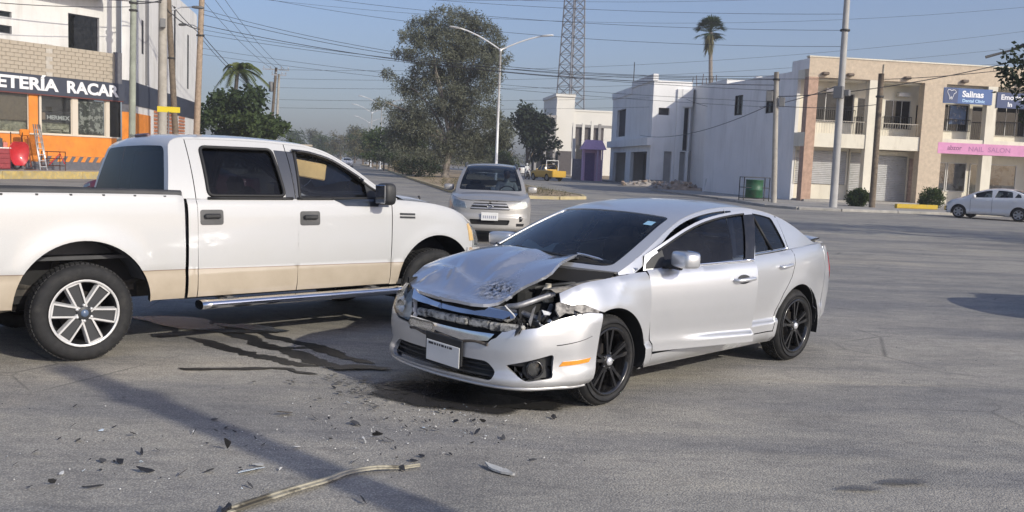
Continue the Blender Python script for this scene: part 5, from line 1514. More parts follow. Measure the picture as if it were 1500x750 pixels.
# ------------------------------------------------------------------ tan arcade building on the right
def build_arcade():
    P = (17.47, 57.0); t = thing('arcade_building', 'two storey commercial building with tan stone piers, balconies and roller shutters', 'building', (P[0], P[1], 0))
    w = Wall(P, (CDIR.x, CDIR.y), t)
    stone = mat('tan_stone', (.56, .46, .345), .85, var=.13, vscale=5, dirt=(.50, .39, .28), dscale=9, dlo=.5, dhi=.8, bmp=.2, bscale=30)
    pink = mat('pink_stone', (.45, .30, .22), .85, var=.2, vscale=4, bmp=.2)
    R = -1.45                                           # back of the recess
    A1 = 22.0
    w.part('parapet', stone, [(0, A1, -.35, 0, 7.62, 8.80)])
    w.part('parapet_cap', cream, [(-.04, A1, -.40, .04, 8.80, 8.88)])
    w.part('pier', pink, [(0, .62, -.55, .05, .12, 7.62)])
    for a, b in ((7.53, 8.98), (16.2, 17.4)): w.part('pier', stone, [(a, b, -.55, .04, .12, 7.62)])
    for a, b in ((3.96, 4.60), (11.80, 12.44)): w.part('column', cream, [(a, b, -.45, .0, .12, 7.62)])
    bays = [(.62, 3.96), (4.60, 7.53), (8.98, 11.80), (12.44, 16.2)]
    for a, b in bays:
        w.part('balcony_slab', cream, [(a, b, R, -.06, 3.45, 4.30)])
        w.part('ceiling', cream, [(a, b, R, -.36, 7.50, 7.62)])
    back = MB()
    up = {0: [(1.0, 3.78, 5.05, 6.85), (4.0, 4.85, 4.36, 6.65)], 1: [(5.85, 7.6, 4.82, 6.62), (7.95, 8.4, 5.1, 6.4)], 2: [(9.5, 11.6, 4.85, 6.55), (11.8, 12.9, 4.2, 6.5)], 3: [(13.5, 15.6, 4.7, 6.6), (15.8, 16.8, 4.2, 6.5)]}
    allh = [h for k in up.values() for h in k]
    w.wall_with_holes('back_wall', cream, 0, A1, .12, 8.6, allh, d0=R - .2, d1=R)
    for k, hs in up.items():
        for i, h_ in enumerate(hs):
            nm = 'balcony_door' if h_[2] < 4.5 else 'window'
            w.window(*h_, R - .08, MATS['glass_dark'], alu_w, nv=2 if i == 0 else 0, name=nm)
    # posters inside the dental windows
    pm = mat('poster_blue', (.10, .16, .30), .5, var=.6, vscale=2.2, dirt=(.55, .5, .45), dscale=2.4, dlo=.52, dhi=.6)
    w.part('window_poster', pm, [(10.3, 11.4, R - .07, R - .05, 5.3, 6.45)])
    # railings in front of the upper windows and along the balconies
    for a, b, z0, z1, dd in ((.95, 3.85, 5.05, 5.85, R + .08), (3.95, 4.9, 4.36, 5.5, R + .10), (5.8, 7.65, 4.82, 5.6, R + .08), (9.45, 11.65, 4.85, 5.6, R + .08), (11.75, 12.95, 4.2, 5.5, R + .1), (13.45, 15.65, 4.7, 5.6, R + .08)):
        mb = MB(); w.box(mb, a, b, dd, dd + .03, z1 - .04, z1); w.box(mb, a, b, dd, dd + .03, z0, z0 + .03)
        n = int((b - a) / .13)
        for k in range(n + 1):
            x = a + (b - a) * k / n; w.box(mb, x - .012, x + .012, dd + .004, dd + .026, z0, z1)
        tag(mb.build('railing', iron, t), kind='stuff')
    for a, b in bays[:2]:
        mb = MB(); w.box(mb, a, b, -.14, -.11, 5.05, 5.08)
        n = int((b - a) / .16)
        for k in range(n + 1): w.box(mb, a + (b - a) * k / n - .006, a + (b - a) * k / n + .006, -.13, -.118, 4.30, 5.05)
        tag(mb.build('balcony_rail', mat('rail_pale', (.40, .37, .32), .5, .3), t), kind='stuff')
    # ground floor: roller shutters with ribs
    shm = mat('shutter_grey', (.42, .42, .42), .5, .25, var=.12, vscale=2, dirt=(.30, .29, .27), dscale=4)
    def shutter(a0, a1, z0, z1, dd):
        mb = MB(); A = []; n = int((z1 - z0) / .11)
        for k in range(n * 4 + 1):
            z = z0 + (z1 - z0) * k / (n * 4); o = .018 * (1 if k % 4 in (1, 2) else 0)
            A.append([tuple(w.pt(a0, dd + o, z)), tuple(w.pt(a1, dd + o, z))])
        mb.grid(A, 0, False); s_ = mb.build('roller_shutter', shm, t)
        f = MB(); w.box(f, a0 - .07, a0, dd - .05, dd + .07, z0, z1 + .05); w.box(f, a1, a1 + .07, dd - .05, dd + .07, z0, z1 + .05); w.box(f, a0 - .07, a1 + .07, dd - .05, dd + .12, z1 + .05, z1 + .3); f.build('shutter_frame', cream, s_)
    shutter(.15, .95, 1.15, 3.2, R + .06); shutter(1.1, 3.5, 1.18, 3.25, R + .06); shutter(3.75, 4.62, .28, 3.2, R + .06); shutter(5.45, 7.6, .25, 3.1, R + .06)
    w.part('step', conc, [(.1, A1, R, .3, .10, .24)])
    for a, b in ((9.45, 10.3), (10.38, 11.7), (13.3, 15.2)):
        w.window(a, b, 1.02, 2.86, R + .05, MATS['glass_shop'], alu_w, nv=0)
        w.part('window_print', mat('salon_print', (.50, .46, .44), .6, var=.3, vscale=1.6, dirt=(.14, .09, .09), dscale=1.9, dlo=.52, dhi=.6), [(a + .08, b - .08, R + .0, R + .012, 1.08, 2.8)])
    w.window(11.95, 12.75, .25, 2.86, R + .05, MATS['glass_shop'], alu_w, nv=0, name='shop_door')
    w.part('side_door', mat('door_pinkish', (.45, .34, .30), .6, var=.3), [(7.78, 8.45, R, R + .06, .25, 3.0)])
    for a, z in ((2.1, 7.0), (6.9, 6.95), (8.6, 5.2), (12.2, 6.9)):
        if a in (8.6, 12.2): continue
        m_ = MB(); c = w.pt(a, R + .22, z); m_.bbox(c, (.78, .34, .26), .03, rz=w.rz); m_.build('air_conditioner', MATS['window_alu'], t)
    m_ = MB(); m_.tube([w.pt(4.75, .03, 8.6), w.pt(4.75, .03, 4.4)], .04, 6); m_.build('drain_pipe', cream, t)
    # plain side wall towards the white house, two windows, set a little lower
    su = Vector((-.1875, .9823, 0)); 
    q = Wall(P, (su.x, su.y), t)
    grey_r = mat('lilac_render', (.83, .82, .81), .92, var=.05, vscale=.5, dirt=(.66, .65, .63), dscale=1.2, dst=(1, 1, .15), bmp=.1, bscale=20)
    # this wall faces the avenue: its outward side is to the left
    def qbox(mb, a0, a1, d0, d1, z0, z1): q.box(mb, a0, a1, -d0, -d1, z0, z1)
    mb = MB()
    hs = [(9.2, 10.6, 5.72, 7.12), (4.2, 5.6, 5.65, 7.15)]
    q.wall_with_holes('side_wall', grey_r, 1.35, 15.6, 0, 8.10, hs, d0=.0, d1=.22)
    for h_ in hs:
        f = MB()
        for r in ((h_[0], h_[1], .05, .10, h_[2], h_[2] + .06), (h_[0], h_[1], .05, .10, h_[3] - .06, h_[3]), (h_[0], h_[0] + .06, .05, .10, h_[2], h_[3]), (h_[1] - .06, h_[1], .05, .10, h_[2], h_[3]), ((h_[0] + h_[1]) / 2 - .03, (h_[0] + h_[1]) / 2 + .03, .05, .10, h_[2], h_[3]), (h_[0], h_[1], .05, .10, (h_[2] + h_[3]) / 2 - .03, (h_[2] + h_[3]) / 2)): q.box(f, *r)
        fo = f.build('window', iron, t); p = MB(); q.box(p, h_[0], h_[1], .12, .14, h_[2], h_[3]); p.build('pane', MATS['glass_dark'], fo)
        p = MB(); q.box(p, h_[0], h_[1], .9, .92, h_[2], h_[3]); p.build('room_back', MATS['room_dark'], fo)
    mb = MB(); q.box(mb, .0, 1.36, 0.0, .2, 3.45, 4.3); q.box(mb, 0.5, 1.36, .0, .2, 7.5, 8.1); mb.build('side_balcony', cream, t)
    mb = MB(); q.box(mb, .0, 2.2, .0, .3, 8.1, 8.72); mb.build('side_parapet', grey_r, t)
    rf = w.part('roof', grey_r, [(.3, A1, -14.8, R - .2, 7.9, 8.05)])
    w.part('rear_mass', grey_r, [(.4, A1, -14.9, -14.7, 0, 8.0)])
    # rooftop bits that peep over the side wall
    v = MB(); v.lathe([(.5, 0), (.5, .35), (.42, .6), (.25, .75), (.001, .8)], 16, 'Z', c=tuple(w.pt(.9, -10.0, 7.75))); v.build('roof_tank', white_wall, t)
    # lamps on the parapet
    for a in (1.0, 2.6, 6.3, 10.1, 13.9):
        l = MB(); c = w.pt(a, .12, 7.85); l.bbox(c, (.42, .30, .18), .05, rz=w.rz); l.tube([w.pt(a, -.02, 7.75), w.pt(a, .10, 7.85)], .03, 6); l.build('flood_lamp', mat('lamp_brown', (.16, .12, .09), .6), t)
    return t, w
arcade, aw = build_arcade()
def sign_thing(name, label, loc, w, parts):
    t = thing(name, label, 'sign', loc); return t
AP = (17.47, 57.0, 0)
t = thing('clinic_sign', 'blue board with white letters over the balcony, a tooth emblem at its left', 'sign', AP)
blue = mat('sign_blue', (.045, .11, .30), .45, var=.08); blue2 = mat('sign_blue_dark', (.03, .055, .15), .45); swt = mat('sign_letter', (.82, .82, .84), .5)
aw.part('board', blue, [(8.80, 12.05, -.04, .07, 6.48, 7.42)], t)
aw.part('board_panel', blue2, [(8.84, 9.75, .07, .078, 6.52, 7.38)], t)
text_mesh('Salinas', .52, t, swt, aw.M(10.02, .076, 6.90), bold=.016, ext=.006, sx=1.05)
text_mesh('Dental Clinic', .26, t, mat('sign_letter_blue', (.45, .65, .85), .5), aw.M(10.05, .076, 6.58), bold=.007, ext=.006, sx=1.1)
tb = MB(); ctr = aw.pt(9.28, .085, 6.98)
tp = [aw.pt(9.28 + x, .085, 6.98 + z) for x, z in crom([(-.26, .16), (-.22, .30), (-.08, .30), (0, .25), (.10, .30), (.26, .28), (.30, .14), (.20, .08), (.14, -.06), (.06, -.28), (.0, -.10), (-.08, -.28), (-.14, -.05)], 4, closed=True)]
tb.tube([tuple(p) for p in tp] + [tuple(tp[0])], .024, 5, cap=False); tb.build('tooth_emblem', swt, t)
t = thing('second_sign', 'blue board with white letters half hidden by leaves at the right edge', 'sign', AP)
aw.part('board', blue2, [(12.38, 16.1, -.04, .07, 6.34, 7.30)], t)
text_mesh('Emotion', .44, t, swt, aw.M(12.62, .076, 6.86), bold=.010, ext=.006, sx=1.1)
text_mesh('In', .40, t, swt, aw.M(13.1, .076, 6.44), bold=.010, ext=.006, sx=1.1)
t = thing('salon_banner', 'pink banner reading NAIL SALON across the balcony front', 'banner', AP)
aw.part('board', mat('banner_pink', (.62, .26, .45), .6, var=.12, vscale=1.5), [(8.72, 17.5, -.02, .05, 3.38, 4.06)], t)
ink2 = mat('banner_ink', (.22, .08, .18), .6)
text_mesh('abzor', .42, t, ink2, aw.M(9.35, .053, 3.62), bold=.004, ext=.003, sx=1.0)
text_mesh('NAIL  SALON', .42, t, mat('banner_ink_soft', (.36, .14, .30), .6), aw.M(10.75, .053, 3.58), bold=.002, ext=.003, sx=1.15)

# low yellow planter kerbs before the arcade and two clipped bushes
for i, (a0, a1) in enumerate(((2.2, 4.6), (5.1, 8.6))):
    o = MB(); Wk = Wall((17.47, 57.0), (CDIR.x, CDIR.y))
    Wk.box(o, a0, a1, 6.9, 7.15, .12, .36, b=.03); ob = o.build('parking_kerb', mat('bright_yellow', (.62, .42, .03), .7, var=.15, vscale=2, dirt=(.4, .33, .15), dscale=4), loc=AP)
    tag(ob, ('shorter yellow parking kerb behind the slim pole', 'longer yellow parking kerb beside the round bush')[i], 'kerb', 'yellow parking kerbs before the arcade')
# ------------------------------------------------------------------ white house, hall, kiosk and walls along the avenue
def build_house():
    P = (13.25, 92.5); t = thing('white_house', 'unfinished two storey white house with open garages and a tall slit window', 'house', (P[0], P[1], 0))
    fr = Wall(P, (-.0866, .9962), t)              # avenue front: outward is to the left (negative d)
    sd = Wall(P, (CDIR.x, CDIR.y), t)
    ww = mat('house_white', (.84, .83, .81), .92, var=.05, vscale=.5, dirt=(.62, .61, .58), dscale=1.2, dlo=.5, dhi=.9, dst=(1, 1, .15), bmp=.12, bscale=15)
    fr.wall_with_holes('front_wall', ww, 0, 21, 0, 10.3, [(1.5, 9.3, 0, 3.4), (11.9, 19.0, 0, 3.4), (13.0, 18.0, 5.2, 8.3)], d0=0, d1=.35)
    fr.part('garage_back', mat('garage_grey', (.34, .33, .32), .95, var=.15, vscale=.6), [(.4, 20.6, 4.0, 4.2, 0, 3.6)])
    fr.part('garage_ceiling', ww, [(.4, 20.6, .36, 4.0, 3.45, 3.6)])
    fr.part('cornice', ww, [(-.3, 21.3, -.45, .0, 3.98, 4.72)])
    fr.part('parapet', ww, [(-.1, 9.9, -.12, .4, 10.3, 10.95)])
    fr.part('parapet', ww, [(9.9, 21.1, -.12, .4, 9.7, 10.45)])
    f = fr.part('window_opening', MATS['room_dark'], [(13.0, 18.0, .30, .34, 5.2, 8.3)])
    sd.wall_with_holes('side_wall', ww, 0, 3.9, 0, 10.35, [(.61, 1.72, 7.0, 7.7), (3.24, 3.73, 3.5, 7.8), (1.4, 2.2, 0, 3.45), (2.98, 3.6, 0, 3.48)], d0=-.3, d1=0)
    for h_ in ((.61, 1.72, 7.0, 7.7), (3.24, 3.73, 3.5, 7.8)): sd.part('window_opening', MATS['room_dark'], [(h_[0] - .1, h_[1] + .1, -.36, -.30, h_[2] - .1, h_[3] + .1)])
    for h_ in ((1.4, 2.2, 0, 3.45), (2.98, 3.6, 0, 3.48)): sd.part('door_recess', MATS['garage_grey'], [(h_[0], h_[1], -.36, -.30, h_[2], h_[3])])
    sd.part('stair_tower', ww, [(2.9, 3.95, -.02, .25, 7.9, 9.6)])
    sd.part('pilaster', ww, [(2.42, 2.94, .0, .22, 0, 9.6)])
    sd.part('rear_wing', ww, [(4.25, 12, -3.0, 8.6, 0, 9.95)])
    sd.part('link_wall', ww, [(3.9, 4.25, -3.0, -.6, 0, 9.9)])
    sd.part('base_course', MATS['garage_grey'], [(.1, 1.35, -.01, .06, 0, .6), ])
    m_ = MB(); fr.box(m_, .2, 20.8, .2, 8.5, 9.6, 9.75); m_.build('roof', ww, t)
    m_ = MB(); fr.box(m_, 20.6, 20.9, .3, 8, 0, 9.6); m_.build('rear_wall', ww, t)
    m_ = MB(); c = fr.pt(14.5, 1.0, 10.4); m_.tube([c, c + Vector((0, 0, 3.2))], .05, 5); m_.build('roof_rod', iron, t)
    # rusty starter bars on the side wing
    m_ = MB()
    for k in range(6):
        c = sd.pt(4.1 + k * .55, -.8 - .1 * k, 9.9); m_.tube([c, c + Vector((.1 * (-1) ** k, 0, 1.0 + .2 * (k % 3)))], .035, 5)
    tag(m_.build('starter_bar', mat('rust', (.14, .08, .06), .9), t), kind='stuff')
    return t
house = build_house()
def build_hall():
    P = (6.8, 165.0); t = thing('white_hall', 'tall plain white hall with a stepped front far down the avenue', 'building', (P[0], P[1], 0))
    w = Wall(P, (CDIR.x, CDIR.y), t)
    hw = mat('hall_white', (.74, .72, .66), .9, var=.05, vscale=.3)
    w.part('front_wall', hw, [(0, 3.2, -14, 0, 0, 13.6)]); w.part('cornice', hw, [(-.25, 3.3, -14, .25, 13.6, 14.1)])
    w.part('nave_wall', hw, [(3.2, 16, -14, -.3, 0, 11.2)]); w.part('nave_cap', hw, [(3.2, 16, -14, -.2, 11.2, 11.5)])
    w.part('shadowed_low_wall', mat('annex_dark', (.10, .09, .09), .9, var=.3), [(.2, 4.6, .3, 2.2, 0, 4.1)])  # dark colour stands in for shadow over the ground-level walls
    return t
hall = build_hall()
def build_skeleton():
    P = (4.2, 160.0); t = thing('grey_concrete_house', 'bare grey concrete house frame with open balconies left of the white hall', 'house', (P[0], P[1], 0))
    w = Wall(P, (CDIR.x, CDIR.y), t); cg = mat('raw_concrete', (.30, .29, .28), .95, var=.2, vscale=.8)
    for a in (-.9, .7, 2.3): w.part('column', cg, [(a - .2, a + .2, -.4, 0, 0, 10.0)])
    for z in (4.4, 6.4, 9.6): w.part('slab', cg, [(-1.2, 2.5, -6, .2, z, z + .45)])
    w.part('balustrade', cg, [(-1.2, 2.5, .05, .2, 4.85, 6.0)]); w.part('back_wall', MATS['room_dark'], [(-1.2, 2.5, -2.2, -2.0, 0, 9.6)])
    return t
skeleton = build_skeleton()
def posts_ruin():
    P = (9.9, 140.0); t = thing('roofless_ruin', 'row of pale posts and grey panels of a roofless building behind the pink kiosk', 'building', (P[0], P[1], 0))
    w = Wall(P, (CDIR.x, CDIR.y), t)
    for k, a in enumerate((-1.4, 0, 1.35, 2.5)): w.part('post', MATS['hall_white'] if k < 3 else MATS['raw_concrete'], [(a - .2, a + .2, -.3, .0, 0, 8.0 + .4 * (k == 2))])
    w.part('panel', MATS['annex_dark'], [(-1.6, 3.2, -.6, -.4, 4.2, 7.4)]); w.part('beam', MATS['raw_concrete'], [(-1.6, 4.4, -.35, -.05, 7.4, 7.8)])
    return t
posts_ruin()
def yard_wall():
    P = (7.0, 112.0); t = thing('yard_wall', 'low yard wall, tan above and grey below, between the yellow pickup and the kiosk', 'wall', (P[0], P[1], 0))
    w = Wall(P, (CDIR.x, CDIR.y), t)
    w.part('lower_wall', mat('wall_lilac_grey', (.26, .25, .27), .95, var=.25), [(-.2, 3.4, -.3, 0, 0, 2.5)]); w.part('upper_wall', mat('wall_tan', (.52, .42, .27), .9, var=.2), [(.2, 2.6, -.3, -.02, 2.5, 4.1)])
    w.part('gate_post', MATS['hall_white'], [(-.25, .05, -.3, .05, 2.5, 4.9)])
    return t
yard_wall()
def kiosk():
    P = (8.9, 107.5); t = thing('pink_kiosk', 'small pink and purple kiosk with a pitched roof at the roadside', 'kiosk', (P[0], P[1], 0))
    w = Wall(P, (CDIR.x, CDIR.y), t); pk = mat('kiosk_pink', (.66, .42, .62), .8, var=.15); pu = mat('kiosk_purple', (.12, .07, .20), .8, var=.2)
    w.part('wall', pk, [(-1.0, 1.1, -1.8, -.8, 0, 3.6)]); w.part('door', pu, [(-.8, .3, -.8, -.7, 0, 3.2)])
    for a in (.45, 1.0): w.part('post', mat('kiosk_post', (.60, .45, .62), .7), [(a - .07, a + .07, .1, .24, 0, 3.6)])
    m_ = MB(); a0, a1 = -1.3, 1.4
    m_.add([w.pt(a0, .5, 3.6), w.pt(a1, .5, 3.6), w.pt(a1, -2.0, 3.6), w.pt(a0, -2.0, 3.6), w.pt(a0 + .4, -.6, 4.7), w.pt(a1 - .3, -.6, 4.7)], [(0, 1, 5, 4), (1, 2, 5), (2, 3, 4, 5), (3, 0, 4), (0, 3, 2, 1)]); m_.build('roof', pk, t)
    return t
kiosk()

# ------------------------------------------------------------------ poles, lamps, cables
wood = mat('pole_wood', (.16, .125, .09), .9, var=.35, vscale=6, bmp=.3, bscale=20)
pconc = mat('pole_concrete', (.40, .37, .32), .9, var=.15, vscale=2, dirt=(.30, .27, .22), dscale=3)
pgreen = mat('pole_greenish', (.30, .32, .26), .9, var=.2, vscale=2)
pwhite = mat('pole_white', (.66, .66, .66), .4, .1)
galv = mat('galvanised', (.42, .43, .45), .4, .6, var=.15)
def pole(name, label, group, p, h, r0, r1, mt, lean=(0, 0), hw=()):
    t = thing(name, label, 'pole', (p[0], p[1], 0), group=group)
    m_ = MB(); n = 8
    m_.tube([(lean[0] * k / n, lean[1] * k / n, h * k / n - .1) for k in range(n + 1)], [r0 + (r1 - r0) * k / n for k in range(n + 1)], 10); m_.build('shaft', mt, t)
    for kind, z, *a in hw:
        f = z / h; c = Vector((lean[0] * f, lean[1] * f, z)); q = MB()
        if kind == 'arm':
            ang, L = a; dv = Vector((cos(ang), sin(ang), 0)); q.box(c, (L, .1, .12), rz=ang)
            for s_ in (-.46, -.2, .2, .46): q.lathe([(.001, .28), (.05, .25), (.06, .12), (.03, .06), (.02, 0)], 8, 'Z', c=tuple(c + dv * L * s_ + Vector((0, 0, .06))))
            q.build('crossarm', MATS['galvanised'], t)
        elif kind == 'can':
            ang, = a; cc = c + Vector((cos(ang), sin(ang), 0)) * .42; q.lathe([(.001, .5), (.22, .48), (.25, .4), (.25, -.4), (.22, -.5), (.001, -.52)], 12, 'Z', c=tuple(cc)); q.build('transformer', mat('transformer_grey', (.18, .18, .18), .6), t)
        elif kind == 'lamp':
            ang, L = a; dv = Vector((cos(ang), sin(ang), 0)); e = c + dv * L + Vector((0, 0, L * .25)); q.tube([c, c + dv * L * .5 + Vector((0, 0, L * .2)), e], .035, 6); q.build('lamp_arm', MATS['galvanised'], t)
            q = MB(); sblob(q, tuple(e + dv * .25), (.75, .28, .18), 12, 8, .7, M=Matrix.Rotation(ang, 3, 'Z')); q.build('lamp_head', mat('lamp_shade', (.10, .10, .10), .5), t)
        elif kind == 'box':
            ang, sz = a; cc = c + Vector((cos(ang), sin(ang), 0)) * (r0 + sz[1] / 2); q.bbox(cc, sz, .02, rz=ang - pi / 2); q.build('meter_box', MATS['transformer_grey'] if 'transformer_grey' in MATS else mat('transformer_grey', (.18, .18, .18), .6), t)
        elif kind == 'band': q.lathe([(r0 * 1.15, -.05), (r0 * 1.22, -.04), (r0 * 1.22, .04), (r0 * 1.15, .05)], 12, 'Z', c=tuple(c)); q.build('band', iron, t)
    return t
pole('utility_pole', 'green-grey concrete pole nearest the shop sign', 'utility poles by the corner shop', (-21.4, 52.0), 13.5, .19, .15, pgreen, (.15, 0), [('band', 9.6), ('band', 9.2)])
pole('utility_pole', 'thick pale concrete pole before the orange louvres', 'utility poles by the corner shop', (-20.45, 54.0), 13.5, .27, .22, pconc, (.02, 0), [('arm', 11.2, .5, 1.6), ('box', 8.8, -1.2, (.3, .25, .5))])
pole('utility_pole', 'leaning wooden pole with a weathered crooked shaft', 'utility poles by the corner shop', (-20.7, 57.2), 13.2, .19, .16, wood, (-.75, 0), [('lamp', 10.0, .3, 1.4), ('band', 7.2)])
pole('utility_pole', 'straight wooden pole at the right end of the shop, cables fanning from it', 'utility poles by the corner shop', (-21.3, 62.0), 13.6, .22, .17, mat('pole_wood_pale', (.34, .26, .19), .9, var=.25, vscale=5), (.45, 0), [('arm', 12.6, .2, 2.2), ('lamp', 9.6, 2.6, 1.5), ('band', 9.2)])
pole('utility_pole', 'far crossarm pole standing left of its twin above the pickup roof', 'utility poles down the avenue', (-25.2, 95.0), 10.4, .16, .13, wood, (.7, 0), [('arm', 10.1, .2, 2.6), ('can', 8.4, 2.8)])
pole('utility_pole', 'far thin pole standing right of the crossarm pole', 'utility poles down the avenue', (-24.0, 93.0), 9.6, .14, .11, pconc, (.3, 0), [('arm', 9.4, .2, 1.4), ('box', 4.0, -1.2, (.35, .3, .5))])
pole('utility_pole', 'tall pale steel pole in front of the arcade balconies', 'poles before the arcade', (16.3, 47.6), 14.5, .20, .13, mat('pole_grey', (.40, .39, .37), .75, var=.12, vscale=2), (-.1, 0), [('box', 5.9, -2.2, (.45, .3, .6)), ('box', 5.9, -.6, (.35, .25, .3)), ('band', 9.0), ('band', 11.6), ('lamp', 12.2, .5, .9)])
pole('utility_pole', 'short dark wooden pole beside the round bush', 'poles before the arcade', (19.2, 50.0), 7.3, .17, .15, wood, (-.05, 0), [('band', 6.0)])
pole('utility_pole', 'grey pole with a meter and cables beside the green bin', 'poles before the arcade', (14.3, 51.3), 7.3, .16, .13, pconc, (-.34, 0), [('box', 5.9, 2.8, (.45, .35, .55)), ('box', 5.6, -.3, (.40, .30, .5)), ('band', 6.8)])
def lamp_post(label, p, h=8.7, arm=3.2, s=1.0, rz=0.0):
    t = thing('street_lamp', label, 'street lamp', (p[0], p[1], .1), rz, group='double-armed lamps on the median')
    m_ = MB(); m_.tube([(0, 0, 0), (0, 0, h)], [.10, .065], 10); m_.lathe([(.2, 0), (.2, .08), (.12, .12)], 10, 'Z'); m_.build('post', pwhite, t)
    for sg in (-1, 1):
        a = MB(); pts = [(sg * arm * f, 0, h + (1.35 if sg < 0 else 1.05) * (1 - (1 - f) ** 1.6)) for f in np.linspace(0, .8, 8)]; a.tube(pts, [.05] * 7 + [.04], 8); ao = a.build('arm', pwhite, t)
        e = pts[-1]; hd = MB(); sblob(hd, (e[0] + sg * .35, 0, e[2] + .05), (.85, .26, .12), 12, 8, .7, M=Matrix.Rotation(-sg * .12, 3, 'Y')); hd.build('lamp_head', pwhite, ao)
    cc = MB(); cc.lathe([(.09, -.08), (.09, .08), (.001, .12)], 10, 'Z', c=(0, 0, h)); cc.build('collar', pwhite, t)
    return t
lamp0 = lamp_post('white double-armed street lamp rising behind the silver sport utility car', (-1.25, 60.0))
for lab, p in (('slim far lamp seen just left of the big tree', (-19.0, 131.0)), ('slim lamp one further back along the median', (-23.6, 152.0)), ('faintest lamp furthest along the median', (-31.0, 196.0))):
    o = copy_tree(lamp0); o.location = (p[0], p[1], .1); o['label'] = lab
# lattice tower
def tower():
    t = thing('lattice_tower', 'tall steel lattice tower rising behind the white hall', 'tower', (11.3, 205.0, 0), radians(38))
    W0, W1, H = 2.55, .75, 66.0
    hw = lambda z: W0 + (W1 - W0) * z / H
    gm = mat('tower_steel', (.20, .20, .21), .6, .4)
    lv = [0]
    while lv[-1] < H - 2: lv.append(min(H, lv[-1] + hw(lv[-1]) * 1.15))
    for sx, sy in ((-1, -1), (1, -1), (1, 1), (-1, 1)):
        m_ = MB(); m_.tube([(sx * hw(z), sy * hw(z), z) for z in (0, H)], .15, 5); m_.build('leg', gm, t)
    for k, (a, b) in enumerate(zip(lv[:-1], lv[1:])):
        for (s0, s1) in (((-1, -1), (1, -1)), ((1, -1), (1, 1)), ((1, 1), (-1, 1)), ((-1, 1), (-1, -1))):
            m_ = MB()
            m_.tube([(s0[0] * hw(a), s0[1] * hw(a), a), (s1[0] * hw(b), s1[1] * hw(b), b)], .07, 4, cap=False)
            m_.tube([(s1[0] * hw(a), s1[1] * hw(a), a), (s0[0] * hw(b), s0[1] * hw(b), b)], .07, 4, cap=False)
            m_.tube([(s0[0] * hw(b), s0[1] * hw(b), b), (s1[0] * hw(b), s1[1] * hw(b), b)], .06, 4, cap=False)
            m_.build('cross_brace', gm, t)
    return t
tower()
# cables
cab_m = mat('cable_black', (.03, .03, .035), .6)
ORD = ('first', 'second', 'third', 'fourth', 'fifth', 'sixth', 'seventh', 'eighth', 'ninth', 'tenth', 'eleventh')
CN = {}
def cable(label, a, b, sag, r=.018, n=22, group='overhead cables'):
    k_ = label; CN[k_] = CN.get(k_, -1) + 1; group = 'cables ' + k_; label = ORD[CN[k_]] + ' cable ' + k_
    A, B = Vector(a), Vector(b); m_ = MB()
    m_.tube([tuple(A.lerp(B, k / n) - Vector((0, 0, sag * 4 * (k / n) * (1 - k / n)))) for k in range(n + 1)], r, 5, cap=False)
    return tag(m_.build('cable', cab_m), label, 'cable', group)
LP = (-21.0, 62.0); RP = (16.2, 47.6); MP = (13.6, 51.3)
sp_l = 'across the avenue from shop poles to arcade poles'
cs = [((-21, 62, 10.6), (13.98, 51.3, 6.8), 1.2, .022), ((-21, 62, 10.9), (13.98, 51.3, 7.0), 1.3, .02), ((-21, 62, 9.9), (13.98, 51.3, 6.5), .9, .028), ((-21, 62, 9.3), (13.98, 51.3, 6.2), .5, .018),
      ((-21, 62, 9.6), (16.2, 47.6, 6.6), .9, .018), ((-21, 62, 12.8), (16.2, 47.6, 9.0), .8, .015), ((-21, 62, 13.2), (16.2, 47.6, 9.8), .7, .014), ((-21, 62, 12.4), (16.2, 47.6, 8.2), 1.0, .015), ((-20.4, 54, 11.4), (16.2, 47.6, 11.6), 1.2, .013)]
for c in cs: cable(sp_l, c[0], c[1], c[2], c[3] * .72)
sp_d = 'down the avenue from shop poles to far crossarm pole'
for c in (((-22, 62, 12.8), (-25.0, 95, 10.2), .5, .016), ((-21, 62, 12.8), (-24.4, 95, 10.2), .5, .016), ((-20.3, 62, 12.8), (-23.7, 95, 10.2), .5, .016), ((-21, 62, 9.4), (-25, 95, 7.2), .5, .026), ((-21, 62, 9.1), (-24, 93, 6.6), .6, .020)): cable(sp_d, *c)
sp_f = 'crossing the sky thinly from far poles towards the right'
for c in (((-24.8, 95, 10.1), (75, 96, 21.5), 2.4, .014), ((-24.8, 95, 9.2), (75, 96, 19.5), 2.2, .014), ((-24.8, 95, 8.3), (75, 96, 17.5), 1.8, .014), ((-24.0, 93, 7.0), (75, 96, 15.6), 1.6, .014), ((-24, 93, 6.2), (75, 96, 14.0), 1.4, .014)): cable(sp_f, *c)
sp_t = 'drawn faintly high across the sky from shop poles to the right'
for c in (((-21, 62, 13.4), (40, 60, 17.5), 2.0, .009), ((-21, 62, 13.1), (40, 60, 15.9), 2.1, .009), ((-21, 62, 12.0), (40, 62, 14.2), 1.9, .009), ((-20.4, 54, 12.6), (40, 50, 15.5), 1.6, .008), ((-20.4, 54, 11.9), (40, 50, 14.2), 1.5, .008), ((-21, 62, 8.4), (13.98, 51.3, 5.6), .5, .010), ((-21, 62, 8.0), (13.98, 51.3, 5.3), .4, .010)): cable(sp_t, *c)
sp_r = 'leaving the poles before the arcade'
for c in (((16.2, 47.6, 5.9), (26.5, 45.0, 8.4), .25, .022), ((19.2, 50, 6.9), (27.5, 45.0, 7.9), .2, .018), ((14.05, 51.3, 5.9), (16.2, 47.6, 6.0), .08, .022), ((14.05, 51.3, 5.4), (19.2, 50.0, 5.6), .15, .018), ((16.2, 47.6, 6.3), (16.4, 92, 8.6), 1.1, .022), ((14.05, 51.3, 5.6), (12.5, 95, 5.0), .8, .022)): cable(sp_r, *c)
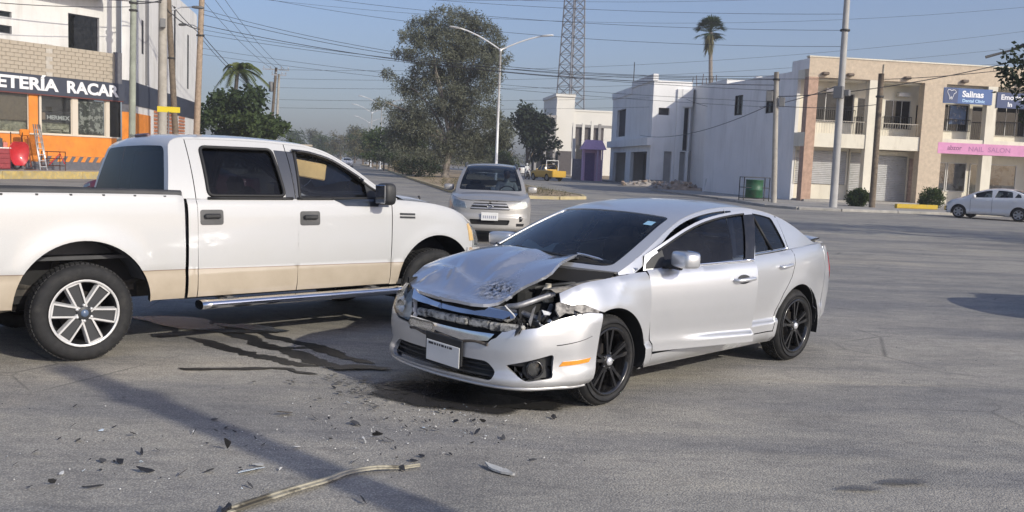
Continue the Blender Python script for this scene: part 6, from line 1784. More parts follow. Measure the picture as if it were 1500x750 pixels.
sp_s = 'sagging along the upper wall of the corner shop'
for c in (((-20.3, 54, 10.0), (-30, 40, 9.3), .4, .028), ((-21.3, 52, 9.4), (-29, 41, 8.2), .3, .02), ((-21.3, 52, 9.6), (-20.3, 54, 10.2), .1, .03), ((-20.3, 54, 9.9), (-21.0, 57, 9.8), .15, .03), ((-21, 57, 9.8), (-21, 62, 9.6), .2, .03), ((-21, 57, 10.3), (-21, 62, 9.3), .1, .025)): cable(sp_s, *c)
# cable splice and small lamp hanging by the parapet
m_ = MB(); m_.tube([(22.6, 46.0, 7.75), (23.7, 45.7, 8.1), (24.2, 45.6, 8.35)], [.07, .05, .10], 6); tag(m_.build('cable_closure', cab_m), 'dark splice hanging on the cable before the arcade parapet', 'cable fitting')

# yellow street sign by the shop
t = thing('street_sign', 'yellow street name plate on a thin post beside the shop poles', 'sign', (-18.6, 50.0, .36))
m_ = MB(); m_.tube([(0, 0, 0), (0, 0, 3.35)], .035, 8); m_.build('post', galv, t)
m_ = MB(); m_.bbox((0, 0, 3.45), (1.15, .04, .30), .008, rz=.25); b_ = m_.build('plate', mat('plate_yellow', (.72, .55, .02), .5), t)
MM = Matrix.Translation((-.44, -.145, 3.385)) @ Matrix.Rotation(.25, 4, 'Z') @ Matrix.Rotation(pi / 2, 4, 'X')
text_mesh('5 de Mayo', .17, b_, MATS['ink'], MM, ext=.003, width=.88) if False else None

# ------------------------------------------------------------------ foliage
def leaf_mat(name, c0, c1, c2, trans=.25):
    mt = bpy.data.materials.new(name); mt.use_nodes = True; nt = mt.node_tree; b = nt.nodes['Principled BSDF']
    co = texco(nt); a = noise(nt, co, .9, 3, .6); f = noise(nt, co, 9, 2, .7)
    k = mixc(nt, .55, a, f)
    c = ramp(nt, k, [(.32, c0), (.5, c1), (.66, c2)])
    nt.links.new(c, b.inputs['Base Color']); b.inputs['Roughness'].default_value = .7; b.inputs['Specular IOR Level'].default_value = .2
    tr = nt.nodes.new('ShaderNodeBsdfTranslucent'); nt.links.new(c, tr.inputs[0])
    mx = nt.nodes.new('ShaderNodeMixShader'); mx.inputs[0].default_value = trans
    o = nt.nodes['Material Output']; nt.links.new(b.outputs[0], mx.inputs[1]); nt.links.new(tr.outputs[0], mx.inputs[2]); nt.links.new(mx.outputs[0], o.inputs[0])
    MATS[name] = mt; return mt
def leaves(name, clumps, L, Wd, mt, parent=None, seed=1, droop=.3, cluster=8, shell=.55):
    """thousands of small leaf blades gathered in sprigs inside ellipsoids (x,y,z,rx,ry,rz,n)"""
    rg = np.random.default_rng(seed); VS = []
    for (x, y, z, rx, ry, rz, n) in clumps:
        ns = max(1, n // cluster)
        d = rg.normal(size=(ns, 3)); d /= np.linalg.norm(d, axis=1, keepdims=True)
        r = rg.uniform(0, 1, ns) ** (1 / 3) * (1 - shell) + shell * rg.uniform(.4, 1.08, ns)
        c = d * r[:, None] * np.array([rx, ry, rz]) + np.array([x, y, z])
        c = np.repeat(c, cluster, 0); dd = np.repeat(d, cluster, 0)
        m_ = len(c)
        c = c + rg.normal(scale=L * .55, size=(m_, 3))
        ax = dd * .5 + rg.normal(scale=.7, size=(m_, 3)); ax[:, 2] -= droop; ax /= np.linalg.norm(ax, axis=1, keepdims=True)
        sd = np.cross(ax, rg.normal(size=(m_, 3))); sd /= np.maximum(np.linalg.norm(sd, axis=1, keepdims=True), 1e-6)
        l = L * rg.uniform(.6, 1.3, (m_, 1)); w = Wd * rg.uniform(.6, 1.3, (m_, 1))
        VS.append(np.stack([c, c + ax * l * .45 + sd * w * .5, c + ax * l, c + ax * l * .45 - sd * w * .5], 1).reshape(-1, 3))
    V = np.concatenate(VS).astype(np.float32); nf = len(V) // 4
    me = bpy.data.meshes.new(name); me.vertices.add(len(V)); me.vertices.foreach_set('co', V.ravel())
    me.loops.add(nf * 4); me.loops.foreach_set('vertex_index', np.arange(nf * 4, dtype=np.int32))
    me.polygons.add(nf); me.polygons.foreach_set('loop_start', np.arange(0, nf * 4, 4, dtype=np.int32)); me.polygons.foreach_set('loop_total', np.full(nf, 4, dtype=np.int32))
    me.materials.append(mt); me.update(calc_edges=True)
    o = bpy.data.objects.new(name, me); COL.objects.link(o); o.parent = parent
    return o
bark = mat('bark', (.16, .125, .095), .95, var=.35, vscale=5, bmp=.5, bscale=14)
bark_g = mat('bark_grey', (.24, .21, .18), .95, var=.3, vscale=5, bmp=.5, bscale=14)
lf_grey = leaf_mat('leaf_greygreen', (.085, .096, .066), (.145, .155, .108), (.21, .215, .155))
lf_dark = leaf_mat('leaf_dark', (.020, .034, .014), (.045, .070, .028), (.085, .115, .045))
lf_mid = leaf_mat('leaf_mid', (.030, .050, .018), (.060, .090, .030), (.105, .135, .050))
lf_palm = leaf_mat('leaf_palm', (.05, .075, .02), (.11, .14, .04), (.20, .21, .075))
lf_dry = leaf_mat('leaf_dry', (.10, .095, .050), (.15, .14, .075), (.21, .185, .11))
lf_black = leaf_mat('leaf_blackgreen', (.014, .022, .012), (.035, .050, .028), (.075, .090, .050))  # blackish green foliage of the evergreen, dark shrub and street tree
rg = random.Random(11)
def limbs(mb, base, ends, r0, r1=.03, wig=.12):
    for e in ends:
        A, B = Vector(base), Vector(e); L = (B - A).length; n = 6; pts = []
        for k in range(n + 1):
            f = k / n; p = A.lerp(B, f); p.z += L * .10 * sin(pi * f)
            if 0 < k < n: p += Vector((rg.uniform(-1, 1), rg.uniform(-1, 1), rg.uniform(-1, 1))) * wig * L * .15
            pts.append(tuple(p))
        mb.tube(pts, [r0 + (r1 - r0) * (k / n) ** .8 for k in range(n + 1)], 7)
# the big grey-green tree on the median
t = thing('big_tree', 'tall airy grey-green tree on the median, tallest tree in the scene', 'tree', (-6.43, 85.7, .1))
px = [(655, 38, 46, 24), (612, 48, 28, 20), (702, 58, 32, 28), (625, 84, 42, 20), (682, 92, 44, 24), (713, 112, 20, 34), (592, 130, 26, 16), (645, 128, 40, 20), (694, 150, 36, 24), (556, 156, 16, 7), (588, 176, 30, 20), (640, 178, 40, 22), (690, 198, 40, 22), (722, 188, 18, 26), (582, 206, 28, 14), (628, 219, 40, 14), (684, 222, 34, 12), (738, 196, 13, 20), (610, 232, 34, 9), (630, 65, 30, 18), (668, 70, 30, 20), (620, 108, 28, 16), (668, 112, 34, 18), (612, 152, 30, 14), (668, 140, 30, 18), (615, 192, 30, 14), (700, 172, 26, 18), (660, 208, 30, 14), (655, 236, 46, 7), (610, 190, 22, 16), (665, 165, 26, 16)]
cl = []
for (x, y, a, b) in px:
    cx, cz = (x - 652) / 16.0, (262 - y) / 16.0; ra, rb = a / 16.0, b / 16.0
    nn = int(rg.uniform(.8, 1.2) * 900 * ra * rb)
    cl.append((cx, rg.uniform(-1.6, 1.6), cz, ra, max(ra, rb) * .85, rb, nn))
    for k in range(2): cl.append((cx + rg.uniform(-1, 1) * ra, rg.uniform(-2, 2), cz + rg.uniform(-.9, .9) * rb, ra * .40, ra * .40, rb * .45, int(nn * .22)))
leaves('crown', cl, .30, .075, lf_grey, t, 3, .25, 12, .35)
tr = MB(); tr.tube([(0, 0, -.1), (.05, 0, 1.0), (.25, .1, 2.2), (.4, .2, 3.2)], [.42, .34, .31, .28], 10)
limbs(tr, (.4, .2, 3.0), [(.2, .3, 13.5), (3.0, .6, 12.4), (-2.4, -.4, 13.2), (-3.6, .5, 8.2), (-5.8, .2, 6.7), (2.6, -.8, 7.2), (4.4, .4, 5.0), (-3.9, -.6, 4.0), (1.6, 1.0, 10.6), (-1.2, -1, 10.2)], .20)
tr.build('trunk', bark_g, t)
def leafy_tree(name, label, p, h, w, mt, group=None, seed=1, leaf=.34, lw=.16, n=2600, trunk=.25, droop=.3, cat='tree'):
    t = thing(name, label, cat, (p[0], p[1], .05), group=group); rr = random.Random(seed); cl = []
    k = 9
    for i in range(k):
        a = rr.uniform(0, 2 * pi); f = rr.uniform(.0, .75); zz = h * rr.uniform(trunk + .12, .92)
        s = w * .5 * (1.05 - .45 * abs(zz / h - .55) * 2)
        cl.append((cos(a) * s * f, sin(a) * s * f, zz, w * rr.uniform(.20, .32), w * rr.uniform(.20, .32), h * rr.uniform(.10, .17), n // k))
    for i in range(10):
        a = rr.uniform(0, 2 * pi); zz = h * rr.uniform(trunk + .08, 1.0); s = w * .5 * (1.1 - .5 * abs(zz / h - .5) * 2)
        cl.append((cos(a) * s, sin(a) * s, zz, w * .10, w * .10, h * .06, n // 40))
    leaves('crown', cl, leaf, lw, mt, t, seed, droop, 7, .5)
    m_ = MB(); m_.tube([(0, 0, -.1), (rr.uniform(-.1, .1), 0, h * trunk), (rr.uniform(-.2, .2), 0, h * (trunk + .15))], [h * .028, h * .022, h * .018], 8)
    limbs(m_, (0, 0, h * trunk), [(c[0], c[1], c[2]) for c in cl[:7]], h * .014, .015)
    m_.build('trunk', bark, t)
    return t
leafy_tree('evergreen_tree', 'dense dark evergreen tree right of the lamp post', (1.4, 122.0), 8.6, 6.4, lf_black, None, 21, .5, .3, 6000, .10)
leafy_tree('shade_tree', 'dark green dense tree behind the pickup cab, left of the palm', (-24.2, 80.0), 6.7, 6.2, lf_dark, 'trees behind the pickup', 22, .42, .26, 6500, .10)
leafy_tree('shade_tree', 'brighter low green tree right of the palm above the pickup roof', (-21.6, 78.0), 4.5, 5.2, lf_mid, 'trees behind the pickup', 23, .36, .22, 4500, .10)
# smaller trees along the median and verges
proto = [leafy_tree('median_tree', 'p', (0, 0), 5.0, 5.0, lf_mid, None, 31, .4, .2, 2200, .2), leafy_tree('median_tree', 'p', (0, 0), 4.4, 5.2, lf_dry, None, 32, .4, .14, 1500, .22), leafy_tree('median_tree', 'p', (0, 0), 5.4, 4.6, lf_grey, None, 33, .4, .14, 1900, .2)]
spots = [(0, -11.5, 104, .85), (2, -14.2, 110, .75), (0, -16.0, 118, 1.0), (1, -17.5, 124, .9), (2, -13.2, 121, 1.0), (0, -20.2, 136, .95), (1, -22.4, 146, 1.0), (0, -23.0, 158, 1.1), (2, -26.0, 166, 1.1), (1, -30.5, 186, 1.3), (0, -33.5, 205, 1.4), (2, -40, 232, 1.5), (1, -47, 250, 1.5), (0, -56, 275, 1.6), (2, -63, 290, 1.6), (0, -72, 305, 1.7), (1, -37, 300, 1.6), (0, -26, 320, 1.9), (2, -14, 300, 1.8), (0, -4.5, 152, 1.0), (1, -3.0, 164, 1.1), (0, -1.5, 130, .7), (2, -6.5, 190, 1.3), (1, -8.8, 96, .6), (2, -5.0, 112, .9)]
kinds = ('bushy green median tree', 'sparse straw-coloured median tree', 'grey-green median tree')
used = set(); kn_ = [-1, -1, -1]
for i, (k, x, y, s) in enumerate(spots):
    o = proto[k] if k not in used else copy_tree(proto[k]); used.add(k)
    o.location = (x, y, .1); o.scale = (s * rg.uniform(.9, 1.15), s * rg.uniform(.9, 1.15), s * rg.uniform(.85, 1.15)); o.rotation_euler = (0, 0, rg.uniform(0, 6.28))
    kn_[k] += 1; o['label'] = ORD[kn_[k]] + ' ' + ('bushy green' if k == 0 else 'sparse straw-coloured' if k == 1 else 'grey-green') + ' small tree down the avenue, counting from the big tree'
    o['group'] = kinds[k] + 's along the avenue'
# far wood closing the avenue
cl = []
for k in range(60):
    x = -230 + 440 * k / 59 + rg.uniform(-4, 4); y = 390 + rg.uniform(-15, 25); h = rg.uniform(3.0, 6.5)
    cl.append((x, y, h * .55, rg.uniform(4.5, 7.5), 3.5, h * .55, 330))
tag(leaves('far_wood', cl, 1.1, .7, lf_grey, None, 51, .2, 5, .4), kind='stuff')
# shrubs and dry grass tufts on the median
for lab, p, h, w, mt, sd in (('dark clipped shrub left of the big tree trunk', (-8.6, 84.0), 1.7, 4.2, lf_black, 61), ('brownish dry shrub further along the median', (-12.6, 104.0), 1.5, 2.6, lf_dry, 62)):
    t = thing('shrub', lab, 'shrub', (p[0], p[1], .1)); leaves('foliage', [(0, 0, h * .5, w * .5, w * .4, h * .5, 1500), (w * .2, 0, h * .6, w * .3, w * .3, h * .4, 600)], .22, .12, mt, t, sd, 0, 6, .5)
    m_ = MB(); limbs(m_, (0, 0, -.05), [(-w * .3, 0, h * .6), (w * .3, .2, h * .7), (0, -.2, h * .8)], .04, .01); m_.build('stem', bark, t)
for lab, p, s, sd in (('round clipped bush behind the slim wooden pole', (18.75, 50.9), .72, 63), ('larger round clipped bush at the foot of the wide stone pier', (24.1, 53.9), .86, 64)):
    t = thing('clipped_bush', lab, 'bush', (p[0], p[1], .12), group='round bushes before the arcade'); leaves('foliage', [(0, 0, .62 * s, .85 * s, .8 * s, .66 * s, 2600), (.2, .1, .9 * s, .5 * s, .5 * s, .45 * s, 700), (-.35 * s, 0, .5 * s, .5 * s, .5 * s, .45 * s, 600)], .11, .07, lf_mid, t, sd, -.1, 6, .6)
    m_ = MB(); limbs(m_, (0, 0, -.05), [(-.3, 0, .6), (.3, .1, .7), (0, -.2, .8), (.1, .2, .5)], .03, .008); m_.build('stem', bark, t)
cl = []
for k in range(90):
    f = rg.random(); x = -3.0 + 6 * rg.random(); y = 46.8 + 30 * rg.random() ** 1.5; x -= (y - 47) * .17
    cl.append((x, y, .2, .3, .3, .09, 40))
tag(leaves('dry_grass', cl, .16, .02, lf_dry, None, 71, -.9, 5, .2), kind='stuff')
# palms
def fan_palm():
    t = thing('fan_palm', 'tall thin fan palm with a shaggy head above the white buildings', 'palm tree', (21.6, 108.0, 0)); H = 17.4
    m_ = MB(); m_.tube([(1.3 * (1 - k / 8) ** 1.2, 0, H * k / 8) for k in range(9)], [.30 - .012 * k for k in range(9)], 8); m_.build('trunk', bark_g, t)
    f = MB(); rr = random.Random(4)
    for k in range(46):
        az = rr.uniform(0, 2 * pi); el = rr.uniform(-.35, 1.45); st = 1.1; c0 = Vector((-.05, 0, H))
        dv = Vector((cos(az) * cos(el), sin(az) * cos(el), sin(el))); hub = c0 + dv * st
        sdv = dv.cross(Vector((0, 0, 1))); sdv = sdv.normalized() if sdv.length > .01 else Vector((1, 0, 0)); up = sdv.cross(dv)
        for j in range(11):
            a = -1.15 + 2.3 * j / 10; tip = hub + (dv * cos(a) + sdv * sin(a)) * rr.uniform(.95, 1.3) + Vector((0, 0, -.25 - .12 * abs(a)))
            b = (dv * -sin(a) + sdv * cos(a)) * .07
            md = hub.lerp(tip, .5) + Vector((0, 0, .08)); f.add([hub, md + b, tip, md - b], [(0, 1, 2, 3)])
        f.tube([c0, hub], .03, 4, cap=False)
    f.build('fronds', lf_dark, t)
    s = MB()
    for k in range(120):
        az = rr.uniform(0, 2 * pi); z0 = H - rr.uniform(0, 1.6); r = rr.uniform(.25, .8) * (1 - (H - z0) / 3.2) - .12 * 0; L = rr.uniform(.8, 1.5)
        p = Vector((-.05 + cos(az) * .22, sin(az) * .22, z0)); q = p + Vector((cos(az) * r - .12, sin(az) * r, -L)); b = Vector((-sin(az), cos(az), 0)) * .10
        s.add([p, p.lerp(q, .5) + b, q, p.lerp(q, .5) - b], [(0, 1, 2, 3)])
    s.build('dry_skirt', lf_dry, t)
fan_palm()
def feather_palm():
    t = thing('feather_palm', 'windblown feather palm leaning behind the pickup roof trees', 'palm tree', (-26.0, 84.0, 0)); H = 9.0
    m_ = MB(); m_.tube([(0, 0, -.1), (.4, 0, 3), (.9, 0, H)], [.26, .2, .16], 8); m_.build('trunk', bark_g, t)
    rr = random.Random(8); f = MB()
    for k in range(26):
        az = rr.uniform(0, 2 * pi); el = rr.uniform(-.1, 1.3); L = rr.uniform(2.0, 2.7); pts = []
        for j in range(11):
            u = j / 10; pts.append(Vector((.9 + cos(az) * L * u * cos(el) + .5 * u, sin(az) * L * u * cos(el), H + L * (u * sin(el) - .75 * u * u))))
        for j in range(1, 11):
            d = (pts[j] - pts[j - 1]).normalized(); s_ = d.cross(Vector((0, 0, 1))).normalized()
            for q in (-1, 1):
                for e in (0, .5):
                    p = pts[j - 1].lerp(pts[j], e); tip = p + s_ * q * (.62 * (1 - .5 * j / 10)) + d * .3 + Vector((0, 0, -.22)); f.add([p, p + d * .13, tip], [(0, 1, 2)])
        f.tube([tuple(p) for p in pts], .025, 4, cap=False)
    f.build('fronds', lf_palm, t)
feather_palm()
# tree whose twigs enter at the upper right; its shade lies across the junction
t = thing('street_tree', 'tree reaching in with dark leafy twigs at the upper right edge', 'tree', (17.0, 25.0, 0))
cl = [(-3.55, 0, 4.9, .75, .8, .55, 420), (-3.0, .3, 4.3, .7, .8, .5, 300), (-3.4, -.2, 3.75, .5, .6, .3, 90), (-3.95, .1, 4.6, .45, .5, .4, 110), (-2.0, 0, 5.6, 1.3, 1.5, .9, 900), (-1.0, 1, 4.6, 1.4, 1.5, .8, 800), (0, 0, 6.2, 1.8, 1.8, 1.0, 1200), (1.6, .6, 5.4, 1.6, 1.6, .9, 900), (.2, -1.6, 5.0, 1.5, 1.4, .8, 800), (1, 1.8, 4.4, 1.4, 1.4, .7, 600)]
leaves('crown', cl, .17, .085, lf_black, t, 81, .3, 5, .3)
m_ = MB(); m_.tube([(0, 0, -.1), (.1, 0, 1.5), (0, .1, 3.0)], [.24, .19, .16], 9); limbs(m_, (0, .1, 2.9), [(-3.6, 0, 4.8), (-3.3, .2, 3.9), (-2, 0, 5.6), (0, 0, 6.2), (1.6, .6, 5.4), (.2, -1.6, 5), (1, 1.8, 4.4), (-1, 1, 4.6)], .09, .012); m_.build('trunk', bark, t)

t2 = copy_tree(t); t2.location = (24.6, 23.0, 0); t2.rotation_euler = (0, 0, 2.0); t2.scale = (1.25, 1.25, 1.1); t2['label'] = 'second street tree outside the view on the right, only its shade enters'
# ------------------------------------------------------------------ the other vehicles
def simple_car(S, name, label, cat, loc, rz, pm, wins, wheels, R, ws, rs, hood_x, lid_cf, group=None, wst='plain', glassn='glass_tint', pick=False, K=3.5, W=.66, detail=True, wcap=None):
    car = thing(name, label, cat, loc, rz, group=group)
    BL = MATS['black_plastic']; WB = MATS['well_black']
    zb0 = float(S.zb(-1.0)); x_f, x_r = wheels
    for sg in (1, -1):
        fn = S.B(sg); G = S.gside(sg); Gi = S.gside(sg, -.012)
        xa = x_f + R + .33; xb = x_r - R - .28
        n = 26; top = [(xa + (xb - xa) * k / n, float(S.zt(xa + (xb - xa) * k / n))) for k in range(n + 1)]
        ar = R * 1.17; zc = R * .98
        ol = S.XZ(top + [(xb, zb0 + .08), (x_r - ar, zb0 + .03)] + list(reversed(arc(x_r, zc, ar, math.asin((zb0 - zc) / ar) , pi - math.asin((zb0 - zc) / ar), 18))) + list(reversed(arc(x_f, zc, ar, math.asin((zb0 - zc) / ar), pi - math.asin((zb0 - zc) / ar), 18))) + [(xa, zb0 + .02)])
        one('body_side', pm, car, ol, fn, .07, hem=.03, sgn=sg)
        lg = MB(); xs = np.linspace(float(S.CX[-1]) - .05, float(S.CX[0]) + .05, 30)
        b_ = S.body(S.sx(xs), S.zt(xs), sg); g_ = G(xs, S.zbg(xs)); lg.grid(np.stack([b_, g_], 1), 0, True); lg.build('belt_ledge', pm, car)
        cp = S.cantpts(0, 1, 40); holes = []
        for a0, a1 in wins:
            up = [(x, z - .055) for x, z in S.cantpts(S.t_of_x(a0 - .10), S.t_of_x(a1 + .06), 10)]
            up = [q for q in up if q[1] > float(S.zbg(q[0])) + .05]
            holes.append(rnd_poly([(a0, float(S.zbg(a0)) + .03)] + up + [(a1, float(S.zbg(a1)) + .03)], .03, 3))
        fr = one('window_frame', pm, car, cp + [(cp[-1][0], float(S.zbg(cp[-1][0])) - .005), (cp[0][0], float(S.zbg(cp[0][0])) - .005)] if cp[0][1] > float(S.zbg(cp[0][0])) + .01 else cp, G, .07, holes=holes, hem=.02, sgn=-sg)
        for h_ in holes:
            one('window', MATS[glassn], car, h_, Gi, .15, hem=0, sgn=-sg)
        if detail:
            for x in (wins[0][0] + .04, wins[0][1] - .03):
                cut = MB(); zt_ = float(S.zt(x))
                cut.tube([tuple(off_fn(fn, .0008, sgn=sg)(np.array(float(S.sx(x))), np.array(z))) for z in np.linspace(zb0 + .12, zt_ - .01, 8)], .006, 4); cut.build('door_gap', WB, car)
            for x in (wins[0][1] + .16, wins[-1][1] + .25):
                hd = MB(); q = fn(np.array(float(S.sx(x))), np.array(float(S.zt(x)) - .13)); hd.bbox((float(q[0]), float(q[1]) + sg * .02, float(q[2])), (.17, .03, .03), .01); hd.build('handle', pm, car)
        mr = MB(); mx = wins[0][0] - .12; q = S.gside(sg)(np.array(mx), np.array(float(S.zbg(mx)) + .06)); sblob(mr, (float(q[0]), float(q[1]) + sg * .14, float(q[2]) + .02), (.13, .23, .15), 12, 8, .55); mr.build('mirror', pm if detail != 'blackmirror' else BL, car)
        make_wheel(car, x_f, sg * (S.PY.max() - .015), R, sg, R, .2, R * .66, wst, MATS['tyre_rubber'], MATS['alloy_dull'], WB, cap_m=MATS['alloy_dull'], seg=28, simple=True, nspoke=6)
        make_wheel(car, x_r, sg * (S.PY.max() - .015), R, sg, R, .2, R * .66, wst, MATS['tyre_rubber'], MATS['alloy_dull'], WB, cap_m=MATS['alloy_dull'], seg=28, simple=True, nspoke=6)
        wheel_well(car, x_f, ar + .01, S.PY.max() - .02, .5, sg, WB, z=zc); wheel_well(car, x_r, ar + .01, S.PY.max() - .02, .5, sg, WB, z=zc)
    TF = top_fn(S, 0, K, W)
    def scr(a, b, wa, wb): return rnd_poly([(a * K, -wa * W), (a * K, wa * W), (b * K, wb * W), (b * K, -wb * W)], .06)
    wl, rl = scr(*ws), scr(*rs)
    one('roof', pm, car, [(0, -W), (0, W), (K, W), (K, -W)], TF, .07, holes=[wl, rl], hem=.02, sgn=-1)
    for nm, lp, gm in (('windscreen', wl, 'glass_screen'), ('rear_screen', rl, 'glass_tint')):
        g = one(nm, MATS[gm], car, lp, top_fn(S, -.005, K, W), .12, hem=0, sgn=-1)
        c = np.mean(lp, 0); inn = [tuple(c + (np.array(p) - c) * np.array([.93, .95])) for p in lp]
        one('screen_border', MATS['rubber_seal'], g, lp, top_fn(S, -.008, K, W), .07, holes=[inn], hem=0, sgn=-1)
    lid = S.lid(lid_cf)
    w0 = lambda x: float(np.interp(x, S.tx[S.ty > 0], S.ty[S.ty > 0])) - .012
    xs = np.linspace(hood_x[0], hood_x[1], 12)
    cowl = [(hood_x[0] + .28 * (1 - (y / .8) ** 2), y) for y in np.linspace(-w0(xs[0]), w0(xs[0]), 9)]
    one('bonnet', pm, car, cowl + [(x, w0(x)) for x in xs[1:]] + [(x, -w0(x)) for x in reversed(xs[1:])], lid, .07, hem=.02, sgn=1)
    L = S.L
    xa = wheels[0] + R + .33; sA = float(S.sx(xa))
    zf = lambda s_: float(S.zt(np.interp(abs(s_), S.S, S.PX)))
    ss = np.linspace(-sA, sA, 25)
    car['_front'] = 1
    del car['_front']
    xb = wheels[1] - R - .28; sB = float(S.sx(xb))
    rr_ = np.linspace(sB, 2 * L - sB, 25)
    one('rear_bumper', pm, car, [(s_, float(S.zb(-3.4)) + .04) for s_ in rr_] + [(s_, float(S.zt(xb)) - .02) for s_ in reversed(rr_)], S.B(1), .09, sgn=1, hem=.03)
    if not pick:
        xe = float(S.CX[-1]); bx = float(S.PX.min())
        xs2 = np.linspace(min(xe + .15, bx + .5), bx + .10, 6)
        one('boot_lid', pm, car, [(x, w0(x)) for x in xs2] + [(x, -w0(x)) for x in reversed(xs2)], S.lid([(-6, .01), (0, .01)]), .09, sgn=1)
    fl = MB(); fl.box(((x_f + x_r) / 2, 0, zb0 + .06), (x_f - x_r + .9, 1.36, .06)); fl.box(((x_f + x_r) / 2 + .2, 0, zb0 + .02), (x_f - x_r - .75, 1.56, .08)); fl.build('floor_pan', MATS['interior_dark'], car)
    return car, sA, ss, zf
mat('alloy_dull', (.36, .36, .37), .4, .6, var=.15)
def simple_front(S, car, ss, zf, pm, lamps, grille, plate=None, hood_lip=.0, fogs=True, bars=2):
    BF = S.B(1); zb = float(S.zb(.6)); BL = MATS['black_plastic']
    ol = [(s_, zb + .01) for s_ in ss] + [(s_, zf(s_) - .012) for s_ in reversed(ss)]
    g0, g1, gz0, gz1 = grille
    gh = rnd_poly([(-g1, gz0), (g1, gz0), (g0, gz1), (-g0, gz1)] if g0 < g1 else [(-g0, gz0), (g0, gz0), (g1, gz1), (-g1, gz1)], .03, 3)
    lo = rnd_poly([(-.40, zb + .14), (.40, zb + .14), (.44, zb + .25), (-.44, zb + .25)], .03, 3)
    one('front_bumper', pm, car, ol, BF, .05, holes=[gh, lo], hem=.03, sgn=1)
    gb = MB(); patch(gb, [(-max(g0, g1) - .05, gz0 - .04), (max(g0, g1) + .05, gz0 - .04), (max(g0, g1) + .05, gz1 + .04), (-max(g0, g1) - .05, gz1 + .04)], off_fn(BF, -.04), .08, hem=0, sgn=1)
    patch(gb, [(-.5, zb + .1), (.5, zb + .1), (.5, zb + .3), (-.5, zb + .3)], off_fn(BF, -.04), .08, hem=0, sgn=1); gb.build('grille_backing', MATS['well_black'], car)
    for k in range(bars):
        z = gz0 + (gz1 - gz0) * (k + .5) / bars
        one('grille_bar', MATS['alloy_dull'], car, [(-max(g0, g1) + .02, z - .016), (max(g0, g1) - .02, z - .016), (max(g0, g1) - .02, z + .016), (-max(g0, g1) + .02, z + .016)], off_fn(BF, -.005), .06, hem=.03, sgn=1)
    for sg in (1, -1):
        pts = [(sg * a, z) for a, z in lamps]
        one('headlamp', MATS['glass_lamp'], car, pts, off_fn(BF, .006), .05, hem=.012, sgn=1)
        one('headlamp_bowl', MATS['lens_inner'], car, pts, off_fn(BF, .002), .05, hem=0, sgn=1)
        if fogs:
            c = MB(); p = off_fn(BF, .006)(np.array(sg * .66), np.array(zb + .27)); c.lathe([(.001, .0), (.055, .0), (.06, -.02)], 14, 'X', c=tuple(p)); c.build('fog_lamp', MATS['gloss_black'], car)
            one('bumper_vent', MATS['well_black'], car, [(sg * .58, zb + .12), (sg * .76, zb + .12), (sg * .78, zb + .18), (sg * .58, zb + .18)], off_fn(BF, .004), .06, hem=.006, sgn=1)
    if plate:
        p = BF(np.array(0.0), np.array(plate)); m_ = MB(); m_.bbox((float(p[0]) + .03, 0, plate), (.012, .36, .17), .006); po = m_.build('number_plate', MATS['plate_white'], car)
        tx = MB()
        for k in range(7): tx.box((float(p[0]) + .037, -.13 + k * .043, plate - .01), (.002, .028, .06))
        tx.build('plate_print', mat('print_grey', (.35, .36, .42), .6), po)
SUVS = Shape(
    plan=[(.84, 0), (.83, .25), (.79, .48), (.72, .66), (.60, .79), (.42, .86), (.1, .895), (-.5, .90), (-2.6, .90), (-3.1, .88), (-3.38, .80), (-3.46, .6), (-3.49, .3), (-3.49, 0)],
    zt=[(.9, .90), (.7, .92), (.5, .955), (.2, .99), (-.3, 1.03), (-.6, 1.04), (-2.0, 1.07), (-3.5, 1.12)],
    zb=[(.9, .26), (-3.5, .30)],
    side=[(-.2, .1), (0, .05), (.1, .02), (.2, .012), (.4, .02), (.6, .005), (.8, .0), (.92, .015), (1, .05), (1.1, .1)],
    front=[(-.2, .1), (0, .06), (.08, .01), (.2, 0), (.48, .0), (.56, .02), (.75, .025), (.9, .06), (1, .11), (1.1, .2)],
    rear=[(0, .03), (.3, 0), (.7, 0), (1, .02), (1.1, .04)],
    fblend=(.1, .6), rblend=(-3.42, -3.1), flares=[(0, .34, .40, .02), (-2.63, .34, .40, .02)],
    cant=[(-.28, 1.04), (-.5, 1.17), (-.75, 1.33), (-.95, 1.46), (-1.2, 1.575), (-1.5, 1.63), (-2.0, 1.65), (-2.6, 1.625), (-3.05, 1.56), (-3.22, 1.48), (-3.32, 1.35), (-3.42, 1.14)],
    ybg=[(-.2, .78), (-.8, .83), (-2.6, .84), (-3.5, .80)], zbg=[(-.2, 1.02), (-.6, 1.04), (-2, 1.07), (-3.5, 1.12)], tumble=(.26, .22),
    crown=[(0, .0), (.3, .02), (.4, .045), (.6, .05), (.78, .04), (.9, .02), (1, 0)], bow=[(0, .24), (.3, .12), (.4, .04), (.6, 0), (.8, -.05), (1, -.07)])
silver2 = paint('suv_silver', (.44, .425, .40), .45, .42, dust=(.42, .40, .36), damt=.16)
suv, sA, ss, zf = simple_car(SUVS, 'silver_suv', 'silver sport utility car facing the viewer behind the two crashed cars', 'car', (-.53, 20.55, 0), radians(-88.6), silver2, [(-.72, -1.52), (-1.62, -2.45), (-2.55, -3.08)], (0, -2.63), .345, (.035, .36, .90, .88), (.83, .965, .88, .90), (-.30, .70), [(.84, 0), (.6, .03), (.2, .06), (-.3, .06)], K=3.9, W=.70)
simple_front(SUVS, suv, ss, zf, silver2, [(.50, .74), (.80, .76), (.95, .80), (.98, .90), (.80, .905), (.56, .86)], (.44, .37, .72, .86), plate=.58, bars=2)
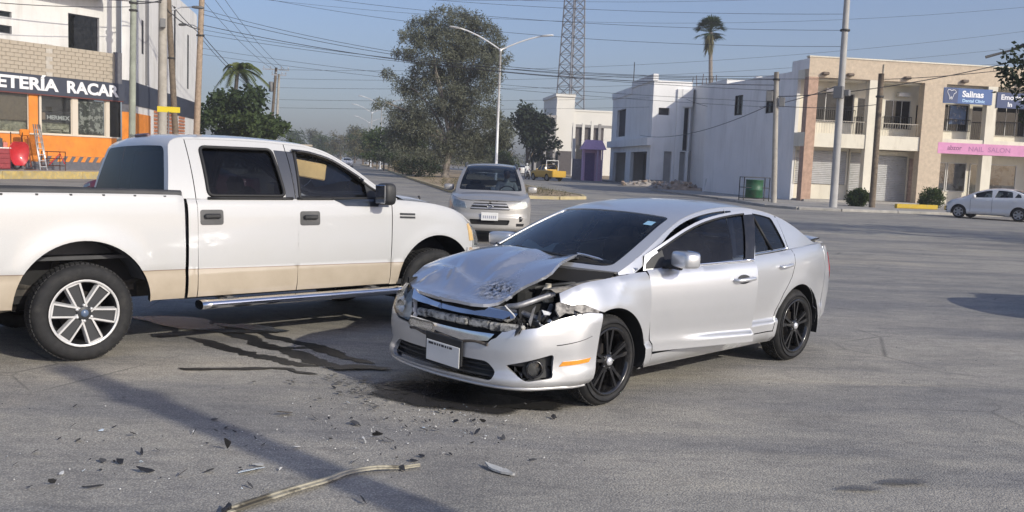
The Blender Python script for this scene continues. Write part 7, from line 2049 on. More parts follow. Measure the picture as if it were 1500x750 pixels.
for sg in (1, -1):
    r_ = MB(); r_.tube([(-1.15, sg * .60, 1.60), (-1.3, sg * .60, 1.675), (-2.6, sg * .60, 1.69), (-2.85, sg * .60, 1.63)], .02, 6); r_.build('roof_rail', MATS['grey_plastic'], suv)
em = MB(); p = SUVS.B(1)(np.array(0.), np.array(.79)); pts = [(float(p[0]) + .012, .055 * cos(a), .79 + .032 * sin(a)) for a in np.linspace(0, 2 * pi, 17)]; em.tube(pts, .007, 5, cap=False); em.tube([(float(p[0]) + .014, -.025, .812), (float(p[0]) + .014, -.018, .768)], .007, 5); em.tube([(float(p[0]) + .014, .018, .812), (float(p[0]) + .014, .025, .768)], .007, 5); em.tube([(float(p[0]) + .014, -.022, .785), (float(p[0]) + .014, .022, .795)], .007, 5); em.build('badge', MATS['chrome'], suv)
da = MB(); da.bbox((-.62, 0, 1.0), (.5, 1.5, .12), .04); da.build('dashboard', MATS['interior_dark'], suv)
steering(suv, -1.0, .38, 1.02, .19); seats(suv, (-1.45, -2.3), .37, .62)
pp = MB(); pp.bbox((-.52, .05, 1.10), (.01, .10, .13), .004, M=Matrix.Rotation(-.5, 3, 'Y')); pp.build('dash_card', MATS['plate_white'], suv)

# white saloon parked by the arcade
SMALL = Shape(plan=[(.80, 0), (.79, .22), (.74, .44), (.65, .62), (.5, .75), (.3, .82), (0, .845), (-.6, .85), (-2.2, .85), (-2.7, .84), (-3.2, .80), (-3.55, .70), (-3.68, .5), (-3.73, .25), (-3.75, 0)],
    zt=[(.85, .74), (.6, .79), (.3, .86), (0, .92), (-.4, .96), (-.7, .97), (-1.6, 1.0), (-2.4, 1.03), (-3.0, 1.06), (-3.5, 1.04)], zb=[(.8, .2), (-3.5, .26)],
    side=SEDAN.side and [(0, .08), (.1, .025), (.2, .015), (.35, .03), (.6, .005), (.75, 0), (.9, .012), (1, .055), (1.1, .1)], front=[(0, .07), (.1, .01), (.3, 0), (.5, .01), (.75, .04), (1, .12), (1.1, .2)], rear=[(0, .07), (.2, .01), (.5, 0), (.8, .02), (1, .06), (1.1, .1)],
    fblend=(.05, .55), rblend=(-3.3, -2.9), flares=[(0, .30, .37, .015), (-2.6, .30, .37, .015)],
    cant=[(-.12, .965), (-.35, 1.08), (-.62, 1.22), (-.9, 1.31), (-1.15, 1.375), (-1.5, 1.41), (-1.85, 1.41), (-2.2, 1.37), (-2.5, 1.29), (-2.75, 1.18), (-2.92, 1.10), (-3.02, 1.06)],
    ybg=[(0, .68), (-.5, .75), (-1.5, .79), (-2.6, .77), (-3.4, .66)], zbg=[(-.1, .95), (-.7, .97), (-1.6, 1.0), (-2.4, 1.03), (-3.4, 1.06)], tumble=(.36, .36),
    crown=[(0, .02), (.3, .03), (.5, .045), (.75, .03), (1, .02)], bow=[(0, .24), (.35, .06), (.5, 0), (.65, -.05), (1, -.16)])
wcar = paint('small_white', (.74, .74, .74), 0, .4, damt=.1)
wsed, sA, ss, zf = simple_car(SMALL, 'white_saloon', 'white saloon parked at the kerb before the nail salon', 'car', (21.4, 44.2, 0), radians(134), wcar, [(-.55, -1.42), (-1.52, -2.30), (-2.36, -2.66)], (0, -2.6), .305, (.03, .33, .90, .88), (.70, .95, .86, .84), (-.16, .70), [(.8, 0), (.5, .03), (0, .07), (-.3, .07)])
simple_front(SMALL, wsed, ss, zf, wcar, [(.52, .62), (.80, .66), (.98, .72), (.95, .78), (.70, .73)], (.40, .30, .52, .64), bars=2)
L2 = 2 * SMALL.L; sB = float(SMALL.sx(-3.0))
for q in (0, 1):
    ol = [(sB + .22, .86), (sB + .48, .78), (sB + .70, .80), (sB + .68, .93), (sB + .36, .97)]
    if q: ol = [(L2 - a, z) for a, z in ol]
    one('tail_lamp', MATS['red_lens'], wsed, ol, off_fn(SMALL.B(1), .008), .05, hem=.02, sgn=1)
seats(wsed, (-1.3, -2.15), .34, .5)
# maroon saloon half hidden behind the pickup bed
mar = paint('maroon', (.13, .018, .035), .2, .35, damt=.2)
msed, sA, ss, zf = simple_car(SMALL, 'maroon_car', 'maroon car half hidden behind the pickup bed and cab', 'car', (-10.55, 24.6, 0), radians(184), mar, [(-.55, -1.42), (-1.52, -2.30), (-2.36, -2.66)], (0, -2.6), .305, (.03, .33, .90, .88), (.70, .95, .86, .84), (-.16, .70), [(.8, 0), (.5, .03), (0, .07), (-.3, .07)], detail='blackmirror')
simple_front(SMALL, msed, ss, zf, mar, [(.52, .62), (.80, .66), (.98, .72), (.95, .78), (.70, .73)], (.40, .30, .52, .64), bars=2)
# second parked car at the right edge: same shape as the sport utility car, repainted
def retint(root, old, new):
    for ch in root.children_recursive:
        if ch.type == 'MESH' and ch.data.materials and ch.data.materials[0] == old:
            ch.data = ch.data.copy(); ch.data.materials[0] = new
o = copy_tree(suv); o.name = 'parked_suv'; o.location = (26.4, 47.0, .12); o.rotation_euler = (0, 0, radians(128)); o['label'] = 'pale sport utility car at the right edge behind the white saloon'; retint(o, silver2, wcar)
# far cars along the right carriageway
for nm, lab, p, rz in (('parked_car', 'tiny white car far off left of the big tree trunk', (-5.2, 118.0), 1.9), ('parked_car', 'tiny pale car far off beyond the lamp post', (-.2, 135.0), 2.0), ('parked_car', 'tiny white car in the dusty distance above the pickup bonnet', (-27.0, 150.0), -1.3)):
    o = copy_tree(wsed); o.name = nm; o.location = (p[0], p[1], 0); o.rotation_euler = (0, 0, rz); o['label'] = lab; o['group'] = 'far cars on the avenue'
# yellow pickup on the right carriageway
yp = paint('pickup_yellow', (.62, .36, .015), 0, .5, dust=(.40, .30, .12), damt=.2)
YT = Shape(plan=[(.80, 0), (.78, .4), (.70, .66), (.55, .79), (.2, .84), (-.6, .85), (-2.3, .85), (-3.6, .845), (-3.95, .80), (-4.0, .5), (-4.0, 0)],
    zt=[(.8, .92), (.4, 1.0), (-.2, 1.06), (-.6, 1.09), (-2.2, 1.10), (-4.0, 1.08)], zb=[(.8, .36), (-4, .40)],
    side=[(0, .06), (.2, .02), (.6, 0), (.9, .01), (1, .04), (1.1, .1)], front=[(0, .03), (.4, 0), (.8, .03), (1, .1), (1.1, .2)], rear=[(0, .03), (.5, 0), (1, .01), (1.1, .02)], fblend=(.1, .6), rblend=(-4.0, -3.8), flares=[(0, .36, .42, .02), (-2.85, .36, .42, .02)],
    cant=[(-.35, 1.08), (-.6, 1.25), (-.95, 1.50), (-1.2, 1.63), (-1.5, 1.69), (-1.9, 1.69), (-2.15, 1.66), (-2.25, 1.55), (-2.32, 1.3), (-2.36, 1.1)], ybg=[(-.2, .76), (-2.5, .80)], zbg=[(-.2, 1.07), (-2.4, 1.10)], tumble=(.25, .3),
    crown=[(0, 0), (.4, .04), (.7, .03), (1, 0)], bow=[(0, .2), (.4, .05), (.6, 0), (1, -.04)])
ypk, sA, ss, zf = simple_car(YT, 'yellow_pickup', 'small yellow pickup truck far down the right carriageway', 'pickup truck', (2.6, 98.2, 0), radians(118), yp, [(-.78, -1.45), (-1.55, -2.1)], (0, -2.85), .36, (.04, .36, .9, .88), (.72, .96, .88, .9), (-.40, .66), [(.8, 0), (.4, .03), (-.4, .05)], pick=True, K=2.7, W=.7, detail=False)
simple_front(YT, ypk, ss, zf, yp, [(.52, .74), (.80, .74), (.82, .90), (.54, .90)], (.44, .42, .72, .88), bars=2, fogs=False)
bb = MB(); bb.box((-3.15, 0, .66), (1.6, 1.5, .06)); bb.box((-2.42, 0, .9), (.05, 1.5, .45)); bb.box((-3.96, 0, .85), (.05, 1.5, .46)); bb.build('cargo_bed', yp, ypk)
rk = MB(); rk.tube([(-2.5, -.7, 1.05), (-2.5, -.7, 2.1), (-2.5, .7, 2.1), (-2.5, .7, 1.05)], .05, 6); rk.build('bed_rack', MATS['plate_white'], ypk)

# ------------------------------------------------------------------ people
def figure(name, label, loc, rz, J, parts, skin_m, scale=1.0, cat='person', group=None):
    """continuous body grown with a skin modifier along joints J {name:(x,y,z,r)}; parts: (mesh name, edges, root, material)"""
    t = thing(name, label, cat, loc, rz, group=group)
    for nm, E_, root, mt in parts:
        names = []
        for a, b in E_:
            for q in (a, b):
                if q not in names: names.append(q)
        me = bpy.data.meshes.new(nm); me.from_pydata([tuple(c * scale for c in J[n][:3]) for n in names], [(names.index(a), names.index(b)) for a, b in E_], []); me.update()
        ob = bpy.data.objects.new('tmp', me); COL.objects.link(ob)
        ob.modifiers.new('s', 'SKIN'); sv = me.skin_vertices[0].data
        for i, n in enumerate(names): sv[i].radius = (J[n][3] * scale, J[n][3] * scale * J[n][4] if len(J[n]) > 4 else J[n][3] * scale); sv[i].use_root = (n == root)
        ms = ob.modifiers.new('u', 'SUBSURF'); ms.levels = 2
        dg = bpy.context.evaluated_depsgraph_get(); dg.update(); m2 = bpy.data.meshes.new_from_object(ob.evaluated_get(dg)); bpy.data.objects.remove(ob)
        m2.name = nm; m2.materials.clear(); m2.materials.append(mt); m2.polygons.foreach_set('use_smooth', [True] * len(m2.polygons))
        o = bpy.data.objects.new(nm, m2); COL.objects.link(o); o.parent = t
    return t
skin = mat('skin', (.30, .17, .11), .55, var=.08)
shirt_w = mat('shirt_white', (.66, .66, .66), .8, var=.05); jeans = mat('jeans', (.05, .06, .10), .8, var=.2); shirt_g = mat('shirt_pale', (.45, .45, .43), .8)
BODY = [('pelvis', 'chest'), ('chest', 'neck'), ('neck', 'head'), ('head', 'crown'), ('chest', 'shL'), ('shL', 'elL'), ('elL', 'haL'), ('haL', 'fiL'), ('chest', 'shR'), ('shR', 'elR'), ('elR', 'haR'), ('haR', 'fiR'), ('pelvis', 'hipL'), ('hipL', 'knL'), ('knL', 'anL'), ('anL', 'toL'), ('pelvis', 'hipR'), ('hipR', 'knR'), ('knR', 'anR'), ('anR', 'toR')]
SEAT = dict(pelvis=(0, 0, .10, .14), chest=(-.06, 0, .45, .155), neck=(-.05, 0, .66, .055), head=(-.02, 0, .76, .085), crown=(-.03, 0, .88, .08), shL=(-.04, .19, .56, .07), elL=(.12, .25, .34, .048), haL=(.36, .16, .42, .035), fiL=(.43, .13, .45, .02), shR=(-.04, -.19, .56, .07), elR=(.12, -.25, .34, .048), haR=(.36, -.16, .42, .035), fiR=(.43, -.13, .45, .02), hipL=(.05, .10, .07, .09), knL=(.45, .14, .14, .065), anL=(.60, .14, -.26, .045), toL=(.74, .14, -.30, .035), hipR=(.05, -.10, .07, .09), knR=(.45, -.14, .14, .065), anR=(.60, -.14, -.26, .045), toR=(.74, -.14, -.30, .035))
a = radians(-88.6); dx, dy = -1.42, .37
fig = figure('person', 'driver in a pale shirt sitting behind the windscreen of the silver sport utility car', (-.53 + dx * cos(a) - dy * sin(a), 20.55 + dx * sin(a) + dy * cos(a), .66), a, SEAT, [('body', BODY, 'pelvis', shirt_g)], skin)
hd = MB(); sblob(hd, (-.015, 0, .80), (.20, .16, .24), 14, 10, .95); sblob(hd, (.09, 0, .79), (.04, .03, .05), 8, 6, 1); hd.build('head', skin, fig)
hr = MB(); sblob(hr, (-.035, 0, .855), (.21, .175, .16), 14, 8, .95); hr.build('hair', mat('hair_dark', (.02, .016, .014), .7), fig)
# motorcyclist far down the avenue
t = thing('motorcycle', 'small dark motorcycle ridden along the right carriageway beside the yellow pickup', 'motorcycle', (1.3, 101.5, 0), radians(-75))
for x in (.65, -.62):
    m_ = MB(); A = [[(x + (.30 + .05 * cos(b)) * cos(a_), .05 * sin(b), .30 + (.25 + .05 * cos(b)) * sin(a_)) for b in np.linspace(0, 2 * pi, 8, endpoint=False)] for a_ in np.linspace(0, 2 * pi, 20, endpoint=False)]; m_.grid(A, 0, True, closeu=True, closev=True); m_.build('wheel', MATS['tyre_rubber'], t)
m_ = MB(); sblob(m_, (.12, 0, .78), (.55, .28, .26), 12, 8, .8); m_.bbox((-.35, 0, .76), (.6, .24, .12), .04); m_.build('tank_and_seat', mat('bike_blue', (.03, .04, .09), .4), t)
m_ = MB(); m_.bbox((.05, 0, .42), (.4, .26, .34), .05); m_.tube([(.65, 0, .30), (.42, 0, .95)], .04, 6); m_.tube([(.42, -.34, 1.0), (.44, 0, .98), (.42, .34, 1.0)], .02, 6); m_.tube([(-.62, 0, .30), (-.05, 0, .42)], .035, 6); m_.build('engine_frame', iron, t)
m_ = MB(); sblob(m_, (.55, 0, .88), (.14, .18, .18), 10, 8, .9); m_.build('headlamp', MATS['lens_inner'], t)
RID = dict(SEAT); RID.update(hipL=(.05, .12, .07, .09), knL=(.40, .22, -.05, .065), anL=(.25, .20, -.44, .045), toL=(.40, .20, -.47, .035), hipR=(.05, -.12, .07, .09), knR=(.40, -.22, -.05, .065), anR=(.25, -.20, -.44, .045), toR=(.40, -.20, -.47, .035), haL=(.50, .28, .28, .035), fiL=(.58, .28, .26, .02), haR=(.50, -.28, .28, .035), fiR=(.58, -.28, .26, .02))
a = radians(-75)
UP = [e for e in BODY if not any(k in e[0] + e[1] for k in ('hip', 'kn', 'an', 'to'))]; LO = [e for e in BODY if any(k in e[0] + e[1] for k in ('hip', 'kn', 'an', 'to'))]
fig2 = figure('person', 'motorcycle rider in a white shirt and white helmet', (1.3 - .2 * cos(a), 101.5 - .2 * sin(a), .80), a, RID, [('body', BODY, 'pelvis', shirt_w)], skin)
hm = MB(); sblob(hm, (-.01, 0, .82), (.28, .25, .28), 14, 10, .95); hm.build('helmet', MATS['plate_white'], fig2)

# ------------------------------------------------------------------ things before the hardware shop
SW_ = Wall((-26.42, 48.0), (.5405, .8413))
def shop_thing(nm, lab, cat, a, d):
    a -= 1.05
    return thing(nm, lab, cat, (-26.42 + SW_.pt(a, d, 0).x, 48.0 + SW_.pt(a, d, 0).y, .36), SW_.rz)
# local axes: x along the wall, -y towards the viewer
red = mat('tool_red', (.50, .025, .03), .4, var=.12, coat=.3); alu2 = mat('ladder_alu', (.58, .59, .60), .4, .6, var=.1)
t = shop_thing('wheelbarrow', 'red wheelbarrow stood on end in front of the shop', 'wheelbarrow', .95, 1.5)
m_ = MB(); A = []
for k in range(13):
    f = k / 12; z = .25 + 1.15 * f; hw_ = .50 * (1 - (2 * f - 1) ** 4 * .45) * (.8 + .25 * f); row = []
    for j in range(11):
        u = -1 + 2 * j / 10; row.append((hw_ * u, -.30 + .22 * (1 - u * u) * (1 - (2 * f - 1) ** 2) + .02, z))
    A.append(row)
m_.grid(A, 0, True); 
rim = [A[0][j] for j in range(11)] + [A[k][10] for k in range(13)] + [A[12][j] for j in reversed(range(11))] + [A[k][0] for k in reversed(range(13))]
m_.tube(rim, .022, 6, cap=False); m_.build('tray', red, t)
for sg in (-1, 1): m_ = MB(); m_.tube([(sg * .22, -.02, .15), (sg * .26, .0, 1.0), (sg * .30, -.05, 1.9)], .022, 6); m_.build('handle', MATS['iron_dark'] if 'iron_dark' in MATS else iron, t)
m_ = MB(); A = [[(.20 * cos(a_) + .05 * cos(b) * cos(a_), -.05 + .05 * sin(b), .2 + (.13 + .05 * cos(b)) * sin(a_)) for b in np.linspace(0, 2 * pi, 8, endpoint=False)] for a_ in np.linspace(0, 2 * pi, 16, endpoint=False)]; m_.grid(A, 0, True, closeu=True, closev=True); m_.build('wheel', MATS['tyre_rubber'], t)
t = shop_thing('step_ladder', 'silver aluminium step ladder folded upright beside the red wheelbarrow', 'ladder', 2.15, 1.4)
for q, (x0, x1, y0, y1) in enumerate(((-.05, .28, -.15, .0), (.10, .45, .12, .05))):
    for s_ in (0, .36):
        m_ = MB(); m_.tube([(x1 + s_ - .25, y0, 0), (x0 - .2 + s_ * .62, y1, 2.35)], .035, 4); m_.build('rail', alu2, t)
    for k in range(7):
        f = (k + .6) / 7.5; xa, xb = (x1 - .25) * (1 - f) + (x0 - .2) * f, (x1 + .36 - .25) * (1 - f) + (x0 - .2 + .36 * .62) * f
        m_ = MB(); m_.box(((xa + xb) / 2, y0 * (1 - f) + y1 * f, 2.35 * f), (xb - xa, .09, .03)); m_.build('tread', alu2, t)
t = shop_thing('wire_rack', 'low dark wire rack of tools before the striped shop base', 'rack', 3.1, 1.2)
dk = mat('rack_brown', (.10, .035, .02), .6, .2)
for z in (.25, .62, .98):
    m_ = MB(); m_.tube([(-.5, -.25, z), (.5, -.25, z), (.5, .25, z), (-.5, .25, z), (-.5, -.25, z)], .022, 5, cap=False)
    for k in range(7): m_.tube([(-.45 + .15 * k, -.25, z), (-.45 + .15 * k, .25, z)], .010, 4, cap=False)
    m_.build('shelf', dk, t)
for x in (-.5, .5):
    for y in (-.25, .25): m_ = MB(); m_.tube([(x, y, 0), (x, y, 1.0)], .022, 5); m_.build('leg', dk, t)
m_ = MB(); m_.tube([(-.4, -.26, .3), (.2, -.26, .9), (.45, -.26, .35)], .03, 5); m_.build('hose_reel', red, t)
t = shop_thing('orange_hand_truck', 'orange and brown hand truck leaning behind the ladder', 'hand truck', 1.75, .8)
og = mat('truck_orange', (.70, .22, .02), .5)
for x in (-.16, .16): m_ = MB(); m_.tube([(x, -.35, .15), (x, .0, 2.0)], .03, 6); m_.build('upright', mat('rust_brown', (.22, .06, .03), .7, var=.3), t)
for z in (.5, 1.0, 1.5): m_ = MB(); m_.tube([(-.16, -.35 + .18 * z, z + .1), (.16, -.35 + .18 * z, z + .1)], .02, 5); m_.build('crossbar', og, t)
m_ = MB(); m_.bbox((0, -.05, 1.9), (.5, .2, .35), .06); m_.build('canister', og, t)
m_ = MB(); m_.bbox((0, -.5, .03), (.45, .35, .03), .01); m_.build('toe_plate', dk, t)
t = shop_thing('red_tool_cabinet', 'maroon tool cabinet at the left edge of the shop front', 'cabinet', .05, 1.5)
m_ = MB(); m_.bbox((0, 0, .55), (.95, .5, 1.0), .02); m_.build('body', mat('maroon_paint', (.24, .03, .035), .5, var=.15), t)
for k in range(4): m_ = MB(); m_.bbox((0, -.26, .20 + .24 * k), (.86, .03, .21), .008); m_.build('drawer', mat('maroon_front', (.28, .045, .05), .5, var=.2), t)
m_ = MB(); m_.bbox((0, 0, 1.09), (1.0, .55, .06), .01); m_.build('top', MATS['plate_white'], t)
for k, (x, h_, c) in enumerate(((-.25, .30, (.55, .55, .5)), (.05, .45, (.06, .06, .07)), (.3, .25, (.6, .2, .15)))):
    tt = shop_thing('tool_box', ('pale box on the maroon cabinet', 'tall black box on the maroon cabinet', 'small reddish box on the maroon cabinet')[k], 'box', .05 + x, 1.5); m_ = MB(); m_.bbox((0, 0, 1.12 + h_ / 2 + .003), (.22, .25, h_), .02); m_.build('body', mat('toolbox%d' % k, c, .6, var=.2), tt); m_ = MB(); m_.tube([(-.06, 0, 1.12 + h_), (-.05, 0, 1.18 + h_), (.05, 0, 1.18 + h_), (.06, 0, 1.12 + h_)], .012, 5); m_.build('handle', iron, tt)

# ------------------------------------------------------------------ bin, rubble, roadside bits on the right
t = thing('green_bin', 'green metal waste bin hung in a black frame by the lilac wall', 'bin', (13.9, 53.4, .12), .12)
gm_ = mat('bin_green', (.022, .105, .05), .5, var=.2, dirt=(.06, .08, .05), dscale=4)
for x in (-.30,): m_ = MB(); m_.lathe([(.001, .18), (.48, .18), (.50, .2), (.49, .6), (.52, .62), (.49, .64), (.49, 1.15), (.53, 1.18), (.45, 1.2), (.001, 1.2)], 18, 'Z', c=(x + .1, 0, 0)); m_.build('drum', gm_, t)
for x in (-.95, .55):
    for y in (-.36, .36): m_ = MB(); m_.tube([(x, y, 0), (x, y, 1.35)], .03, 6); m_.build('post', iron, t)
for z in (.14, .75, 1.33): m_ = MB(); m_.tube([(-.95, -.36, z), (.55, -.36, z), (.55, .36, z), (-.95, .36, z), (-.95, -.36, z)], .022, 5, cap=False); m_.build('rail', iron, t)
rub = mat('rubble', (.33, .30, .27), .95, var=.35, vscale=3, bmp=.4, bscale=10); rub2 = mat('rubble_warm', (.36, .27, .20), .95, var=.35, vscale=3)
def heap(label, p, w, d, h, seed, mt):
    t = thing('rubble_heap', label, 'rubble', (p[0], p[1], .05), group='rubble heaps before the white house'); rr = random.Random(seed)
    m_ = MB(); A = []
    for i in range(15):
        row = []
        for j in range(11):
            u, v = -1 + 2 * i / 14, -1 + 2 * j / 10; row.append((u * w / 2, v * d / 2, max(0, h * (1 - u * u) * (1 - v * v) * rr.uniform(.6, 1.1)) - .02))
        A.append(row)
    m_.grid(A, 0, False); m_.build('mound', mt, t)
    for k in range(26):
        u, v = rr.uniform(-.9, .9), rr.uniform(-.9, .9); z = h * (1 - u * u) * (1 - v * v) * .85; s = rr.uniform(.12, .42)
        m_ = MB(); m_.bbox((u * w / 2, v * d / 2, z + s * .2), (s, s * rr.uniform(.5, .9), s * rr.uniform(.4, .8)), s * .12, M=Matrix.Rotation(rr.uniform(0, 3), 3, Vector((rr.random(), rr.random(), 1)).normalized())); m_.build('stone', (rub, rub2)[k % 2], t)
heap('low grey rubble heap before the open garages', (12.2, 87.5), 5.0, 2.6, .55, 1, rub)
heap('warm brown rubble heap before the side door of the white house', (13.8, 77.5), 3.4, 2.6, .75, 2, rub2)
heap('spread grey rubble between the white house and the lilac wall', (13.1, 82), 3.0, 3, .5, 3, rub)
m_ = MB(); m_.tube([(14.25, 70.6, .1), (14.5, 70.8, 1.1)], .06, 6); tag(m_.build('leaning_plank', MATS['plate_white']), 'pale plank leaning at the far corner of the lilac wall', 'plank')

# pole outside the view whose shade crosses the foreground
t = pole('utility_pole', 'concrete pole standing outside the view, its shade lying across the foreground', None, (6.3, -1.35), 6.7, .15, .125, pconc, (0, 0), [('band', 6.0)])
# unseen car copy added right of the view to cast shade on the asphalt
o = copy_tree(suv); o.name = 'shade_car'; o.location = (8.35, 11.7, 0); o.rotation_euler = (0, 0, radians(178)); o['label'] = 'unseen silver car added outside the view on the right, only its shade enters'

# ------------------------------------------------------------------ spilled fluid and wreckage on the asphalt
def stain_mat(name, col, rough, bmp, lo=.35, hi=.62, nsc=7.0, amt=.95):
    mt, nt, b = nodes_of(name); co = texco(nt)
    b.inputs['Base Color'].default_value = (*col, 1); b.inputs['Roughness'].default_value = rough
    at_ = nt.nodes.new('ShaderNodeAttribute'); at_.attribute_name = 'cover'
    n1 = noise(nt, co, nsc, 8, .72); n2 = noise(nt, co, 60, 3, .6)
    md = N(nt, 'ShaderNodeMath', operation='MULTIPLY_ADD'); nt.links.new(n1, md.inputs[0]); md.inputs[1].default_value = .9; nt.links.new(at_.outputs['Fac'], md.inputs[2])
    m2 = N(nt, 'ShaderNodeMath', operation='MULTIPLY_ADD'); nt.links.new(n2, m2.inputs[0]); m2.inputs[1].default_value = .35; nt.links.new(md.outputs[0], m2.inputs[2])
    k = ramp(nt, m2.outputs[0], [(lo, (0, 0, 0)), (hi, (amt,) * 3)])
    k.node.inputs[0]
    mr = N(nt, 'ShaderNodeMapRange'); nt.links.new(m2.outputs[0], mr.inputs[0]); mr.inputs[1].default_value = lo + .55; mr.inputs[2].default_value = hi + .62; mr.inputs[4].default_value = amt
    tr = nt.nodes.new('ShaderNodeBsdfTransparent'); mx = nt.nodes.new('ShaderNodeMixShader'); o = nt.nodes['Material Output']
    nt.links.new(mr.outputs[0], mx.inputs[0]); nt.links.new(tr.outputs[0], mx.inputs[1]); nt.links.new(b.outputs[0], mx.inputs[2]); nt.links.new(mx.outputs[0], o.inputs[0])
    bump(nt, b, noise(nt, co, 60, 4, .65), bmp, .01)
    MATS[name] = mt; return mt
wet = stain_mat('wet_asphalt', (.020, .019, .017), .40, .6, lo=.30, hi=.45, amt=1.0)
damp = stain_mat('damp_asphalt', (.030, .028, .027), .55, .8)
faint = stain_mat('faint_stain', (.10, .10, .105), .8, .5, amt=.6)
sheen = stain_mat('wet_sheen', (.035, .040, .050), .12, 1.2, nsc=24, lo=.62, hi=.80)
def cover(ob, vals):
    at_ = ob.data.attributes.new('cover', 'FLOAT', 'POINT'); at_.data.foreach_set('value', [float(v) for v in vals]); return ob
zlev = [.004]
def ribbon(name, label, pts, wd, mt, seed, cat='stain', group='fluid streaks on the asphalt'):
    P = np.array(crom(pts, 10)); n = len(P); rr = np.random.default_rng(seed); T = np.gradient(P, axis=0); T /= np.linalg.norm(T, axis=1, keepdims=True); Nn = np.stack([-T[:, 1], T[:, 0]], 1)
    f = np.linspace(0, 1, n); env = np.minimum(1, np.minimum(f, 1 - f) * 7 + .12); z = zlev[0]; zlev[0] += .0012
    def rag(): 
        a = rr.normal(size=n); a = np.convolve(a, [.25, .5, .25], 'same'); b = np.convolve(rr.normal(size=n), np.ones(7) / 7, 'same'); return 1 + .28 * a + .65 * b
    l = P + Nn * (wd * .5 * env * np.clip(rag(), .25, 2.2))[:, None]; r = P - Nn * (wd * .5 * env * np.clip(rag(), .25, 2.2))[:, None]
    l2, r2 = P + (l - P) * 1.75, P + (r - P) * 1.75; rows = (l2, l, P, r, r2); wts = (0, .62, 1, .62, 0)
    m_ = MB(); m_.grid(np.stack([np.column_stack([q, np.full(n, z)]) for q in rows], 1), 0, False, flip=True)
    return tag(cover(m_.build(name, mt), np.tile(wts, n)), label, cat, group)
def blot(name, label, c, rx, ry, rz, mt, seed, n=44, cat='stain', group=None, rough=.30):
    rr = np.random.default_rng(seed); a = np.linspace(0, 2 * pi, n, endpoint=False); r = 1 + sum(rr.normal() * rough / (k + 1) * np.cos(k * a + rr.uniform(0, 6)) for k in range(2, 12)); z = zlev[0]; zlev[0] += .0012
    rings = (0, .3, .6, .85, 1.0, 1.2); wts = (1.05, 1.0, .95, .80, .45, 0); m_ = MB(); A = []
    for q in rings:
        x, y = rx * r * q * np.cos(a), ry * r * q * np.sin(a); A.append(np.column_stack([c[0] + x * cos(rz) - y * sin(rz), c[1] + x * sin(rz) + y * cos(rz), np.full(n, z)]))
    m_.grid(np.stack(A, 0), 0, False, closev=True)
    return tag(cover(m_.build(name, mt), np.repeat(wts, n)), label, cat, group)
ribbon('fluid_streak', 'long dark fluid streak nearest the viewer beside the pickup rear wheel', [(-3.0, 8.52), (-2.65, 8.26), (-2.31, 7.94), (-2.04, 7.79), (-1.83, 7.61), (-1.55, 7.53)], .11, wet, 1)
ribbon('fluid_streak', 'middle dark fluid streak running towards the saloon bumper', [(-2.78, 8.86), (-2.38, 8.51), (-2.2, 8.26), (-1.87, 8.02), (-1.64, 7.73), (-1.30, 7.50)], .13, wet, 2)
ribbon('fluid_streak', 'far dark fluid streak under the pickup running board', [(-2.6, 9.05), (-2.09, 8.58), (-1.77, 8.35), (-1.55, 8.09), (-1.38, 7.89), (-1.12, 7.70)], .09, wet, 3)
ribbon('fluid_streak', 'thin dark fluid line lying apart, closest to the foreground', [(-2.62, 7.26), (-2.49, 7.24), (-2.15, 7.33), (-1.84, 7.40), (-1.66, 7.29), (-1.50, 7.24)], .05, wet, 4)
ribbon('fluid_streak', 'short dark cross streak joining two longer fluid streaks', [(-2.22, 8.24), (-1.95, 8.20), (-1.66, 8.36)], .07, wet, 5)
ribbon('fluid_streak', 'short dark dash of fluid beside the pickup rear wheel', [(-3.32, 8.50), (-3.2, 8.54), (-3.05, 8.58)], .10, wet, 6)
ribbon('fluid_streak', 'wide dark start of the fluid trail below the pickup sill', [(-3.1, 8.92), (-2.8, 8.86), (-2.45, 8.88), (-2.15, 9.0)], .11, wet, 7)
blot('puddle', 'rippled shiny wet patch behind the pickup rear wheel', (-3.30, 9.20), .70, .22, -.45, sheen, 8, group=None, cat='puddle')
blot('puddle', 'smaller shiny wet patch under the middle of the pickup', (-2.55, 9.08), .42, .13, -.35, sheen, 9, cat='puddle')
blot('oil_pool', 'dark spill pooled below the broken saloon bumper', (-.32, 6.72), .72, .38, -.35, damp, 10, n=90, cat='spill')
blot('oil_pool', 'blackest pool edge in front of the saloon number plate', (-.12, 6.62), .46, .18, -.25, wet, 11, n=90, cat='spill')
blot('oil_pool', 'dark spatter at the end of the fluid streaks', (-1.25, 7.50), .24, .08, .1, wet, 12, n=70, cat='spill', rough=.5)
for k, (x, y, rx, ry) in enumerate(((1.98, 5.02, .13, .035), (2.28, 5.16, .16, .04))):
    blot('asphalt_stain', ('left', 'right')[k] + ' one of two small dark stains on the bare asphalt at lower right', (x, y), rx, ry, .1, faint, 14 + k, cat='stain')
# spatter round the pool: too many drops to count
m_ = MB(); rr = random.Random(17); z = zlev[0]; zlev[0] += .001
for k in range(420):
    t_ = rr.random(); a = rr.gauss(0, .35); x = -.55 + rr.gauss(0, .45); y = 6.95 + rr.gauss(0, .22) + .15 * a; r = rr.uniform(.004, .022)
    n = 6; o = [(x + r * rr.uniform(.6, 1.5) * cos(q), y + r * rr.uniform(.6, 1.2) * sin(q), z) for q in np.linspace(0, 2 * pi, n, endpoint=False)]
    m_.add(o, [tuple(range(n))])
tag(m_.build('fluid_spatter', mat('fluid_drops', (.025, .024, .022), .4)), kind='stuff')

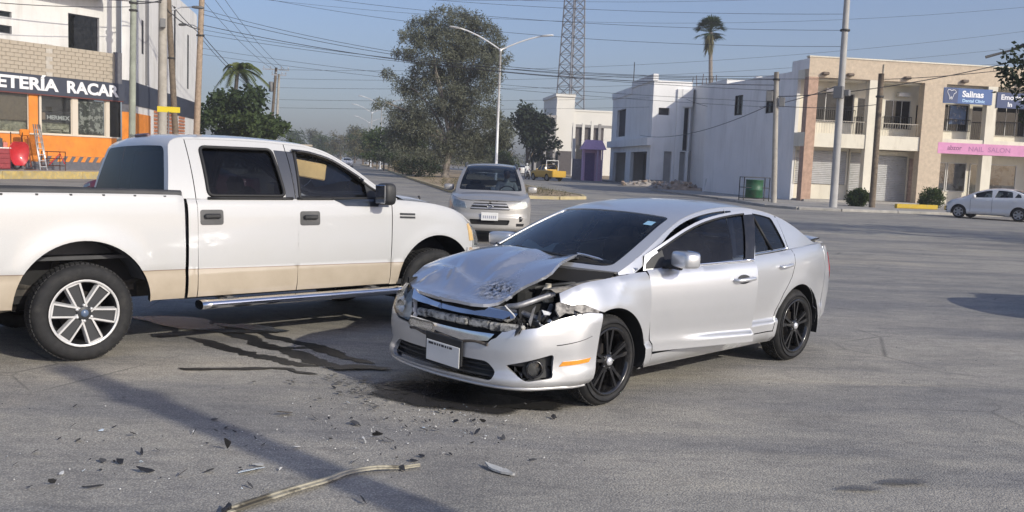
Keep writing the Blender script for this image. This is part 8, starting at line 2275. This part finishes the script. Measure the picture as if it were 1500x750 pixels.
# wreckage
black_p = mat('debris_black', (.020, .020, .022), .5, var=.3); grey_p = mat('debris_grey', (.34, .34, .33), .55, var=.25, vscale=30); white_p = mat('debris_white', (.60, .60, .58), .5, var=.1); lens_p = mat('debris_lens', (.50, .58, .66), .15, coat=.6)
def shard(name, label, cat, c, L, Wd, mt, seed, group=None, h=.02, th=.004, n=9, tilt=.3, rz=None):
    rr = random.Random(seed); m_ = MB()
    a = sorted(rr.uniform(0, 2 * pi) for _ in range(n)); pts = [(L * .5 * cos(q) * rr.uniform(.65, 1.1), Wd * .5 * sin(q) * rr.uniform(.6, 1.15)) for q in a]
    bx, by = rr.uniform(-tilt, tilt), rr.uniform(-tilt, tilt); rz = rr.uniform(0, 6.28) if rz is None else rz; cv = rr.uniform(-1.5, 2.5)
    def f(x, y, z): 
        zz = z + bx * x + by * y + cv * (x * x)
        return (x * cos(rz) - y * sin(rz), x * sin(rz) + y * cos(rz), zz)
    m_.prism(pts, 0, th, fn=f); lo = min(v[2] for v in m_.v); m_.v = [(v[0], v[1], v[2] - lo) for v in m_.v]
    o = m_.build(name, mt, loc=(c[0], c[1], .0065)); return tag(o, label, cat, group)
# long bent strip
def strip(name, label, cat, pts, wd, mt, seed, end_m=None):
    P = np.array(crom(pts, 12)); n = len(P); T = np.gradient(P, axis=0); T /= np.linalg.norm(T, axis=1, keepdims=True); Nn = np.stack([-T[:, 1], T[:, 0]], 1); rr = np.random.default_rng(seed)
    f = np.linspace(0, 1, n); w = wd * (1 - .68 * f) * (1 + .10 * np.convolve(rr.normal(size=n), np.ones(5) / 5, 'same')); A = []
    for i in range(n):
        x, y = P[i]; nx, ny = Nn[i]; z = .012 + .012 * abs(sin(f[i] * 7)); q = w[i]
        A.append([(x - nx * q * .5, y - ny * q * .5, z - .004), (x - nx * q * .42, y - ny * q * .42, z + .004), (x - nx * q * .05, y - ny * q * .05, z + .006), (x + nx * q * .05, y + ny * q * .05, z + .013), (x + nx * q * .45, y + ny * q * .45, z + .011), (x + nx * q * .5, y + ny * q * .5, z), (x, y, z - .006)])
    m_ = MB(); m_.grid(A, 0, False, closev=True); return tag(m_.build(name, mt), label, cat)
strip_m = mat('strip_cream', (.36, .33, .25), .6, var=.3, vscale=8, dirt=(.07, .06, .04), dscale=6, dlo=.46, dhi=.58)
strip('bumper_strip', 'long bent cream trim strip torn from a bumper, lying in the foreground', 'car part', [(-1.33, 4.32), (-1.14, 4.54), (-.96, 4.76), (-.88, 4.90), (-.74, 4.99), (-.62, 5.04), (-.47, 5.09)], .062, strip_m, 4)
shard('strip_end', 'dark clip at the near end of the torn cream strip', 'car part', (-1.33, 4.33), .09, .05, black_p, 5, h=.03, th=.02)
shard('lens_shard', 'bluish clear lens shard left of the cream strip', 'debris', (-1.375, 4.93), .17, .055, lens_p, 6, rz=.85)
shard('bracket_scrap', 'small dark bracket behind the bluish lens shard', 'debris', (-1.36, 5.02), .08, .04, grey_p, 7)
shard('bumper_piece', 'large pale grey bumper fragment right of the cream strip', 'debris', (-.02, 5.09), .23, .07, mat('debris_pale_grey', (.50, .50, .48), .6, var=.2, vscale=30, dirt=(.2, .19, .17), dscale=20), 8, n=18, rz=-.75, tilt=.05, th=.012)
shard('crushed_leaf', 'dark crumpled clump on the asphalt above the pole shade', 'debris', (-1.47, 6.06), .12, .07, mat('debris_brown', (.07, .06, .045), .8), 9, n=16)
shard('plastic_wedge', 'upright black wedge of plastic beside the pole shade', 'debris', (-1.61, 5.27), .055, .035, black_p, 10, tilt=1.4)
shard('plastic_slab', 'flat black slab of plastic nearest the lower left corner', 'debris', (-2.08, 4.60), .12, .038, black_p, 11, rz=.6)
shard('plastic_bracket', 'black bent bracket in the left middle of the debris field', 'debris', (-1.92, 4.85), .10, .04, black_p, 12, rz=.2)
shard('plastic_bracket', 'black long bracket right of the bent one', 'debris', (-1.60, 4.89), .11, .025, black_p, 13, rz=.4)
shard('plastic_clump', 'large black broken clip between the saloon and the cream strip', 'debris', (-.79, 5.63), .10, .05, black_p, 14, tilt=.9)
shard('plastic_clump', 'flat dark scrap left of the broken clip', 'debris', (-.98, 5.90), .12, .045, mat('debris_dark_grey', (.06, .06, .062), .7), 15, n=14)
small = [(-2.86, 6.04), (-2.65, 6.31), (-2.47, 5.54), (-2.51, 5.33), (-2.75, 5.0), (-2.64, 5.09), (-2.16, 4.84), (-2.33, 4.76), (-2.39, 4.54), (-2.3, 4.6), (-2.06, 5.14), (-2.0, 4.98), (-2.21, 4.98), (-2.11, 4.97), (-2.24, 5.46), (-1.92, 5.59), (-1.88, 5.87), (-1.75, 5.7), (-1.67, 5.6), (-1.52, 5.53), (-1.43, 5.39), (-1.23, 5.37), (-1.51, 5.49), (-1.71, 4.81), (-1.31, 4.68), (-1.22, 4.66), (-1.23, 4.96), (-1.9, 5.55), (-1.76, 5.72), (-1.34, 6.24), (-1.25, 5.97), (-1.28, 6.29), (-1.07, 5.55), (-.85, 5.51), (-.71, 5.56), (-1.05, 6.45), (-1.11, 6.39), (-1.29, 6.81), (-1.1, 6.26), (-.52, 5.82), (-.5, 6.35), (-.44, 5.83), (-.45, 6.27), (-.37, 6.23), (-.28, 6.21), (-.21, 6.08), (-.15, 6.03), (-.12, 5.75), (-.01, 5.72), (-.2, 5.57), (-.52, 5.21), (-.62, 5.24), (-.9, 6.34), (-.76, 6.1), (-.45, 6.4), (-.08, 6.42), (.14, 6.54), (.33, 6.23), (-.56, 5.04), (-.48, 5.29), (-.36, 5.36), (-.32, 5.35), (-.18, 5.79), (-.33, 6.05), (-.7, 4.53), (-.84, 5.13), (.17, 5.31)]
rr = random.Random(23)
extra = [(rr.gauss(-.35, .38), rr.gauss(6.15, .24)) for _ in range(80)] + [(rr.gauss(-1.7, .6), rr.gauss(5.2, .45)) for _ in range(30)]
for k, p in enumerate(small + extra):
    big = k < len(small); pale = rr.random() < .30
    mt_ = rr.choice((white_p, grey_p, white_p, lens_p)) if pale else rr.choice((black_p, black_p, MATS['debris_dark_grey']))
    L = rr.uniform(.028, .068) if big else rr.uniform(.010, .034)
    if pale: L *= .7
    near = 'before the saloon bumper' if p[1] > 5.75 and p[0] > -1.2 else 'left of the pole shade' if p[0] < -1.6 else 'between the pole shade and the saloon'
    shard('pale_fragment' if pale else 'dark_fragment', ('small pale chip of broken car trim ' if pale else 'small black chip of broken plastic ') + near, 'debris', p, L, L * rr.uniform(.3, .7), mt_, 100 + k, group=('pale chips ' if pale else 'black chips ') + near, tilt=.7, n=rr.randint(7, 13), th=.003)
# crumbs of glass and grit: nobody could count them
m_ = MB(); m2 = MB()
for k in range(420):
    if k % 3: x, y = rr.gauss(-.5, .55), rr.gauss(6.0, .45)
    else: x, y = rr.gauss(-1.6, .8), rr.gauss(5.3, .6)
    s = rr.uniform(.0025, .007); a = rr.uniform(0, 6.28); q = m_ if k % 2 else m2
    pts = [(x + s * cos(a + j * 2.1) * rr.uniform(.6, 1.3), y + s * sin(a + j * 2.1) * rr.uniform(.6, 1.3), .008) for j in range(3)]
    q.add(pts + [(x, y, .008 + s * .9)], [(0, 1, 3), (1, 2, 3), (2, 0, 3)])
tag(m_.build('glass_crumbs', white_p), kind='stuff'); tag(m2.build('dark_grit', black_p), kind='stuff')
# loose stones worn out of the asphalt around the junction
m_ = MB()
for k in range(700):
    y = 4.2 + 16 * rr.random() ** 1.8; x = (rr.random() * 1.3 - .65) * y * 1.15
    s = rr.uniform(.003, .009); a = rr.uniform(0, 6.28)
    pts = [(x + s * cos(a + j * 2.1) * rr.uniform(.6, 1.3), y + s * sin(a + j * 2.1) * rr.uniform(.6, 1.3), .0005) for j in range(3)]
    m_.add(pts + [(x, y, s * .8)], [(0, 1, 3), (1, 2, 3), (2, 0, 3)])
tag(m_.build('loose_gravel', mat('gravel_grey', (.24, .235, .225), .95, var=.3, vscale=30)), kind='stuff')
# sheet on the saloon's dashboard
t = thing('dashboard_sheet', 'pale folded sheet lying behind the windscreen of the silver saloon', 'paper', SEDAN_POSE[0], SEDAN_POSE[1])
m_ = MB(); A = [[(-.36 - .22 * i / 5, -.42 + .36 * j / 6, .995 + .05 * sin(i * .9) + .03 * cos(j * 1.1) + .012 * i) for j in range(7)] for i in range(6)]; m_.grid(A, 0, True); m_.build('sheet', mat('sheet_cream', (.60, .60, .52), .8), t)

HAZE = .0010
# thin dusty air over the whole place
hz = MB(); hz.box((0, 330, 34), (1800, 760, 70.2))
hm_ = bpy.data.materials.new('haze'); hm_.use_nodes = True; nt = hm_.node_tree; nt.nodes.clear()
ho = nt.nodes.new('ShaderNodeOutputMaterial'); pv = nt.nodes.new('ShaderNodeVolumePrincipled'); pv.inputs['Color'].default_value = (.84, .84, .88, 1); pv.inputs['Density'].default_value = HAZE; pv.inputs['Anisotropy'].default_value = .2
nt.links.new(pv.outputs[0], ho.inputs['Volume'])
tag(hz.build('haze', hm_), kind='stuff')
